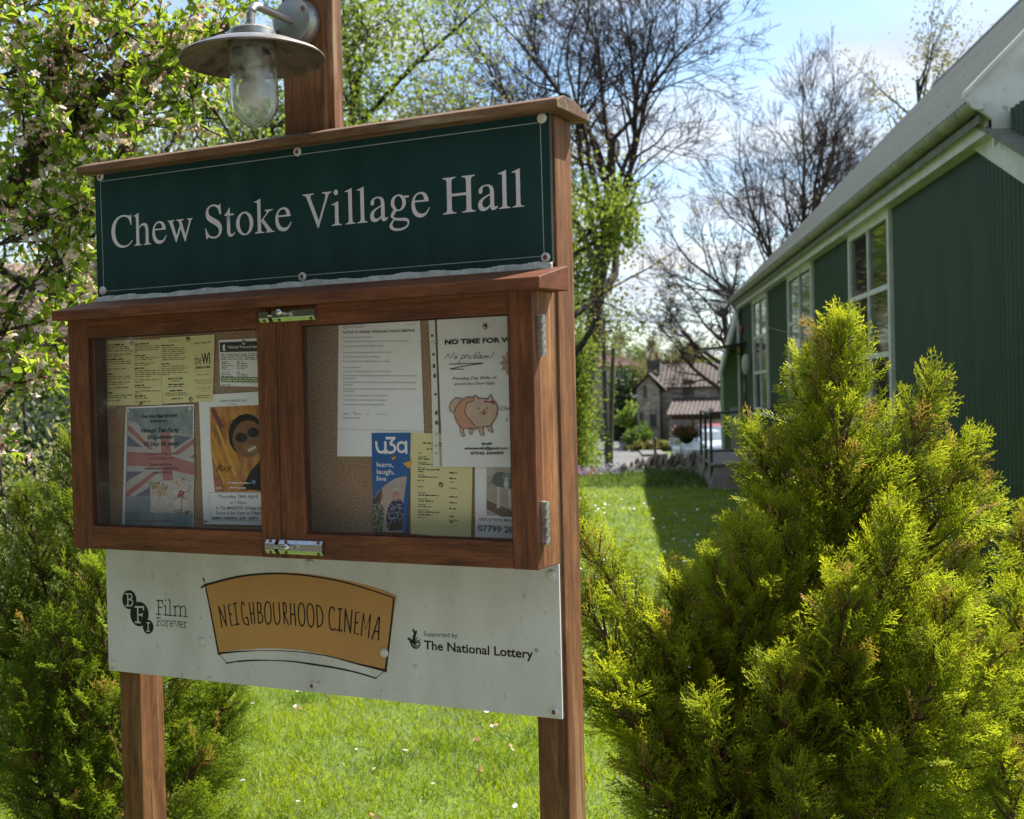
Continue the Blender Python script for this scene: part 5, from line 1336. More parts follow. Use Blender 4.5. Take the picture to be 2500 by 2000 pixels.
# small lap bolts along the seam
g = G()
for i in range(int((XE - XS) / 0.23)):
    g.box(XS + .05 + i * .23, XS + .064 + i * .23, 0.010, 0.018, seam + .005, seam + .018)
g.build('seam_bolts', M.iron, hall)['kind'] = 'stuff'
# roof: corrugated sheets running up the slope
SL = RW / 2 * math.sqrt(2) + 0.35
v, f = corr(SW, SL, wave=0.095, amp=0.012, per=6)
me_r = np_mesh('roof_sheet', v, [f], M.roofm, smooth=True)
k = 0
eave = EYE + 2.03
while RX0 + k * SW < RX1 - .3:
    o_ = mobj('roof_sheet', me_r, hall); o_.location = (RX0 + k * SW, 0.27, eave - 0.02); o_.rotation_euler = (math.radians(45), 0, 0)
    k += 1
g = G()
g.prism([(0.20, eave - .12), (-RW / 2, eave + RW / 2 + .06), (-RW - .2, eave - .12), (-RW - .2, eave - .18), (-RW / 2, eave + RW / 2 - .02), (0.20, eave - .18)], RX0 + .03, RX1, 0)
g.build('roof_deck', M.roofm, hall)
g = G(); g.tube([(RX0, -RW / 2 - .03, eave + RW / 2 + 0.20), (RX1, -RW / 2 - .03, eave + RW / 2 + .20)], 0.11, 10); g.build('ridge_cap', M.roofm, hall, smooth=True)
# roof nails in rows
g = G(); rr = random.Random(2)
for r_ in range(4):
    dd = 0.5 + r_ * 1.6
    for i in range(0, 118, 2):
        x = RX0 + .08 + i * .152 + rr.uniform(-.07, .07)
        if x > RX1 - .2: break
        if rr.random() < .35: continue
        cy, cz = 0.27 - dd / math.sqrt(2) - .01, eave - .02 + dd / math.sqrt(2) + .016
        g.box(x, x + .016, cy - .006, cy + .008, cz - .006, cz + .008)
g.build('roof_nails', M.rust, hall)['kind'] = 'stuff'
# fascia, soffit, gutter and brackets
g = G(); g.box(RX0 + .06, RX1, 0.125, 0.150, eave - .255, eave - .055); g.build('fascia', M.wpaint, hall, bevel=.003)
g = G(); g.box(RX0 + .06, RX1, 0.012, 0.1245, eave - .252, eave - .235); g.build('soffit', M.wpaint, hall)
def gut(x0, x1, grow=0.0):
    R = .066 + grow; prof = []
    for a in range(13):
        t = math.pi * a / 12; prof.append((.222 - R * math.cos(t), eave - .035 - R * math.sin(t)))
    for a in range(13):
        t = math.pi * (12 - a) / 12; prof.append((.222 - (R - .005) * math.cos(t), eave - .035 - (R - .005) * math.sin(t)))
    n = len(prof)
    vs = [(x0, a, b) for a, b in prof] + [(x1, a, b) for a, b in prof]
    fs = [(i, (i + 1) % n, n + (i + 1) % n, n + i) for i in range(n)]
    fs += [(i, i + 1, 24 - i, 25 - i) for i in range(12)][::1] + [(n + 25 - i, n + 24 - i, n + i + 1, n + i) for i in range(12)]
    return vs, fs
x = RX0 - .03; k = 0
while x < RX1 - .05:
    e_ = min(x + 1.83, RX1)
    g = G(); g.add(*gut(x, e_)); gt = g.build('gutter_length', M.gutter, hall, smooth=True); x = e_ + .003
x = RX0 + .32
while x < RX1:
    g = G(); g.add(*gut(x, x + .045, .005)); g.box(x + .012, x + .034, .150, .158, eave - .14, eave - .03); g.build('gutter_bracket', M.gutter, hall); x += .915
g = G(); g.prism([(.222 - .069 * math.cos(math.pi * a / 12), eave - .035 - .069 * math.sin(math.pi * a / 12)) for a in range(13)], RX0 - .042, RX0 - .031, 0); g.build('gutter_end', M.wpaint, hall)
# gable verge: bargeboard going up, box end, gable triangle
g = G(); g.prism([(.29, eave - .04), (.29, eave + .02), (-RW / 2, eave + RW / 2 + .30), (-RW / 2, eave + RW / 2 + .02), (.12, eave - .37), (.12, eave - .17)], RX0 - .025, RX0 + .02, 0); g.build('bargeboard', M.wpaint, hall)
g = G(); g.prism([(.30, eave + .01), (.30, eave + .045), (-RW / 2, eave + RW / 2 + .36), (-RW / 2, eave + RW / 2 + .31)], RX0 - .05, RX0 + .10, 0); g.build('verge_flashing', M.wpaint, hall)
# lean-to porch on the near gable, its side wall flush with the hall: sloping bargeboard
def slope(x): return EYE + 1.765 - (9.58 - x) * 0.40
g = G(); g.prism([(9.62, slope(9.62)), (9.62, slope(9.62) + .235), (9.0, slope(9.0) + .235), (5.2, slope(5.2) + .235), (5.2, slope(5.2))], 0.02, 0.06, 1)
# prism axis=1: profile is (x,z)
g.build('porch_bargeboard', M.wpaint, hall, bevel=.002)
g = G(); g.prism([(9.35, slope(9.35) + .24), (9.35, slope(9.35) + .29), (5.15, slope(5.15) + .29), (5.15, slope(5.15) + .24)], -4.0, 0.15, 1); g.build('porch_roof', M.roofm, hall)

# windows
def window(x0, x1, zt, zb, cat_pts=3):
    W = bpy.data.objects
    g = G()
    fw = .085
    yb, yf = 0.012, 0.060
    g.box(x0, x0 + fw, yb, yf, zb, zt); g.box(x1 - fw, x1, yb, yf, zb, zt)
    g.box(x0 + fw + .0005, x1 - fw - .0005, yb, yf, zt - fw, zt); g.box(x0 + fw + .0005, x1 - fw - .0005, yb, yf, zb, zb + fw)
    w = g.build('window', M.wpaint, hall, bevel=.004)
    xm = (x0 + x1) / 2; H_ = (zt - zb - 2 * fw) / 3
    g = G(); g.box(xm - .03, xm + .03, .018, .052, zb + fw + .0005, zt - fw - .0005); g.build('mullion', M.wpaint, w, bevel=.003)
    for k in (1, 2):
        z = zb + fw + H_ * k
        for a, b in ((x0 + fw + .0005, xm - .0305), (xm + .0305, x1 - fw - .0005)):
            g = G(); g.box(a, b, .018, .050, z - .028, z + .028); g.build('glazing_bar', M.wpaint, w, bevel=.003)
    for k in range(3):
        for a, b in ((x0 + fw - .002, xm - .028), (xm + .028, x1 - fw + .002)):
            g = G(); g.box(a, b, .020, .026, zb + fw + H_ * k + .026, zb + fw + H_ * (k + 1) - .026); p_ = g.build('pane', M.hglass, w)
            p_.rotation_euler = (0, 0, 0)
    g = G(); g.box(x0 - .05, x1 + .05, .010, .14, zb - .06, zb - .0005); g.build('sill', M.wpaint, w, bevel=.006)
def wx(px, py):
    d = ray(px, py); nrm = np.array([math.cos(HA), -math.sin(HA), 0]); lam = HL / (d @ nrm)
    p = d * lam; return float(p @ np.array([math.sin(HA), math.cos(HA), 0])), float(p[2] + EYE)
WZT, WZB = EYE + 1.78, EYE - 0.44
for (pl, yl, pr_, yr) in ((2080, 536, 2186, 700), (1928.7, 651, 1992, 800), (1841.6, 714, 1880, 860)):
    window(wx(pr_, yr)[0], wx(pl, yl)[0], WZT, WZB)
# far end: door, canopy, downpipe, lamp, alarm box, meter box
xd0, xd1 = wx(1822, 900)[0], wx(1812, 900)[0]
g = G(); g.box(xd1 - 1.0, xd1 - .1, .012, .05, .35, 2.35); dr = g.build('door', M.iron, hall, bevel=.004)
g = G(); g.box(xd1 - .95, xd1 - .82, .05, .056, 1.55, 1.75); g.build('notice_plate', plain((0.5, 0.6, 0.65)), dr)
g = G(); g.prism([(.012, 2.62), (.012, 2.57), (.95, 2.47), (.95, 2.50)], xd1 - 1.15, xd1 + .05, 0); cn_ = g.build('door_canopy', M.blackmetal, hall)
for x in (xd1 - 1.1, xd1):
    g = G(); g.tube([(x, .02, 2.30), (x, .25, 2.40), (x, .55, 2.52)], .014, 6); g.build('canopy_bracket', M.blackmetal, cn_)
g = G(); xl = wx(1838, 890)[0]; g.sphere((xl, .13, EYE + .52), .10, 10, 0, 2.2); g.build('wall_light', M.plastic_white, hall, smooth=True)
g = G(); xr = wx(1818, 810)[0]; g.lathe([(.09, 0), (.09, .05), (.05, .09), (.001, .1)], 16, 0, Matrix.Translation((xr, .012, EYE + 1.32)) @ Matrix.Rotation(-math.pi / 2, 4, 'X')); g.build('alarm_bell', mat('red_alarm', (.22, .01, .012), .4), hall, smooth=True)
g = G(); g.tube([(XE - .10, .24, eave - .1), (XE - .10, .12, eave - .35), (XE - .10, .09, eave - .6), (XE - .10, .09, .12), (XE - .10, .18, .03)], .042, 10); g.build('downpipe', M.wpaint, hall, smooth=True)
g = G(); g.box(XE + .02, XE + .17, .02, .30, .25, 1.22); mb = g.build('meter_box', mat('cream_meter_box', (.45, .44, .38), .6), hall, bevel=.01)
# light green side room at the far end with sloping verge
g = G(); g.prism([(0.0, -1.2), (0.0, 3.45), (.40, 2.05), (.44, 2.05), (.44, -1.2)], XE + .05, XE + .9, 0); g.build('side_room', M.lightgreen, hall)
g = G(); g.prism([(-.03, 3.56), (.46, 1.93), (.50, 1.97), (.02, 3.62)], XE + .0, XE + .95, 0); g.build('side_room_verge', M.wpaint, hall)

# concrete landing and railing outside the far door
hm = lambda x, y, z: (x, y, z)
landing = empty('concrete_landing', hall.location, hall.rotation_euler[2])
tag(landing, 'stained concrete landing outside the far hall door', 'landing')
lx0 = 19.9; ly1 = 1.42
g = G(); g.add([(lx0, .03, -.05), (lx0, ly1 - .05, -.05), (lx0 + 4.6, ly1, -.3), (lx0 + 4.6, .03, -.3), (lx0 + .08, .03, .36), (lx0 + .08, ly1 - .16, .36), (lx0 + 4.6, ly1 - .1, .38), (lx0 + 4.6, .03, .38)],
               [(0, 3, 2, 1), (4, 5, 6, 7), (0, 1, 5, 4), (1, 2, 6, 5), (2, 3, 7, 6), (3, 0, 4, 7)]); g.build('base', M.concrete, landing, bevel=.01)
g = G(); g.box(lx0 + .06, lx0 + 4.6, .03, ly1 - .10, .382, .43); g.build('slab', mat('grey_concrete_slab', (.30, .29, .27), .9, (.22, .21, .2), scale=5, bump=.2), landing, bevel=.008)
rail = empty('handrail', hall.location, hall.rotation_euler[2])
tag(rail, 'black tubular handrail on posts along the concrete landing', 'railing')
def tb(name, pts, r, parent, m=None):
    g = G(); g.tube(pts, r, 8); return g.build(name, m or M.blackmetal, parent, smooth=True)
py_ = ly1 - .12
for x, zz in ((lx0 + .2, -.1), (lx0 + 1.4, -.1), (lx0 + 2.6, -.1)):
    tb('post', [(x, py_, zz), (x, py_, 1.22)], .024, rail)
tb('top_rail', [(lx0 + .2, py_, 1.23), (lx0 + 2.6, py_, 1.23)], .022, rail)
tb('top_rail', [(lx0 + .2, py_, 1.235), (lx0 + .2, .05, 1.265)], .022, rail)
tb('lower_rail', [(lx0 + .2, py_, .62), (lx0 + .2, .05, .62)], .018, rail)
tb('lower_rail', [(lx0 + .2, py_, .60), (lx0 + 2.6, py_, .60)], .018, rail)
for y_ in (.62, .30): tb('post', [(lx0 + .2, y_, .43), (lx0 + .2, y_, .62)], .014, rail)
g = G(); g.sphere((lx0 + .2, py_, 1.285), .045, 8); g.build('post_cap', M.plastic_white, rail, smooth=True)

# hanging basket of dry plants
def wpx(px, py, Y): return Vector(P(px, py, Y))
bk = empty('hanging_basket', wpx(1676, 1062, 21.0)); tag(bk, 'basket of dried brown plants hanging beside the handrail', 'hanging basket')
g = G(); g.lathe([(.04, -.15), (.10, -.11), (.14, -.02), (.145, .02), (.13, .02)], 16, 0); g.build('basket', M.dark, bk, smooth=True)
rg = np.random.default_rng(3); n = 900
d = rand_dirs(rg, n); d[:, 2] = np.abs(d[:, 2]) - .35
c = rg.normal(size=(n, 3)) * [.08, .08, .03] + [0, 0, .02]
v, f = leaves(c, d, rand_dirs(rg, n), .12 + .14 * rg.random(n), np.full(n, .012))
dm = leaf_mat('dry_stems', (.10, .06, .03), (.26, .17, .08), .2, tmul=1.0)
o_ = mobj('dry_plants', np_mesh('dry_plants', v, [f], dm), bk); o_['kind'] = 'stuff'
tb('hook', [(0, 0, .30), (0.05, 0, .34), (.12, .0, .30), (.12, .0, .2)], .010, bk)
tb('hanging_chain', [(.19, 0, .0), (.02, 0, .30), (-.19, 0, .0)], .006, bk)

# ================================================================== STONE WALL AND FLOWER BORDER
def stone_mesh(seed, flat=False):
    rg = np.random.default_rng(seed)
    me = bpy.data.meshes.new('stone')
    bm_v = []; fs = []
    nA, nB = 7, 5
    for j in range(nB):
        t = math.pi * (j + .5) / nB if False else math.pi * j / (nB - 1)
        for i in range(nA):
            a = 2 * math.pi * i / nA
            r = 1 + rg.normal() * .13
            s_ = max(math.sin(t), .25) ** .6
            bm_v.append((r * s_ * math.cos(a), r * s_ * math.sin(a), -math.cos(t) * (1 + rg.normal() * .06)))
    for j in range(nB - 1):
        for i in range(nA):
            fs.append((j * nA + i, j * nA + (i + 1) % nA, (j + 1) * nA + (i + 1) % nA, (j + 1) * nA + i))
    fs.append(tuple(range(nA))[::-1]); fs.append(tuple((nB - 1) * nA + i for i in range(nA)))
    me.from_pydata(bm_v, [], fs); me.update()
    return me
M.stone = mat('mossy_rubble_stone', (0.12, 0.10, 0.085), 0.9, (0.27, 0.235, 0.195), scale=2.2, detail=9, spots=((0.055, 0.075, 0.02), 3.5, .58, .8), bump=.5, bscale=9)
M.stone2 = mat('pale_rubble_stone', (0.22, 0.19, 0.155), 0.9, (0.36, 0.32, 0.27), scale=2.2, detail=9, spots=((0.06, 0.08, 0.025), 3.0, .62, .8), bump=.5, bscale=9)
stones = [stone_mesh(i) for i in range(6)]
for i, s_ in enumerate(stones): s_.materials.append(M.stone if i % 2 else M.stone2)
wall = empty('stone_wall', (0, 24.0, 0)); tag(wall, 'low mossy dry stone wall with upright coping stones beyond the lawn', 'wall')
rr = random.Random(8)
def wline(u): return (px_x(1250 + 620 * u, 24.2 - .8 * u), 24.2 - .8 * u)
def wtop(u):
    px_ = 1250 + 620 * u
    return P(px_, float(np.interp(px_, [1300, 1480, 1530, 1585, 1660, 1800], [1146, 1144, 1136, 1116, 1108, 1106])), 24.2 - .8 * u)[2]
xw = 0.0; N_ = 46
for i in range(N_):
    u = (i + .5) / N_; x, y = wline(u); zt = wtop(u)
    o_ = mobj('coping_stone', stones[rr.randrange(6)], wall)
    o_.location = (x, y - 24, zt - .10); o_.scale = (.050 * rr.uniform(.7, 1.3), .17, .15 * rr.uniform(.8, 1.15)); o_.rotation_euler = (rr.uniform(-.1, .1), rr.uniform(.05, .5), rr.uniform(-.25, .25))
for row in range(3):
    for i in range(26):
        u = (i + rr.random() * .4) / 26; x, y = wline(u); zt = wtop(u)
        o_ = mobj('stone', stones[rr.randrange(6)], wall)
        o_.location = (x, y - 24 + rr.uniform(-.02, .02), zt - .26 - .13 * row); o_.scale = (.115 * rr.uniform(.7, 1.2), .15, .075 * rr.uniform(.8, 1.2)); o_.rotation_euler = (rr.uniform(-.05, .05), rr.uniform(-.08, .08), rr.uniform(-.1, .1))
g = G(); V = []
for i in range(13):
    u = i / 12; x, y = wline(u); zt = wtop(u)
    V += [(x, y - 24 - .09, -1.2), (x, y - 24 + .09, -1.2), (x, y - 24 - .09, zt - .17), (x, y - 24 + .09, zt - .17)]
F = []
for i in range(12):
    a = 4 * i; F += [(a, a + 4, a + 6, a + 2), (a + 1, a + 3, a + 7, a + 5), (a + 2, a + 6, a + 7, a + 3)]
g.add(V, F); g.build('rubble_core', M.stone, wall)

# flower border in front of the wall
rg = np.random.default_rng(12)
M.border = leaf_mat('border_leaves', (0.05, 0.09, 0.02), (0.13, 0.19, 0.05), .4, scale=2)
def patch(name, n, ufn, hgt, L, W, m, label, cat, kind='stuff', spread=.35, up=1.0):
    u = rg.random(n); y = np.array([wline(a)[1] for a in u]) - .5 - rg.random(n) ** 1.4 * 3.0
    x = np.array([px_x(1250 + 520 * a, yy) for a, yy in zip(u, y)])
    c = np.stack([x, y, rg.random(n) * hgt * (.6 + .5 * np.sin(x * 3))], 1)
    d = rand_dirs(rg, n); d[:, 2] = np.abs(d[:, 2]) + up
    v, f = diamonds(c, d, rand_dirs(rg, n), L * (.6 + .8 * rg.random(n)), np.full(n, W))
    o = mobj(name, np_mesh(name, v, [f], m)); return tag(o, label, cat, kind=kind)
patch('border_plants', 8000, None, .10, .09, .018, M.border, 'low leafy border plants growing in front of the stone wall', 'plants')
blue = leaf_mat('bluebell_petals', (0.20, 0.18, 0.5), (0.42, 0.38, 0.7), .3, tmul=1.0); redp = leaf_mat('tulip_petals', (0.5, 0.05, 0.05), (0.65, 0.12, 0.1), .3, tmul=1.0); wht = leaf_mat('cream_petals', (0.6, 0.58, 0.45), (0.7, 0.7, 0.6), .3, tmul=1.0)
def flowers(name, n, m, px0, px1, z0, z1, label, cat, s=.035):
    k = 8; px_ = px0 + (px1 - px0) * rg.random(n); y = 22.6 + rg.random(n) * 1.0
    x = np.array([px_x(a, b) for a, b in zip(px_, y)]); z = z0 + (z1 - z0) * rg.random(n)
    c = np.repeat(np.stack([x, y, z], 1), k, 0) + rg.normal(size=(n * k, 3)) * .02
    v, f = diamonds(c, rand_dirs(rg, n * k), rand_dirs(rg, n * k), np.full(n * k, s), np.full(n * k, s * .8))
    return tag(mobj(name, np_mesh(name, v, [f], m)), label, cat, kind='stuff')
flowers('bluebells', 60, blue, 1400, 1560, .05, .26, 'clusters of bluebells in front of the stone wall', 'flowers')
flowers('red_tulips', 9, redp, 1405, 1450, .02, .16, 'few red tulips at the left end of the border', 'flowers')
flowers('cream_flowers', 90, wht, 1420, 1760, .02, .22, 'pale cream flowers along the border below the wall', 'flowers', .025)

# ================================================================== TREES
def grow(rng, p0, d0, length, r0, levels, nseg=5, kids=(5, 5, 4, 4), ang=(.5, 1.0), lf=(.55, .8), wob=.12, up=.06, tmin=.25, rf=.62, minlen=.05):
    """returns segments and twig ends"""
    S0, S1, A, B, tips = [], [], [], [], []
    st = [(np.array(p0, float), np.array(d0, float) / np.linalg.norm(d0), length, r0, 0)]
    while st:
        p, d, L, r, lv = st.pop()
        ns = max(2, nseg - lv); pts = [p]; ds = [d]
        for k in range(ns):
            d = d + rng.normal(size=3) * (wob * .3 if lv == 0 else wob) + np.array([0, 0, up])
            d /= np.linalg.norm(d); pts.append(pts[-1] + d * L / ns); ds.append(d)
        r1 = r * (.35 if lv < levels - 1 else .25)
        for k in range(ns):
            S0.append(pts[k]); S1.append(pts[k + 1]); A.append(r + (r1 - r) * k / ns); B.append(r + (r1 - r) * (k + 1) / ns)
        if lv >= levels - 1:
            tips.append((pts[-1], d, lv)); tips.append((pts[-2], d, lv)); continue
        nk = kids[min(lv, len(kids) - 1)]
        for c in range(nk):
            t = tmin + (1 - tmin) * (c + rng.random()) / nk
            f = t * ns; i = min(int(f), ns - 1); q = pts[i] + (pts[i + 1] - pts[i]) * (f - i)
            a = rng.uniform(*ang); dd = ds[i + 1]
            perp = np.cross(dd, rng.normal(size=3)); perp /= np.linalg.norm(perp) + 1e-9
            nd = dd * math.cos(a) + perp * math.sin(a)
            ll = L * rng.uniform(*lf) * (1.05 - .35 * t)
            if ll < minlen: continue
            st.append((q, nd, ll, (r + (r1 - r) * t) * rf, lv + 1))
        if lv > 0: st.append((pts[-1], d, L * .5, r1, lv + 1))
    return (np.array(S0), np.array(S1), np.array(A), np.array(B)), tips

M.bark = mat('grey_brown_bark', (0.030, 0.024, 0.02), 0.95, (0.075, 0.06, 0.048), scale=3, stretch=(3, 3, .6), detail=8, bump=.6, bscale=8, spots=((0.05, 0.06, 0.025), 1.2, .6, .6))
M.bark2 = mat('twig_bark', (0.030, 0.021, 0.018), 0.95, (0.055, 0.040, 0.034), scale=6, spec=.15)
LEAF_B = leaf_mat('fresh_green_leaves', (0.12, 0.175, 0.03), (0.18, 0.24, 0.05), .5, scale=.8)
LEAF_D = leaf_mat('mid_green_leaves', (0.06, 0.11, 0.02), (0.11, 0.17, 0.035), .45, scale=.8)
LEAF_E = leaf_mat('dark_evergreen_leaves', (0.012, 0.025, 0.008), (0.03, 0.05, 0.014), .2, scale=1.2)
LEAF_O = leaf_mat('olive_bud_leaves', (0.13, 0.13, 0.05), (0.20, 0.19, 0.08), .4, scale=.7)

def tree(name, base, d0, H_, r0, levels, seed, label, cat='tree', leafm=None, nleaf=0, lsize=.08, lspread=.35, thin=.02, group=None, minr=.006, cull=None, **kw):
    rng = np.random.default_rng(seed)
    root = empty(name, base); tag(root, label, cat, group)
    (S0, S1, A, B), tips = grow(rng, (0, 0, -.3), d0, H_, r0, levels, **kw)
    def inside(C, soft=.25):
        if cull is None: return np.ones(len(C), bool)
        c0, r_ = np.array(cull[0]), np.array(cull[1]); q = (((C - c0) / r_) ** 2).sum(1) ** .5
        return q < 1 + soft * (rng.random(len(C)) - .5) + .12 * np.sin(C[:, 0] * 4 + C[:, 2] * 3)
    if cull is not None:
        k_ = inside(S1) | (A > r0 * .28); S0, S1, A, B = S0[k_], S1[k_], A[k_], B[k_]
    A = np.maximum(A, minr); B = np.maximum(B, minr * .6)
    big = A > r0 * .28
    if big.any():
        v, f = tubes(S0[big], S1[big], A[big], B[big], 9)
        mobj('trunk', np_mesh('trunk', v, [f], M.bark, smooth=True), root)
    v, f = tubes(S0[~big], S1[~big], A[~big], B[~big], 3)
    o = mobj('branches', np_mesh('branches', v, [f], M.bark2), root); o['kind'] = 'stuff'
    if nleaf:
        T = np.array([t[0] for t in tips]); i = rng.integers(0, len(T), nleaf)
        c = T[i] + rng.normal(size=(nleaf, 3)) * lspread
        c = c[inside(c)]; nleaf = len(c)
        v, f = diamonds(c, rand_dirs(rng, nleaf) - [0, 0, .25], rand_dirs(rng, nleaf), lsize * (.6 + .8 * rng.random(nleaf)), lsize * .62 * (.6 + .8 * rng.random(nleaf)))
        o = mobj('foliage', np_mesh('foliage', v, [f], leafm), root); o['kind'] = 'stuff'
    return root

# big bare tree behind the noticeboard's right post
def gbase(px, Y):
    x = px_x(px, Y); return (x, Y, float(gz(x, Y)))
tree('bare_tree', gbase(1398, 30), (0.055, 0, 1), 9.0, .30, 6, 21, 'large spreading bare tree with dark limbs rising behind the right post', kids=(13, 7, 5, 4, 3), ang=(.35, 1.1), lf=(.46, .70), wob=.22, up=.05, tmin=.52, rf=.64, minr=.007)
tree('bare_tree', gbase(1968, 46), (-0.02, 0, 1), 9.5, .42, 6, 33, 'fine twigged bare tree standing behind the hall roof', kids=(13, 7, 5, 4, 3), ang=(.3, .95), lf=(.48, .68), wob=.13, up=.06, tmin=.46, rf=.62, minr=.008)
tree('bare_tree', gbase(1850, 40), (-0.25, 0, 1), 5.8, .22, 6, 37, 'low leaning bare tree beside the end of the hall roof', kids=(10, 6, 5, 4, 3), ang=(.5, 1.1), lf=(.42, .60), wob=.15, up=.03, tmin=.45, rf=.62, minr=.008)
tree('birch_tree', gbase(2312, 36), (-.05, 0, 1), 11.8, .16, 4, 41, 'slender birch with sparse new leaves beyond the hall roof', 'tree', LEAF_O, 4200, .10, .28, kids=(26, 6, 4), ang=(.35, .8), lf=(.16, .24), wob=.05, up=.0, tmin=.45, minr=.009)
tree('birch_tree', gbase(2400, 37), (.02, 0, 1), 11.0, .13, 4, 42, 'smaller birch half hidden behind the hall ridge', 'tree', LEAF_O, 3000, .10, .25, kids=(22, 6, 4), ang=(.35, .8), lf=(.15, .22), wob=.05, up=.0, tmin=.5, minr=.009)
# leafing trees
tree('leafing_tree', gbase(1340, 24), (.06, 0, 1), 5.8, .20, 5, 51, 'tree with drooping fresh green leaves just right of the noticeboard post', 'tree', LEAF_B, 15000, .10, .26, kids=(12, 5, 4, 3), ang=(.6, 1.2), lf=(.32, .5), wob=.1, up=-.03, tmin=.3, cull=((.50, 0, 5.7), (1.5, 1.6, 2.1)))
tree('leafing_tree', gbase(900, 20), (0, 0, 1), 7.2, .22, 5, 52, 'tall leafing tree behind the lamp post with dark level branches', 'tree', LEAF_B, 20000, .085, .34, kids=(13, 6, 4, 3), ang=(.7, 1.3), lf=(.35, .52), wob=.1, up=.0, tmin=.3)
tree('leafing_tree', gbase(1180, 27), (0, 0, 1), 7.2, .2, 5, 53, 'olive budding tree behind the middle of the green name sign', 'tree', LEAF_O, 12000, .085, .34, kids=(13, 6, 4, 3), ang=(.6, 1.2), lf=(.4, .55), wob=.12, up=.02, tmin=.3)
tree('leafing_tree', gbase(560, 17), (0, 0, 1), 5.2, .2, 5, 54, 'leafing tree showing between the lamp and the apple blossom', 'tree', LEAF_B, 9000, .07, .30, kids=(12, 6, 4, 3), ang=(.6, 1.3), lf=(.35, .5), wob=.12, up=.0, tmin=.25)
tree('leafing_tree', gbase(120, 16), (0, 0, 1), 5.2, .2, 5, 55, 'leafing tree behind the apple blossom at the far left', 'tree', LEAF_B, 9000, .07, .32, kids=(12, 6, 4, 3), ang=(.6, 1.3), lf=(.38, .5), wob=.12, up=.0, tmin=.25)
# hedge column right of the post
def bush(name, base, size, n, m, label, cat='bush', lsize=.05, seed=0, clumps=60, group=None, shell=.6, sig=.10, stemsn=10):
    rng = np.random.default_rng(seed)
    root = empty(name, base); tag(root, label, cat, group)
    d = rand_dirs(rng, clumps); d[:, 2] = np.abs(d[:, 2]) * 1.0
    rad = (shell + (1 - shell) * rng.random(clumps))[:, None]
    C = d * rad * np.array(size) ; C[:, 2] = np.abs(C[:, 2])
    extra = rng.random((clumps // 2, 3)) * 2 - 1; extra[:, 2] = rng.random(clumps // 2); rr_ = np.sqrt(extra[:, 0] ** 2 + extra[:, 1] ** 2); extra = extra[rr_ < 1]
    C = np.concatenate([C, extra * np.array(size) * [.85, .85, .75]])
    i = rng.integers(0, len(C), n)
    off = rng.normal(size=(n, 3)) * sig * np.mean(size) * 1.0
    c = C[i] + off; c[:, 2] = np.maximum(c[:, 2], .02)
    dd = off + rand_dirs(rng, n) * .4 * np.mean(size) * sig + np.array([0, 0, .05])
    v, f = diamonds(c, dd, rand_dirs(rng, n), lsize * (.6 + .8 * rng.random(n)), lsize * .5 * (.6 + .8 * rng.random(n)))
    o = mobj('foliage', np_mesh('foliage', v, [f], m), root); o['kind'] = 'stuff'
    j = rng.integers(0, len(C), min(len(C), 60)); T = C[j]
    B0 = rng.normal(size=(len(j), 3)) * [.06, .06, 0]
    mid = T * [.4, .4, .55] + B0 * .5
    v, f = tubes(np.concatenate([B0, mid]), np.concatenate([mid, T]), np.full(2 * len(j), .02 * np.mean(size)), np.full(2 * len(j), .008 * np.mean(size)), 4)
    o = mobj('stems', np_mesh('stems', v, [f], M.bark), root); o['kind'] = 'stuff'
    return root
bush('hedge', gbase(1392, 25), (.38, .8, 3.6), 15000, LEAF_B, 'tall bright green hedge between the post and the telegraph pole', 'hedge', .075, 61, 90, sig=.10)
bush('hedge', gbase(1388, 27.5), (.6, .8, 2.2), 8000, LEAF_D, 'shaded lower hedge at the road edge beside the telegraph pole', 'hedge', .07, 62, 60)
for k, (x_, y_, s_) in enumerate(((-8.5, -1.5, (2.6, 3.0, 6.0)), (-9.0, -7.5, (3.4, 2.6, 6.5)), (-3.5, -9.5, (3.2, 2.2, 6.0)), (-9.5, 4.5, (2.0, 2.0, 4.2)))):  # unseen evergreens added to darken what the cabinet glass reflects
    bush('added_hedge', (x_, y_, 0), s_, 9000, LEAF_E, ['unseen evergreen added left of the viewer to darken reflections', 'unseen evergreen added behind the viewer to the left to darken reflections', 'unseen evergreen added straight behind the viewer to darken reflections', 'unseen evergreen added left of the apple tree to darken reflections'][k], 'hedge', .26, 200 + k, 90, sig=.10)
# back of the garden, left
bush('evergreen_bush', (px_x(60, 9.5), 9.5, 0), (1.6, 1.2, 1.75), 16000, LEAF_E, 'dark leafy mass standing in for deep shade behind the apple tree', 'bush', .055, 63, 90)  # dark foliage stands in for the deep shade under the trees
bush('evergreen_bush', (px_x(420, 12.5), 12.5, 0), (2.4, 1.3, 2.1), 18000, LEAF_D, 'broad green bush glimpsed beneath the cabinet left of the post', 'bush', .06, 64, 90)
bush('variegated_shrub', (px_x(70, 5.6), 5.6, 0), (.62, .5, 1.52), 9000, leaf_mat('cream_edged_leaves', (0.16, 0.19, 0.06), (0.40, 0.40, 0.20), .4, scale=14, tmul=1.2), 'pale cream edged shrub left of the golden conifer', 'shrub', .032, 65, 60, sig=.13)
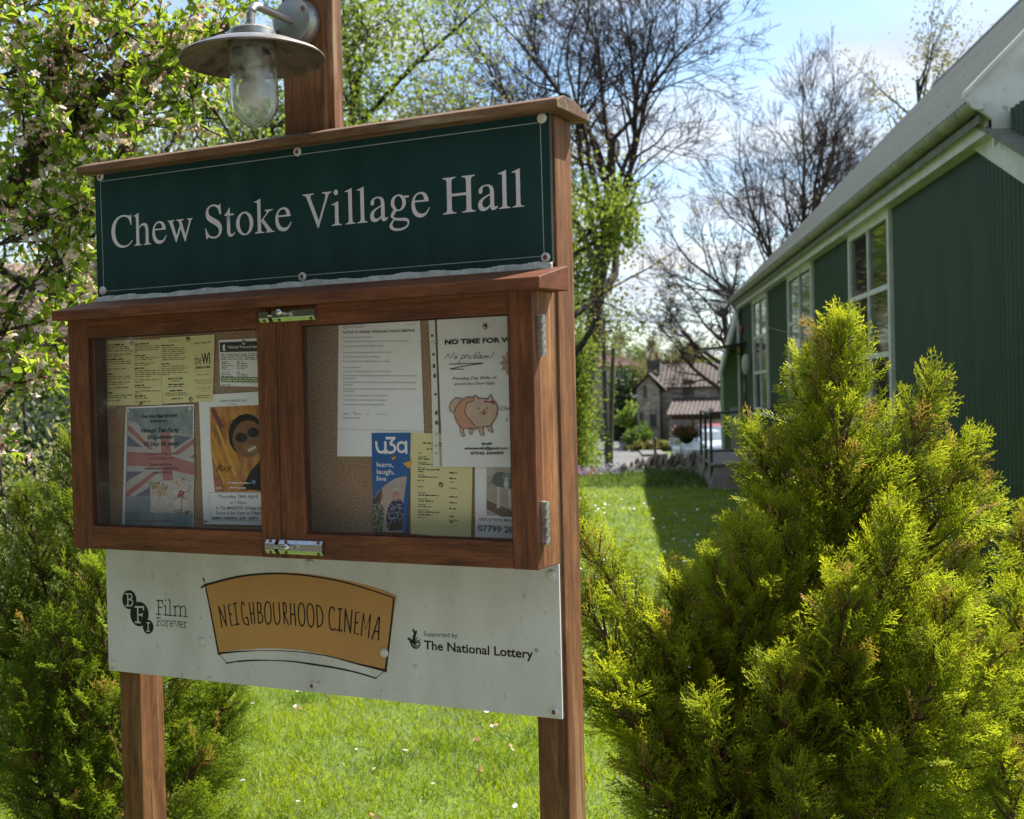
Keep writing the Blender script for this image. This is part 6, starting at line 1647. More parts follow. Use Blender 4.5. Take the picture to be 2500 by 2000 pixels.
# far woodland prototypes copied over the hills
proto = tree('far_tree', gbase(1600, 120), (0, 0, 1), 9, .25, 5, 71, 'brown budding tree on the far hillside beyond the village', 'tree', LEAF_O, 5000, .30, .6, kids=(9, 5, 4, 3), ang=(.4, 1.0), lf=(.45, .65), wob=.12, up=.04, tmin=.3, minr=.03, group='trees on the far hillside')
proto2 = bush('far_tree', gbase(1500, 150), (3.6, 3.6, 7.5), 5000, LEAF_D, 'green rounded tree on the far hillside beyond the village', 'tree', .5, 72, 60, group='green trees on the far hillside', sig=.16)
proto.scale = (.6,) * 3; proto2.scale = (.6,) * 3
rr = random.Random(77)
spots = [(1480, 190), (1530, 150), (1570, 130), (1625, 118), (1660, 135), (1700, 120), (1745, 125), (1790, 140), (1590, 200), (1640, 230), (1700, 220), (1510, 260), (1560, 280), (1430, 170), (1390, 150), (1850, 160), (1300, 120)]
for k, (px_, Y) in enumerate(spots):
    copy_tree(proto if k % 3 else proto2, gbase(px_, Y), rr.uniform(0, 6.28), (.60 * rr.uniform(.85, 1.2),) * 3)
for k in range(34):
    px_ = 250 + k * 50 + rr.uniform(-20, 20); Y = rr.uniform(270, 430)
    copy_tree(proto if k % 2 else proto2, gbase(px_, Y), rr.uniform(0, 6.28), (.85 * rr.uniform(.8, 1.3),) * 3)
# trees behind the camera that the glass reflects and that shade the board's face
big = tree('garden_tree', (-7.5, -9, 0), (0, 0, 1), 8.5, .25, 5, 81, 'large leafing tree across the path facing the noticeboard', 'tree', LEAF_D, 26000, .16, .5, kids=(12, 6, 4, 3), ang=(.5, 1.2), lf=(.4, .55), wob=.12, up=.02, tmin=.2)
for k, (x, y, s_) in enumerate(((-2.5, -11, 1.0), (-12.5, -5, 1.05), (2.5, -12, .95), (-14, 1.5, .9))):
    c = copy_tree(big, (x, y, 0), 1.3 * k + .7, (s_,) * 3)
    c['label'] = ['leafing tree straight across the path behind the viewer', 'leafing tree at the left side of the path', 'leafing tree at the right behind the viewer', 'leafing tree at the left garden corner'][k]
for k, (x_, y_, s_) in enumerate(((-15, 27, .8), (-21, 37, .9), (-13.5, 43, .75), (-3.0, 40, .9), (.8, 50, 1.0))):
    c = copy_tree(big, (x_, y_, 0), 2.1 * k, (s_,) * 3); c['label'] = ['garden tree far left beyond the apple blossom', 'tallest garden tree far left behind the others', 'garden tree behind the lamp on the far side of the lawn', 'far tree just above the middle of the name sign', 'far tree directly behind the right post'][k]

# ================================================================== GOLDEN CONIFERS
def spray(seed, n_side=13):
    """flat feathery shoot along +x in the xy plane, length 1; returns V, F(tri), age"""
    rg = np.random.default_rng(seed)
    P0, P1, R, AG = [], [], [], []
    def pt(t): return np.array([t, .05 * math.sin(t * 3 + seed), .10 * t * t])
    for i in range(n_side):
        t = .06 + .9 * i / n_side; sd = 1 if i % 2 else -1
        L = .50 * (1 - t) ** .75 + .09; L *= rg.uniform(.8, 1.15)
        a = rg.uniform(.55, .85)
        d = np.array([math.cos(a), sd * math.sin(a), rg.normal() * .18]); d /= np.linalg.norm(d)
        p = pt(t); e = p + d * L
        P0.append(p); P1.append(e); R.append(.010); AG.append((t * .4, t * .5 + .3))
        ns = max(2, int(L / .075))
        for k in range(ns):
            u = .2 + .75 * k / ns; s2 = 1 if k % 2 else -1
            b = a + s2 * sd * rg.uniform(.45, .8) if True else a
            dd = np.array([math.cos(b), sd * math.sin(b), rg.normal() * .35]); dd /= np.linalg.norm(dd)
            l2 = (.125 * (1 - u * .5)) * rg.uniform(.75, 1.25)
            q = p + d * L * u
            P0.append(q); P1.append(q + dd * l2); R.append(.0155); AG.append((.2 + .5 * u * t, .45 + .55 * max(t, u)))
    for i in range(4):
        a, b = pt(i / 4), pt((i + 1) / 4); P0.append(a); P1.append(b + (b - a) * .15); R.append(.012); AG.append((.1 * i, .2 * i + .2))
    P0, P1, R = np.array(P0), np.array(P1), np.array(R)
    d = P1 - P0; d /= np.linalg.norm(d, axis=1, keepdims=True)
    z = np.cross(d, np.array([[0, 0, 1.0]])); z /= np.linalg.norm(z, axis=1, keepdims=True) + 1e-9
    w = np.cross(d, z)
    V = np.stack([P0 + z * R[:, None], P0 - z * R[:, None], P0 * .45 + P1 * .55 + w * R[:, None] * 1.1, P1 + z * R[:, None] * .35], 1)
    # a slim three-faced shoot: two side faces and an underside
    b = (np.arange(len(P0)) * 4)[:, None]
    F = np.concatenate([b + np.array([[0, 2, 3]]), b + np.array([[1, 3, 2]]), b + np.array([[0, 1, 2]])])
    ag = np.array(AG); A = np.stack([ag[:, 0], ag[:, 0], ag.mean(1), ag[:, 1]], 1)
    return V.reshape(-1, 3), F, A.ravel()
SPR = [spray(s) for s in range(5)]
M.conifer = leaf_mat('golden_conifer_sprays', (0.050, 0.105, 0.012), (0.105, 0.175, 0.016), .50, .45, tipcol=(0.54, 0.57, 0.032), scale=3, tmul=1.7, spec=.3)
M.dry = leaf_mat('dry_brown_sprays', (0.10, 0.05, 0.02), (0.20, 0.11, 0.045), .2, scale=6, tmul=1.0)
M.pinktip = leaf_mat('bronze_tipped_sprays', (0.20, 0.20, 0.03), (0.28, 0.24, 0.04), .4, tipcol=(0.50, 0.27, 0.10), scale=6, tmul=1.3)
M.cbark = mat('red_brown_conifer_bark', (0.06, 0.025, 0.014), .8, (0.13, 0.055, 0.03), scale=12)

def conifer(name, base, plumes, label, seed, L0=.135, dens=.92, m=None):
    """plumes: (foot, tip, radius, n_branches) in world coordinates"""
    rng = np.random.default_rng(seed); m_ = m
    root = empty(name, base); tag(root, label, 'conifer')
    O, D, N, S = [], [], [], []; KU = []
    w0, w1, wa, wb = [], [], [], []
    b = np.array(base)
    for foot, tip, rad, nb in plumes:
        foot, tip = np.array(foot) - b, np.array(tip) - b
        ax = tip - foot; LL = np.linalg.norm(ax); axn = ax / LL
        e1 = np.cross(axn, [0, 1, .2]); e1 /= np.linalg.norm(e1); e2 = np.cross(axn, e1)
        w0.append(foot); w1.append(foot + ax * .5); wa.append(.018 * LL + .006); wb.append(.009 * LL + .004)
        w0.append(foot + ax * .5); w1.append(tip); wa.append(.009 * LL + .004); wb.append(.0015)
        for i in range(nb):
            t = 1 - (i + .5) / nb if False else ((i + .5) / nb)
            t = .02 + .98 * t ** .9
            az = i * 2.39996 + rng.normal() * .2
            prof = (1 - t) ** .72 * (0.55 + .45 * min(1, t / .18))
            Lb = rad * prof * rng.uniform(.7, 1.18) + .035
            el = .35 + .75 * t + rng.normal() * .12
            rd = e1 * math.cos(az) + e2 * math.sin(az)
            bd = rd * math.cos(el) + axn * math.sin(el)
            p = foot + ax * t
            end = p + bd * Lb + np.array([0, 0, .10 * Lb])
            mid = p + bd * Lb * .5 - np.array([0, 0, .03 * Lb])
            w0 += [p, mid]; w1 += [mid, end]; wa += [.004 + .006 * Lb, .003]; wb += [.003, .001]
            ns = max(1, int(Lb / (.034 / dens)))
            for k in range(ns):
                u = .22 + .78 * (k + rng.random() * .6) / ns
                q = (p + (mid - p) * u * 2) if u < .5 else (mid + (end - mid) * (u - .5) * 2)
                bdir = (end - mid) / (np.linalg.norm(end - mid) + 1e-9)
                side = np.cross(bdir, [0, 0, 1.0]); side /= np.linalg.norm(side) + 1e-9
                ph = k * 2.4 + rng.normal() * .4; spread_ = rng.uniform(.35, .85)
                o2 = side * math.cos(ph) + np.cross(side, bdir) * math.sin(ph)
                dd = bdir * math.cos(spread_) + o2 * math.sin(spread_) + np.array([0, 0, .22])
                O.append(q); D.append(dd); N.append(rng.normal(size=3) * .5 + np.cross(dd, rd) * .3 + np.array([0, 0, .5])); S.append(L0 * rng.uniform(.7, 1.2) * (1.0 - .25 * u) * (1 - .28 * t)); KU.append(u)
            O.append(end - bd * .04); D.append(bd + [0, 0, .3]); N.append(rng.normal(size=3)); S.append(L0 * rng.uniform(.85, 1.2) * (1 - .38 * t)); KU.append(2)
        O.append(tip - axn * L0 * .7); D.append(axn); N.append(rng.normal(size=3)); S.append(L0 * .7); KU.append(2)
    O, D, N, S = map(np.array, (O, D, N, S))
    D /= np.linalg.norm(D, axis=1, keepdims=True)
    Yv = np.cross(N, D); Yv /= np.linalg.norm(Yv, axis=1, keepdims=True) + 1e-9
    Zv = np.cross(D, Yv)
    which = rng.integers(0, len(SPR), len(O))
    U_ = np.array(KU); kind = np.where((U_ < .55) & (rng.random(len(O)) < .05), 1, np.where((U_ > 1.5) & (rng.random(len(O)) < .10), 2, 0))
    VV, FF, AA = [], [], []; off = 0
    MI = []
    for s, kd in [(a, b) for a in range(len(SPR)) for b in range(3)]:
        m = (which == s) & (kind == kd)
        if not m.any(): continue
        v, f, a = SPR[s]; MI.append(kd)
        Rm = np.stack([D[m], Yv[m], Zv[m]], 1)        # rows: axes
        w = np.einsum('vk,nkj->nvj', v, Rm) * S[m][:, None, None] + O[m][:, None, :]
        n = m.sum()
        VV.append(w.reshape(-1, 3)); FF.append((f[None] + (np.arange(n) * len(v))[:, None, None]).reshape(-1, 3) + off)
        AA.append(np.clip(np.tile(a, n) * np.repeat(rng.uniform(.55, 1.15, n), len(v)), 0, 1)); off += n * len(v)
    o = mobj('foliage', np_mesh('foliage', np.concatenate(VV), FF, [m_ or M.conifer, M.dry, M.pinktip], MI, attr=np.concatenate(AA)), root); o['kind'] = 'stuff'
    v, f = tubes(w0, w1, wa, wb, 5)
    o = mobj('branches', np_mesh('branches', v, [f], M.cbark, smooth=True), root); o['kind'] = 'stuff'
    print(name, len(O), 'sprays', sum(len(x) for x in FF), 'tris')
    return root
CB = P(2030, 1000, 3.25); CB = np.array([CB[0], 3.25, 0.0])
def pl(px, py, Y, fx, fy, fY, r, nb): return (P(fx, fy, fY), P(px, py + 38, Y), r, nb)
A_ = [pl(2052, 768, 3.25, 2045, 1600, 3.25, 0.235, 92),        # leader
      pl(2275, 905, 3.30, 2090, 1500, 3.25, 0.145, 40), pl(2368, 1060, 3.25, 2110, 1600, 3.25, 0.170, 44), pl(2415, 1205, 3.35, 2130, 1700, 3.3, 0.170, 40),
      pl(1832, 1030, 3.30, 2010, 1450, 3.27, 0.102, 34), pl(1965, 860, 3.30, 2030, 1300, 3.27, 0.111, 30), pl(1890, 1210, 3.15, 2020, 1600, 3.2, 0.119, 30),
      pl(1812, 1275, 3.05, 1960, 1900, 3.15, 0.212, 60), pl(1745, 1345, 3.00, 1920, 1950, 3.1, 0.170, 44),
      pl(1640, 1400, 3.05, 1880, 2000, 3.12, 0.187, 48), pl(1402, 1235, 3.02, 1850, 2020, 3.1, 0.136, 60), pl(1392, 1395, 2.98, 1800, 2000, 3.0, 0.119, 44),
      pl(1405, 1580, 2.95, 1800, 2060, 3.0, 0.128, 40), pl(1500, 1640, 2.85, 1830, 2150, 2.95, 0.170, 44), pl(1590, 1500, 2.95, 1880, 2080, 3.0, 0.153, 40),
      pl(2190, 1235, 2.95, 2080, 1850, 3.1, 0.187, 54), pl(2065, 1390, 2.85, 2040, 1980, 3.05, 0.170, 46), pl(2335, 1430, 2.90, 2130, 1980, 3.05, 0.170, 44),
      pl(2290, 1560, 2.80, 2100, 2150, 3.0, 0.170, 40), pl(1900, 1600, 2.80, 1980, 2200, 3.0, 0.187, 44), pl(1720, 1700, 2.80, 1900, 2300, 3.0, 0.187, 40),
      pl(1560, 1800, 2.80, 1850, 2350, 3.0, 0.170, 36), pl(2430, 1560, 2.95, 2180, 2050, 3.1, 0.170, 40), pl(2150, 1800, 2.75, 2060, 2400, 3.0, 0.187, 36),
      pl(1940, 1880, 2.72, 1950, 2300, 2.8, 0.102, 26)]
conifer('golden_conifer', CB, A_, 'large golden green conifer right of the noticeboard in front of the hall', 5)
B_ = [pl(2490, 1265, 3.5, 2600, 1800, 3.6, .16, 36), pl(2560, 1180, 3.6, 2620, 1800, 3.6, .2, 40), pl(2470, 1420, 3.3, 2600, 2000, 3.5, .22, 44), pl(2500, 1620, 3.1, 2600, 2200, 3.4, .24, 44), pl(2440, 1800, 2.95, 2560, 2400, 3.2, .22, 36), pl(2620, 1500, 3.4, 2650, 2100, 3.5, .25, 40)]
conifer('golden_conifer', np.array([P(2610, 1000, 3.55)[0], 3.55, 0.0]), B_, 'second golden conifer cut off by the right edge of the photo', 6)
C_2 = [pl(190, 1065, 3.9, 260, 1800, 4.0, .34, 76), pl(60, 1180, 3.95, 200, 1800, 4.0, .26, 50), pl(-40, 1330, 3.9, 160, 1900, 4.0, .26, 44), pl(240, 1360, 3.7, 280, 1900, 3.85, .22, 46),
       pl(330, 1280, 4.0, 300, 1850, 4.0, .25, 46), pl(430, 1480, 4.05, 340, 2000, 4.1, .24, 46), pl(560, 1650, 4.1, 380, 2100, 4.1, .24, 50), pl(140, 1500, 3.6, 230, 2050, 3.8, .26, 46),
       pl(40, 1640, 3.55, 200, 2200, 3.75, .26, 44), pl(290, 1680, 3.6, 290, 2250, 3.8, .26, 44), pl(480, 1800, 3.9, 340, 2300, 4.0, .24, 40), pl(170, 1850, 3.5, 250, 2400, 3.7, .24, 36), pl(430, 1960, 3.7, 330, 2400, 3.8, .2, 30)]
conifer('golden_conifer', np.array([P(280, 1000, 3.95)[0], 3.95, 0.0]), C_2, 'golden green conifer half hidden behind the left post', 7, L0=.14, m=leaf_mat('greener_conifer_sprays', (0.032, 0.075, 0.012), (0.070, 0.130, 0.016), .46, .45, tipcol=(0.30, 0.38, 0.028), scale=3, tmul=1.6))

# ================================================================== APPLE TREE IN BLOSSOM
rng = np.random.default_rng(99)
apple = empty('apple_tree', (P(-420, 1000, 4.6)[0], 4.6, 0)); tag(apple, 'apple tree with pink and white blossom at the upper left', 'tree')
ab = np.array(apple.location)
BR = [([(-420, 2300, 4.6), (-400, 1500, 4.6), (-330, 1000, 4.55), (-200, 700, 4.5), (-60, 560, 4.4), (120, 360, 4.3), (260, 200, 4.3), (420, 110, 4.35), (560, 60, 4.4)], .075, .020),
      ([(-60, 560, 4.4), (0, 480, 4.3), (80, 350, 4.2), (135, 170, 4.15), (190, 40, 4.1), (230, -120, 4.1)], .013, .006),
      ([(120, 400, 4.3), (200, 340, 4.2), (300, 275, 4.15), (420, 170, 4.1)], .008, .003),
      ([(-40, 900, 4.3), (60, 700, 4.2), (150, 640, 4.1), (200, 560, 4.05), (260, 470, 4.0)], .010, .004),
      ([(-80, 620, 4.2), (60, 580, 4.1), (180, 520, 4.0), (250, 470, 3.95), (330, 420, 3.95)], .006, .002),
      ([(-60, 830, 4.1), (40, 800, 4.0), (130, 780, 4.0), (200, 760, 3.95)], .006, .002),
      ([(-80, 1080, 4.1), (20, 960, 4.0), (90, 880, 3.95), (150, 830, 3.9)], .007, .002),
      ([(200, 20, 4.5), (330, 50, 4.5), (450, 100, 4.45), (540, 130, 4.45), (600, 210, 4.5)], .010, .004),
      ([(420, 110, 4.35), (440, 170, 4.3), (520, 260, 4.3), (590, 380, 4.3)], .007, .003),
      ([(440, 160, 4.35), (470, 240, 4.4), (480, 330, 4.4), (510, 360, 4.4)], .006, .002),
      ([(-40, 200, 4.2), (80, 160, 4.2), (220, 120, 4.15), (330, 60, 4.1)], .008, .003),
      ([(-60, 60, 4.1), (60, 30, 4.1), (150, -40, 4.1)], .008, .004),
      ([(120, 360, 4.3), (160, 300, 4.3), (150, 200, 4.3)], .006, .003)]
w0, w1, wa, wb = [], [], [], []; nodes = []
for pts, r0, r1 in BR:
    w = [P(*p) - ab for p in pts]; n = len(w) - 1
    for i in range(n):
        K = 4
        for k in range(K):
            a = w[i] + (w[i + 1] - w[i]) * k / K; b2 = w[i] + (w[i + 1] - w[i]) * (k + 1) / K
            u = (i + k / K) / n; u2 = (i + (k + 1) / K) / n
            w0.append(a); w1.append(b2); wa.append(r0 + (r1 - r0) * u); wb.append(r0 + (r1 - r0) * u2)
            if pts[i][1] < 1300: nodes.append((a, (w[i + 1] - w[i])))
v, f = tubes(w0, w1, wa, wb, 8); o = mobj('branches', np_mesh('branches', v, [f], M.bark, smooth=True), apple); o['kind'] = 'stuff'
# twigs ending in spurs of leaves and blossom
def to_px(p):
    q = np.asarray(p) + ab - np.array([0, 0, EYE]); d = q @ _F
    return 1250 + FPX * (q @ _R) / d, 1000 - FPX * (q @ _U) / d
t0, t1, ta, tb_ = [], [], [], []; spur = []
n_t = 0
while n_t < 300:
    a, d = nodes[rng.integers(len(nodes))]
    d = d / np.linalg.norm(d)
    dirv = rng.normal(size=3) + d * .6 + np.array([.35, -.1, .15]); dirv /= np.linalg.norm(dirv)
    L = rng.uniform(.10, .42)
    m_ = a + dirv * L * .5 + rng.normal(size=3) * .02; e = a + dirv * L + rng.normal(size=3) * .03
    x, y = to_px(e)
    lim = 900 + (0 if x < 200 else 0)
    if x < -120 or x > 640 or y < -120 or y > 1120: continue
    if x > 330 and y > 330: continue
    if x > 480 and y > 260: continue
    if 250 < x < 330 and y > 470: continue
    # leave the sky gaps the photo shows
    if 245 < x < 320 and 120 < y < 230 and rng.random() < .6: continue
    n_t += 1
    t0 += [a, m_]; t1 += [m_, e]; ta += [.0035, .0022]; tb_ += [.0022, .0012]
    for u in np.linspace(.25, 1, max(2, int(L / .055))):
        q = (a + (m_ - a) * u * 2) if u < .5 else (m_ + (e - m_) * (u - .5) * 2)
        spur.append((q, dirv))
v, f = tubes(t0, t1, ta, tb_, 4); o = mobj('twigs', np_mesh('twigs', v, [f], M.bark2), apple); o['kind'] = 'stuff'
LC, LD, LN, LL_, LW = [], [], [], [], []; PC, PD, PN, PL, PW = [], [], [], [], []; BC, BDs, BL = [], [], []
for q, dv in spur:
    for k in range(rng.integers(3, 7)):
        dd = rand_dirs(rng, 1)[0] + dv * .5 + [0, 0, .25]; dd /= np.linalg.norm(dd)
        LC.append(q + dd * .008); LD.append(dd); LN.append(rng.normal(size=3) + [0, 0, 1.2]); LL_.append(rng.uniform(.026, .058)); LW.append(rng.uniform(.015, .030))
    if rng.random() < .62:
        cc = q + rng.normal(size=3) * .012
        for b_ in range(rng.integers(3, 8)):
            c = cc + rng.normal(size=3) * .016; ax = rand_dirs(rng, 1)[0] + [0, -.2, .4]; ax /= np.linalg.norm(ax)
            if rng.random() < .5:
                s = rng.uniform(.013, .021); perp = np.cross(ax, rng.normal(size=3)); perp /= np.linalg.norm(perp); p2 = np.cross(ax, perp)
                for j in range(5):
                    an = j * 2 * math.pi / 5; pd = perp * math.cos(an) + p2 * math.sin(an) + ax * .45
                    PC.append(c); PD.append(pd); PN.append(ax); PL.append(s); PW.append(s * .85)
            else:
                BC.append(c); BDs.append(ax); BL.append(rng.uniform(.010, .017))
v, f = leaves(LC, LD, LN, LL_, LW)
M.apleaf = leaf_mat('apple_leaves', (0.11, 0.18, 0.018), (0.21, 0.29, 0.030), .55, .4, scale=9, tmul=1.9)
o = mobj('leaves', np_mesh('leaves', v, [f], M.apleaf), apple); o['kind'] = 'stuff'
v, f = leaves(PC, PD, PN, PL, PW, .3); M.bloss = leaf_mat('white_pink_petals', (0.78, 0.62, 0.60), (0.84, 0.79, 0.76), .35, .6, scale=30, tmul=1.0)
o = mobj('blossom', np_mesh('blossom', v, [f], M.bloss), apple); o['kind'] = 'stuff'
BC, BDs, BL = np.array(BC), np.array(BDs), np.array(BL)
va, fa = tubes(BC, BC + BDs * BL[:, None] * .5, BL * .15, BL * .38, 6); vb, fb = tubes(BC + BDs * BL[:, None] * .5, BC + BDs * BL[:, None], BL * .38, BL * .05, 6)
M.bud = leaf_mat('pink_buds', (0.55, 0.20, 0.22), (0.70, 0.42, 0.40), .25, .6, scale=40, tmul=1.0)
o = mobj('blossom_buds', np_mesh('blossom_buds', np.concatenate([va, vb]), [fa, fb + len(va)], M.bud), apple); o['kind'] = 'stuff'
print('apple', len(LC), len(PC), len(BC))

# dark gate post behind the apple tree
g = G(); x0_, z0_ = P(296, 350, 6.2)[0], 0; x1_ = P(330, 350, 6.2)[0]; zt_ = P(313, 222, 6.2)[2]
g.box(-(x1_ - x0_) / 2, (x1_ - x0_) / 2, -.04, .04, 0, zt_); g.box(-(x1_ - x0_) / 2 - .006, (x1_ - x0_) / 2 + .006, -.046, .046, zt_ + .001, zt_ + .02)
o = g.build('wooden_post', wood('dark_post_timber', (0.02, 0.010, 0.010), (0.06, 0.025, 0.022), 2)); o.location = ((x0_ + x1_) / 2, 6.2, 0); tag(o, 'dark square wooden post standing among the apple branches', 'post')

# ================================================================== THE VILLAGE BEYOND
M.rubble = mat('cottage_rubble_stone', (0.20, 0.165, 0.13), .9, (0.36, 0.31, 0.25), scale=2.4, stretch=(1, 1, 2), detail=5, lo=.38, hi=.62, spots=((0.10, 0.085, 0.07), 1.3, .58, .7), bump=.6, bscale=3)
M.tile = mat('clay_pantiles', (0.045, 0.032, 0.027), .85, (0.088, 0.062, 0.050), scale=3, stretch=(1, 1, 1), detail=6, spots=((0.09, 0.07, 0.06), 1.6, .56, .6))
M.tile2 = mat('pink_clay_tiles', (0.20, 0.095, 0.08), .85, (0.25, 0.135, 0.115), scale=2, stretch=(1, 1, 6), detail=5)
M.render_ = mat('pinkish_render', (0.36, 0.26, 0.22), .9, (0.30, 0.22, 0.18), scale=1)
M.brownwood = mat('brown_joinery', (0.05, 0.025, 0.02), .7, (0.08, 0.04, 0.03), scale=5)
M.tanwood = mat('tan_gable_boards', (0.35, 0.19, 0.10), .8, (0.28, 0.15, 0.08), scale=4, stretch=(1, 1, .3))
M.farglass = mat('far_window_glass', (0.03, 0.035, 0.04), .1, (0.05, 0.055, 0.06), scale=2)
def pz(px, py, Y): return P(px, py, Y)[2]
# --- stone cottage: local frame at its near corner
CY = 74.0
cx = px_x(1613, CY); cz0 = float(gz(cx, CY)) - .3
cott = empty('stone_cottage', (cx, CY, cz0), math.radians(-14)); tag(cott, 'two storey rubble stone cottage with brown pantile roof and dark chimney', 'cottage')
eh = pz(1613, 941, CY) - cz0; rh = pz(1680, 885, CY) - cz0
g = G(); D_ = 5.2; LN_ = 8.4
g.box(0, LN_, .15, D_, 0, eh); g.prism([(.15, eh), (D_, eh), ((D_ + .15) / 2, rh - .15)], .02, LN_, 0)
# gable wing turned towards the lane
g.box(-1.35, -.001, -.5, 2.9, 0, eh - .15)
g.build('wall', M.rubble, cott)
def roof_panel(name, a, b, c, d, n, m, parent, amp=.022):
    """pantiled roof slope: corners a,b (eave) and c,d (ridge, above b and a), n rolls"""
    a, b, c, d = (Vector(p) for p in (a, b, c, d)); per = 6; V = []; nrm = (b - a).cross(d - a).normalized()
    if nrm.z < 0: nrm.negate()
    K = n * per
    for k in range(K + 1):
        u = k / K; w = nrm * (amp * math.sin(2 * math.pi * u * n))
        V.append(a.lerp(b, u) + w)
    for k in range(K + 1):
        u = k / K; w = nrm * (amp * math.sin(2 * math.pi * u * n)); V.append(d.lerp(c, u) + w)
    V2 = [p - nrm * .08 for p in V]; N = K + 1
    F = [(k, k + 1, N + k + 1, N + k) for k in range(K)] + [(2 * N + k + 1, 2 * N + k, 3 * N + k, 3 * N + k + 1) for k in range(K)] + [(k + 1, k, 2 * N + k, 2 * N + k + 1) for k in range(K)]
    me = bpy.data.meshes.new(name); me.from_pydata([tuple(p) for p in V + V2], [], F); me.materials.append(m); me.update()
    return mobj(name, me, parent)
roof_panel('roof', (-.3, -.25, eh - .12), (LN_ + .3, -.25, eh - .12), (LN_ + .3, D_ / 2, rh), (-.3, D_ / 2, rh), 34, M.tile, cott)
roof_panel('roof', (LN_ + .3, D_ + .3, eh - .12), (-.3, D_ + .3, eh - .12), (-.3, D_ / 2, rh), (LN_ + .3, D_ / 2, rh), 34, M.tile, cott)
wr = eh + .75
roof_panel('wing_roof', (-1.7, 3.0, eh - .35), (-1.7, -.7, eh - .35), (-.6, -.7, wr), (-.6, 3.0, wr), 12, M.tile, cott)
roof_panel('wing_roof', (.45, -.7, eh - .30), (.45, 3.0, eh - .30), (-.6, 3.0, wr), (-.6, -.7, wr), 12, M.tile, cott)
g = G(); g.prism([(-1.35, eh - .151), (-.05, eh - .151), (-.6, wr - .12)], -.48, 2.8, 1); g.build('wing_gable', M.rubble, cott)
g = G(); g.box(-.95, -.15, 1.2, 1.9, eh - .2, pz(1600, 880, CY) - cz0); ch_ = g.build('chimney', mat('dark_chimney_brick', (0.055, 0.045, 0.045), .9, (0.09, 0.07, 0.065), scale=6), cott)
g = G(); zc_ = pz(1600, 880, CY) - cz0; g.box(-1.0, -.1, 1.15, 1.95, zc_, zc_ + .10); g.build('chimney_cap', M.kerb, ch_)
for xx in (-.75, -.35):
    g = G(); g.lathe([(.10, 0), (.12, .05), (.09, .35), (.11, .38)], 10, 0, Matrix.Translation((xx, 1.55, zc_ + .10))); g.build('chimney_pot', M.tanwood, ch_, smooth=True)
def cwin(x0, x1, z0, z1, y=.15, rotated=False, bars=1):
    g = G()
    f = .07
    if not rotated:
        g.box(x0, x1, y - .05, y - .002, z0, z1); w = g.build('window', M.brownwood, cott)
        nb = bars + 1; wd = (x1 - x0 - f * (nb + 1)) / nb
        for k in range(nb):
            g = G(); g.box(x0 + f + k * (wd + f), x0 + f + k * (wd + f) + wd, y - .062, y - .051, z0 + f, z1 - f); g.build('pane', M.farglass, w)
        g = G(); g.box(x0 - .05, x1 + .05, y - .10, y - .002, z0 - .12, z0 - .001); g.build('sill', M.kerb, w)
zz = lambda py: pz(1640, py, CY) - cz0
cwin(1.35, 1.98, zz(966), zz(928)); cwin(3.4, 3.9, zz(962), zz(932))
cwin(-.95, -.75, zz(966), zz(940), -.5, bars=0); cwin(-.62, -.22, zz(1040), zz(1010), -.5); cwin(-1.2, -1.05, zz(1040), zz(1006), -.5, bars=0)
g = G(); g.tube([(.03, .05, eh - .2), (.03, .05, 0)], .05, 8); g.build('drainpipe', mat('grey_green_pipe', (.10, .12, .11), .6), cott)
# lean-to with gable boards
g = G(); g.box(1.0, 5.2, -3.2, .149, 0, zz(1008)); lt = g.build('lean_to', M.rubble, cott)
roof_panel('lean_to_roof', (.75, -3.6, zz(1009)), (5.6, -3.6, zz(1009)), (5.6, .1, zz(972)), (.75, .1, zz(972)), 20, M.tile, cott)
g = G(); g.prism([(-3.3, zz(1012)), (.1, zz(1012)), (.1, zz(978))], .90, .98, 0); g.build('gable_boards', M.tanwood, cott)
g = G(); g.box(1.05, 5.15, -3.32, -3.21, zz(1022), zz(1009)); g.build('lintel', mat('dark_red_beam', (.05, .015, .015), .8), cott)
g = G(); g.box(4.2, 5.0, -3.30, -3.22, .1, zz(1026)); g.build('door', mat('dark_red_door', (.09, .012, .012), .6), cott)
# lane-side garden walls
gw = empty('lane_wall', (px_x(1575, 76), 76, float(gz(0, 76)) - .3)); tag(gw, 'tall ivy topped stone wall along the lane beside the cottage', 'wall')
rr = random.Random(5)
prev = None
for k, (px_, Y, pt) in enumerate([(1586, 73.6, 985), (1572, 78, 982), (1560, 84, 1000), (1549, 92, 1010), (1535, 104, 1020)]):
    x = px_x(px_, Y); zt = pz(px_, pt, Y); cur_ = (x, Y, zt)
    if prev:
        o_ = gw.location; g = G()
        (xa, ya, za), (xb, yb, zb) = prev, cur_
        V = []
        for (x_, y_, z_) in (prev, cur_):
            V += [(x_ - o_.x, y_ - o_.y, -1 ), (x_ - o_.x + .4, y_ - o_.y + .1, -1), (x_ - o_.x + .4, y_ - o_.y + .1, z_ - o_.z), (x_ - o_.x, y_ - o_.y, z_ - o_.z)]
        g.add(V, [(0, 3, 7, 4), (1, 5, 6, 2), (3, 2, 6, 7), (0, 1, 2, 3), (4, 7, 6, 5)]); g.build('wall_section', M.rubble, gw)
    prev = cur_
bush('roadside_shrub', (px_x(1566, 71), 71, float(gz(0, 71)) - .1), (1.1, .8, 1.5), 1600, LEAF_D, 'low shrub at the foot of the lane wall', 'shrub', .22, 91, 20)
bush('roadside_shrub', (px_x(1590, 69.5), 69.5, float(gz(0, 69.5)) - .1), (1.2, .6, .7), 1400, LEAF_O, 'dry low shrub in front of the cottage gable', 'shrub', .2, 92, 20)
bush('ivy_tree', (px_x(1532, 98), 98, float(gz(0, 98))), (2.0, 1.6, 6.0), 5200, LEAF_E, 'dark ivy covered tree left of the stone cottage', 'tree', .33, 93, 50)
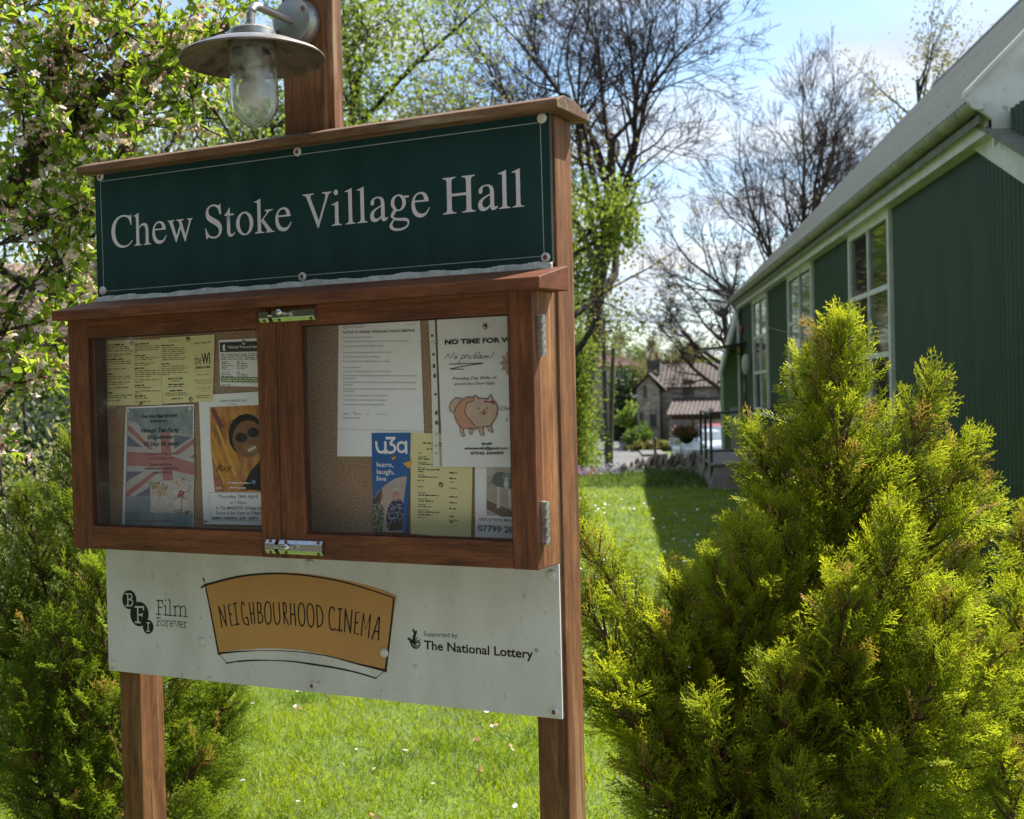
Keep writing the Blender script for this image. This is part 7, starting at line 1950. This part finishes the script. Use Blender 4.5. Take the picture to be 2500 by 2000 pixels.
bush('garden_shrub', (px_x(1548, 88), 88, float(gz(0, 88)) + 1.2), (1.2, 1.0, 1.6), 1800, LEAF_B, 'bright yellow green shrub above the lane wall', 'shrub', .25, 94, 20)
bush('dark_hedge', (px_x(1490, 185), 185, float(gz(0, 185))), (6.5, 2.0, 6.5), 4500, LEAF_E, 'dark hedge closing the end of the lane', 'hedge', .6, 95, 50)
# --- red roofed house on the left
HY = 132
hx = px_x(1466, HY); hz = float(gz(hx, HY)); hs = empty('red_roofed_house', (hx, HY, hz)); tag(hs, 'rendered house with pink tiled hipped roof behind the poles', 'house')
q_ = lambda py: pz(1500, py, HY) - hz
hw = 4.0
g = G(); g.box(-hw, hw, 0, 7, 0, q_(893)); g.build('wall', M.render_, hs)
e_ = hw + .35; ze = q_(894); zr = q_(832)
def flat_roof(name, pts, m, parent, th=.1):
    c = [Vector(p) for p in pts]; n_ = (c[1] - c[0]).cross(c[2] - c[0]).normalized()
    if n_.z < 0: n_.negate()
    V = [tuple(p) for p in c] + [tuple(p - n_ * th) for p in c]; k = len(c)
    F = [tuple(range(k)), tuple(range(k, 2 * k))[::-1]] + [((i + 1) % k, i, k + i, k + (i + 1) % k) for i in range(k)]
    me = bpy.data.meshes.new(name); me.from_pydata(V, [], F); me.materials.append(m); me.update(); return mobj(name, me, parent)
roof_panel('roof', (-e_, -.4, ze), (e_, -.4, ze), (-.2, 3.5, zr), (-.6, 3.5, zr), 26, M.tile2, hs, .03)
roof_panel('roof', (e_, -.4, ze), (e_, 7.4, ze), (-.2, 3.5, zr), (-.2, 3.5, zr), 24, M.tile2, hs, .03)
flat_roof('roof', [(-e_, 7.4, ze), (-e_, -.4, ze), (-.6, 3.5, zr)], M.tile2, hs)
for x in (-2.6, -.6, 1.6):
    g = G(); g.box(x, x + 1.0, -.06, -.002, q_(925), q_(902)); w = g.build('window', M.wpaint, hs)
    for j in (0, 1): g = G(); g.box(x + .08 + j * .46, x + .46 + j * .46, -.075, -.061, q_(923), q_(904)); g.build('pane', M.farglass, w)
g = G(); g.box(hw + .02, hw + 3.2, 1.0, 6, 0, q_(934)); wg = g.build('wing', M.render_, hs)
roof_panel('wing_roof', (hw - .1, .6, q_(910)), (hw + 3.5, .6, q_(937)), (hw + 3.5, 6.2, q_(937)), (hw - .1, 6.2, q_(910)), 4, M.tile2, hs, .02)
g = G(); g.box(-2.2, -1.4, 3.0, 3.8, zr - 1, zr + 1.1); g.build('chimney', M.render_, hs)
# cottage roof seen through the apple branches
lc = empty('cottage', (px_x(140, 15), 15.5, 0)); tag(lc, 'cottage with pinkish tiled roof glimpsed through the apple branches', 'cottage')
g = G(); g.box(-2.6, 2.4, 0, 4, 0, pz(140, 800, 15)); g.build('wall', M.dark if False else M.rubble, lc)
roof_panel('roof', (-2.9, -.3, pz(140, 815, 15)), (2.7, -.3, pz(140, 815, 15)), (2.7, 2, pz(140, 640, 17.5)), (-2.9, 2, pz(140, 640, 17.5)), 28, mat('dusty_pink_tiles', (.26, .17, .14), .85, (.18, .12, .10), scale=6), lc, .03)
for x in (-1.8, .6):
    g = G(); g.box(x, x + .9, -.05, -.002, 1.0, 2.0); w = g.build('window', M.wpaint, lc); g = G(); g.box(x + .08, x + .82, -.062, -.051, 1.08, 1.92); g.build('pane', M.farglass, w)
# poles and wires
tp = empty('telegraph_pole', gbase(1480, 33)); tag(tp, 'dark telegraph pole with wires beyond the stone wall', 'pole')
zt = pz(1478, 775, 33) - tp.location.z
g = G(); g.tube([(0, 0, -.3), (-.03, 0, zt)], [.075, .06], 12); g.build('pole', mat('dark_pole_timber', (.035, .032, .03), .8, (.06, .055, .05), scale=8), tp, smooth=True)
for k, z_ in enumerate((zt - .15, zt - .4)):
    g = G(); g.box(-.26 if k == 0 else -.18, .22, -.03, .03, z_, z_ + .06); ca = g.build('cross_bracket', M.blackmetal, tp)
    g = G(); g.lathe([(.02, 0), (.035, .03), (.03, .09), (.01, .1)], 8, 0, Matrix.Translation((.16, 0, z_ + .06))); g.build('insulator', M.plastic_white, ca, smooth=True)
bp2 = empty('leaning_pole', gbase(1484, 31.5)); tag(bp2, 'mossy cut trunk leaning against the telegraph pole', 'pole')
tpx, tpy, tpz = P(1497, 850, 31.5) - np.array(bp2.location)
g = G(); g.tube([(0, 0, -.3), (tpx * .45, 0, tpz * .5), (tpx, 0, tpz)], [.075, .065, .055], 10); g.build('trunk', mat('mossy_trunk', (.05, .055, .02), .9, (.10, .10, .045), scale=6, bump=.4), bp2, smooth=True)
g = G(); g.tube([(tpx * .9, 0, tpz * .86), (tpx * .75, -.05, tpz * .92)], .035, 6); g.build('stub', M.bark, bp2)
def wire(name, a, b, sag, label, r=.012):
    a, b = Vector(a), Vector(b); pts = []
    for k in range(17):
        u = k / 16; p = a.lerp(b, u); p.z -= sag * 4 * u * (1 - u); pts.append(p - a)
    g = G(); g.tube(pts, r, 5); o = g.build(name, M.blackmetal); o.location = a; tag(o, label, 'wire'); return o
wt = P(1480, 785, 33); wire('overhead_wire', wt, P(1720, 862, 60), .5, 'overhead wire running right from the telegraph pole'); wire('overhead_wire', wt, P(1300, 772, 50), .4, 'overhead wire running left from the telegraph pole', .010)
wire('overhead_wire', P(1483, 790, 33), P(1625, 905, 75), .6, 'overhead wire sagging from the pole to the cottage chimney')
# road sign group
SY = 58
sg = empty('road_sign', (px_x(1649, SY), SY, float(gz(0, SY)))); tag(sg, 'red triangular warning sign over white plates in front of the cottage', 'sign')
s0 = sg.location; Q = lambda px, py: (P(px, py, SY) - np.array(s0))
def plate(name, x0, y0, x1, y1, m, d, parent):
    a, b = Q(x0, y1), Q(x1, y0); g = G(); g.box(a[0], b[0], d - .012, d, a[2], b[2]); return g.build(name, m, parent)
greyp = mat('grey_sign_plate', (.11, .12, .13), .6, (.14, .15, .16), scale=4); whp = mat('white_sign_plate', (.62, .62, .60), .5, (.5, .5, .48), scale=4); redp2 = mat('red_sign_border', (.45, .03, .03), .5, (.38, .03, .03), scale=6)
pb = plate('backing_plate', 1634, 1026, 1667, 1066, greyp, 0, sg)
def tri(name, x0, y0, x1, y1, xm, m, d, parent):
    a, b, c = Q(x0, y1), Q(x1, y1), Q(xm, y0); g = G(); g.prism([(a[0], a[2]), (b[0], b[2]), (c[0], c[2])], d - .01, d, 1); return g.build(name, m, parent)
tri('red_triangle', 1635, 1029, 1662, 1054, 1648.5, redp2, -.014, sg); tri('white_triangle', 1639, 1035, 1658, 1051.5, 1648.5, whp, -.026, sg)
plate('symbol', 1645, 1044, 1652, 1049, M.blackmetal, -.038, sg); plate('small_plate', 1638, 1057, 1658, 1065, whp, -.014, sg)
for k in range(4): plate('lettering', 1640 + k * 4.3, 1059.5, 1643 + k * 4.3, 1062.5, M.blackmetal, -.028, sg)
pw = plate('white_board', 1634, 1068, 1665, 1090, whp, -.002, sg); plate('picture', 1648, 1073, 1662, 1085, mat('green_print', (.25, .35, .12), .6), -.016, sg); plate('lettering', 1637, 1073, 1645, 1076, greyp, -.016, sg); plate('lettering', 1637, 1080, 1645, 1083, greyp, -.016, sg)
g = G(); hz_ = Q(1649, 1030)[2]; g.tube([(-.22, .04, 0), (-.22, .04, hz_)], .03, 8); g.build('post', greyp, sg); g = G(); g.tube([(.22, .04, 0), (.22, .04, hz_ - .5)], .03, 8); g.build('post', greyp, sg)
# unseen path added under the viewer to bounce neutral light onto the board
M.path = mat('added_bounce_gravel', (.34, .31, .29), .95, (.24, .22, .205), scale=30, bump=.4)
g = G(); g.box(-12, 14, -14, .8, .001, .012); tag(g.build('path', M.path), kind='structure')
# bollard
bo = empty('bollard', (px_x(1597, 64), 64, float(gz(0, 64)))); tag(bo, 'short black bollard at the corner of the lane', 'bollard')
g = G(); g.lathe([(.10, 0), (.10, .06), (.075, .1), (.07, .8), (.09, .84), (.08, .92), (.03, .97)], 12, 0); g.build('shaft', M.blackmetal, bo, smooth=True)
# white lane post
o = G().box(-.08, .08, -.08, .08, 0, 1.9).build('marker_post', whp); o.location = (px_x(1527, 100), 100, float(gz(0, 100))); tag(o, 'pale upright post beside the lane near the walkers', 'post')

# cars
def car(loc, rz, paint, label):
    root = empty('parked_car', loc, rz); tag(root, label, 'car')
    prof = [(-2.0, .35), (-2.05, .62), (-1.95, .82), (-1.1, .95), (-.45, 1.38), (.15, 1.46), (1.0, 1.42), (1.65, 1.05), (1.98, .95), (2.02, .55), (1.98, .35)]
    w = [.80, .84, .82, .84, .66, .62, .62, .74, .80, .84, .80]
    V = []; K = 5
    for (x, z), ww in zip(prof, w):
        for k in range(K): V.append((x, ww * (k / (K - 1) * 2 - 1) * (1 if 0 < k < K - 1 else 1), z - (.05 if k in (0, K - 1) else 0)))
    F = [(i * K + k, i * K + k + 1, (i + 1) * K + k + 1, (i + 1) * K + k) for i in range(len(prof) - 1) for k in range(K - 1)]
    me = bpy.data.meshes.new('body')
    # side panels
    L_ = [i * K for i in range(len(prof))]; R_ = [i * K + K - 1 for i in range(len(prof))]
    F += [tuple(L_[::-1]), tuple(R_)]; F.append((0, 1, 2, 3, 4)[::-1] + tuple((len(prof) - 1) * K + k for k in range(K)))
    me.from_pydata(V, [], F); me.materials.append(paint); me.update(); b = mobj('body', me, root)
    md = b.modifiers.new('bevel', 'BEVEL'); md.width = .05; md.segments = 2; md.limit_method = 'ANGLE'
    gl = mat('car_glass', (.10, .13, .15), .06, (.16, .19, .22), scale=2, spec=.8)
    def quad(name, pts, m, n):
        c = [Vector(p) for p in pts]; nn = Vector(n).normalized() * .02
        V2 = [tuple(p) for p in c] + [tuple(p + nn) for p in c]
        F2 = [(4, 5, 6, 7), (0, 3, 2, 1), (0, 1, 5, 4), (1, 2, 6, 5), (2, 3, 7, 6), (3, 0, 4, 7)]
        m2 = bpy.data.meshes.new(name); m2.from_pydata(V2, [], F2); m2.materials.append(m); m2.update(); return mobj(name, m2, root)
    quad('windscreen', [(-1.03, -.70, 1.0), (-1.03, .70, 1.0), (-.50, .56, 1.345), (-.50, -.56, 1.345)], gl, (-.6, 0, .8))
    quad('rear_window', [(1.55, .60, 1.13), (1.55, -.60, 1.13), (1.08, -.52, 1.38), (1.08, .52, 1.38)], gl, (.5, 0, .8))
    for s in (-1, 1):
        for (xa, xb) in ((-.80, .02), (.08, .95)):
            quad('side_window', [(xa, s * .79, .98), (xb, s * .79, .98), (min(xb, .9), s * .655, 1.34), (max(xa, -.38), s * .655, 1.34)][::s], gl, (0, s, .4))
    for x in (-1.28, 1.25):
        for s in (-1, 1):
            g = G(); g.lathe([(.31, -.09), (.32, -.05), (.32, .05), (.31, .09)], 20, 0, Matrix.Translation((x, s * .76, .31)) @ Matrix.Rotation(math.pi / 2, 4, 'X')); wl_ = g.build('wheel', M.blackmetal, root, smooth=True)
            g = G(); g.lathe([(.20, -.10), (.20, .10)], 16, 0, Matrix.Translation((x, s * .765, .31)) @ Matrix.Rotation(math.pi / 2, 4, 'X')); g.build('rim', M.steel, wl_)
    for s in (-1, 1):
        g = G(); g.sphere((-1.93, s * .58, .70), .13, 8); g.build('headlight', mat('headlight_glass', (.7, .7, .72), .1), root, smooth=True)
        g = G(); g.box(1.97, 2.04, s * .5, s * .75, .65, .85); g.build('tail_light', mat('tail_light_red', (.4, .01, .01), .2), root)
        g = G(); g.box(-.78, -.66, s * .84, s * .98, .96, 1.08); g.build('wing_mirror', paint, root, bevel=.02)
    g = G(); g.box(-2.085, -2.0, -.55, .55, .40, .60); g.build('grille', M.blackmetal, root)
    g = G(); g.box(-2.10, -2.087, -.26, .26, .42, .52); g.build('number_plate', whp, root)
    return root
cyl = 57.5
car((px_x(1722, cyl), cyl, float(gz(3, cyl)) + .03), math.radians(105), mat('silver_blue_paint', (.42, .50, .56), .2, (.40, .48, .54), scale=2, spec=.8), 'pale silver blue parked car in front of the red one')
cy2 = 64
car((px_x(1741, cy2), cy2, float(gz(3, cy2)) + .16), math.radians(100), mat('red_paint', (.35, .015, .02), .2, (.32, .015, .02), scale=2, spec=.8), 'red parked car mostly hidden behind the pale one')

# people on the lane
def person(loc, rz, h, top, leg, skin, hair, label, pose='walk', parent_cat='person'):
    root = empty('person', loc, rz); tag(root, label, 'person')
    J = {'pel': (0, 0, .53), 'che': (0, 0, .74), 'neck': (0, 0, .84), 'head': (0, -.005, .93), 'sL': (.105, 0, .81), 'sR': (-.105, 0, .81),
         'eL': (.13, -.05, .64), 'eR': (-.13, .05, .64), 'hL': (.12, -.14, .50), 'hR': (-.12, .06, .48), 'kL': (.05, -.07, .28), 'kR': (-.05, .04, .28), 'fL': (.05, -.10, .03), 'fR': (-.05, .12, .04), 'tL': (.05, -.16, .015), 'tR': (-.05, .06, .012)}
    if pose == 'ride':
        J.update({'pel': (0, .08, .60), 'che': (0, -.05, .78), 'neck': (0, -.12, .87), 'head': (0, -.15, .95), 'sL': (.105, -.10, .84), 'sR': (-.105, -.10, .84), 'eL': (.14, -.22, .72), 'eR': (-.14, -.22, .72), 'hL': (.13, -.32, .64), 'hR': (-.13, -.32, .64),
                  'kL': (.06, -.14, .44), 'kR': (-.06, -.10, .34), 'fL': (.06, -.04, .26), 'fR': (-.06, .02, .10), 'tL': (.06, -.12, .24), 'tR': (-.06, -.06, .08)})
    R_ = {'pel': .085, 'che': .09, 'neck': .032, 'head': .062, 'sL': .045, 'sR': .045, 'eL': .030, 'eR': .030, 'hL': .022, 'hR': .022, 'kL': .045, 'kR': .045, 'fL': .026, 'fR': .026, 'tL': .02, 'tR': .02}
    E = [('pel', 'che'), ('che', 'neck'), ('neck', 'head'), ('che', 'sL'), ('che', 'sR'), ('sL', 'eL'), ('eL', 'hL'), ('sR', 'eR'), ('eR', 'hR'), ('pel', 'kL'), ('pel', 'kR'), ('kL', 'fL'), ('kR', 'fR'), ('fL', 'tL'), ('fR', 'tR')]
    ks = list(J); me = bpy.data.meshes.new('body'); me.from_pydata([tuple(c * h for c in J[k]) for k in ks], [(ks.index(a), ks.index(b)) for a, b in E], [])
    o = mobj('body', me, root)
    md = o.modifiers.new('skin', 'SKIN'); 
    for k, sv in zip(ks, me.skin_vertices[0].data): sv.radius = (R_[k] * h, R_[k] * h)
    me.skin_vertices[0].data[0].use_root = True
    o.modifiers.new('sub', 'SUBSURF').levels = 1
    o.modifiers['sub'].render_levels = 1
    m, n, l, b = new_mat('clothes'); tcn = n.new('ShaderNodeTexCoord'); sp = n.new('ShaderNodeSeparateXYZ'); l.new(tcn.outputs['Object'], sp.inputs[0])
    r = n.new('ShaderNodeValToRGB'); r.color_ramp.interpolation = 'CONSTANT'
    r.color_ramp.elements[0].position = 0; r.color_ramp.elements[0].color = (*leg, 1)
    r.color_ramp.elements[1].position = .55; r.color_ramp.elements[1].color = (*top, 1)
    e3 = r.color_ramp.elements.new(.855); e3.color = (*skin, 1)
    dv = n.new('ShaderNodeMath'); dv.operation = 'DIVIDE'; dv.inputs[1].default_value = h; l.new(sp.outputs['Z'], dv.inputs[0]); l.new(dv.outputs[0], r.inputs[0]); l.new(r.outputs[0], b.inputs['Base Color']); b.inputs['Roughness'].default_value = .8
    me.materials.append(m)
    hx_, hy_, hz2 = (c * h for c in J['head'])
    g = G(); g.sphere((hx_, hy_ + .012, hz2 + .02), .068 * h, 8); g.build('hair', hair, root, smooth=True)
    return root
darkhair = mat('dark_hair', (.03, .02, .015), .8)
pY = 150
person((px_x(1494, pY), pY, float(gz(0, pY)) + .03), math.radians(10), 1.68, (.50, .22, .18), (.015, .015, .02), (.4, .25, .2), darkhair, 'person in a pink top and long dark skirt walking on the lane')
cyx = px_x(1515, 118); cyz = float(gz(0, 118)) + .03
person((cyx, 118, cyz), math.radians(5), 1.72, (.06, .06, .09), (.05, .04, .05), (.5, .3, .25), mat('pink_helmet', (.5, .15, .18), .5), 'person in dark clothes and pink helmet riding a bicycle', 'ride')
bk2 = empty('bicycle', (cyx, 118, cyz), math.radians(5)); tag(bk2, 'bicycle ridden down the lane by the helmeted person', 'bicycle')
for y_ in (-.52, .52):
    g = G(); pts = [(0, y_ + .33 * math.cos(a * math.pi / 12), .34 + .33 * math.sin(a * math.pi / 12)) for a in range(25)]; g.tube(pts, .02, 6); g.build('wheel', M.blackmetal, bk2, smooth=True)
for nm, a in (('frame', [(0, .52, .34), (0, .18, .90), (0, -.38, .86), (0, .08, .32), (0, .18, .90)]), ('fork', [(0, -.38, .98), (0, -.52, .34)]), ('handlebar', [(-.26, -.48, 1.08), (0, -.38, 1.02), (.26, -.48, 1.08)]), ('crank', [(.1, .08, .32), (0, .08, .32), (-.1, .08, .32)])):
    g = G(); g.tube(a, .018, 6); g.build(nm, M.blackmetal, bk2)
g = G(); g.box(-.07, .07, .06, .30, .95, 1.0); g.build('saddle', M.blackmetal, bk2, bevel=.02)

# cobweb threads on the hall side conifer are too fine to build singly; one strand group
for k, (a, b) in enumerate((((2052, 800), (2190, 905)), ((1990, 805), (1845, 790)), ((2150, 860), (2215, 960)))):
    pa, pb_ = P(*a, 3.25), P(*b, 3.4); g = G(); m_ = (pb_ - pa) * .5 + np.array([0, 0, -.015]); g.tube([(0, 0, 0), tuple(m_), tuple(pb_ - pa)], .00035, 3)
    o = g.build('cobweb_strand', mat('cobweb', (.6, .6, .6), .4) if k == 0 else bpy.data.materials['cobweb']); o.location = pa; tag(o, 'fine cobweb strand stretched from the top of the large conifer', 'cobweb', 'cobweb strands by the conifer')
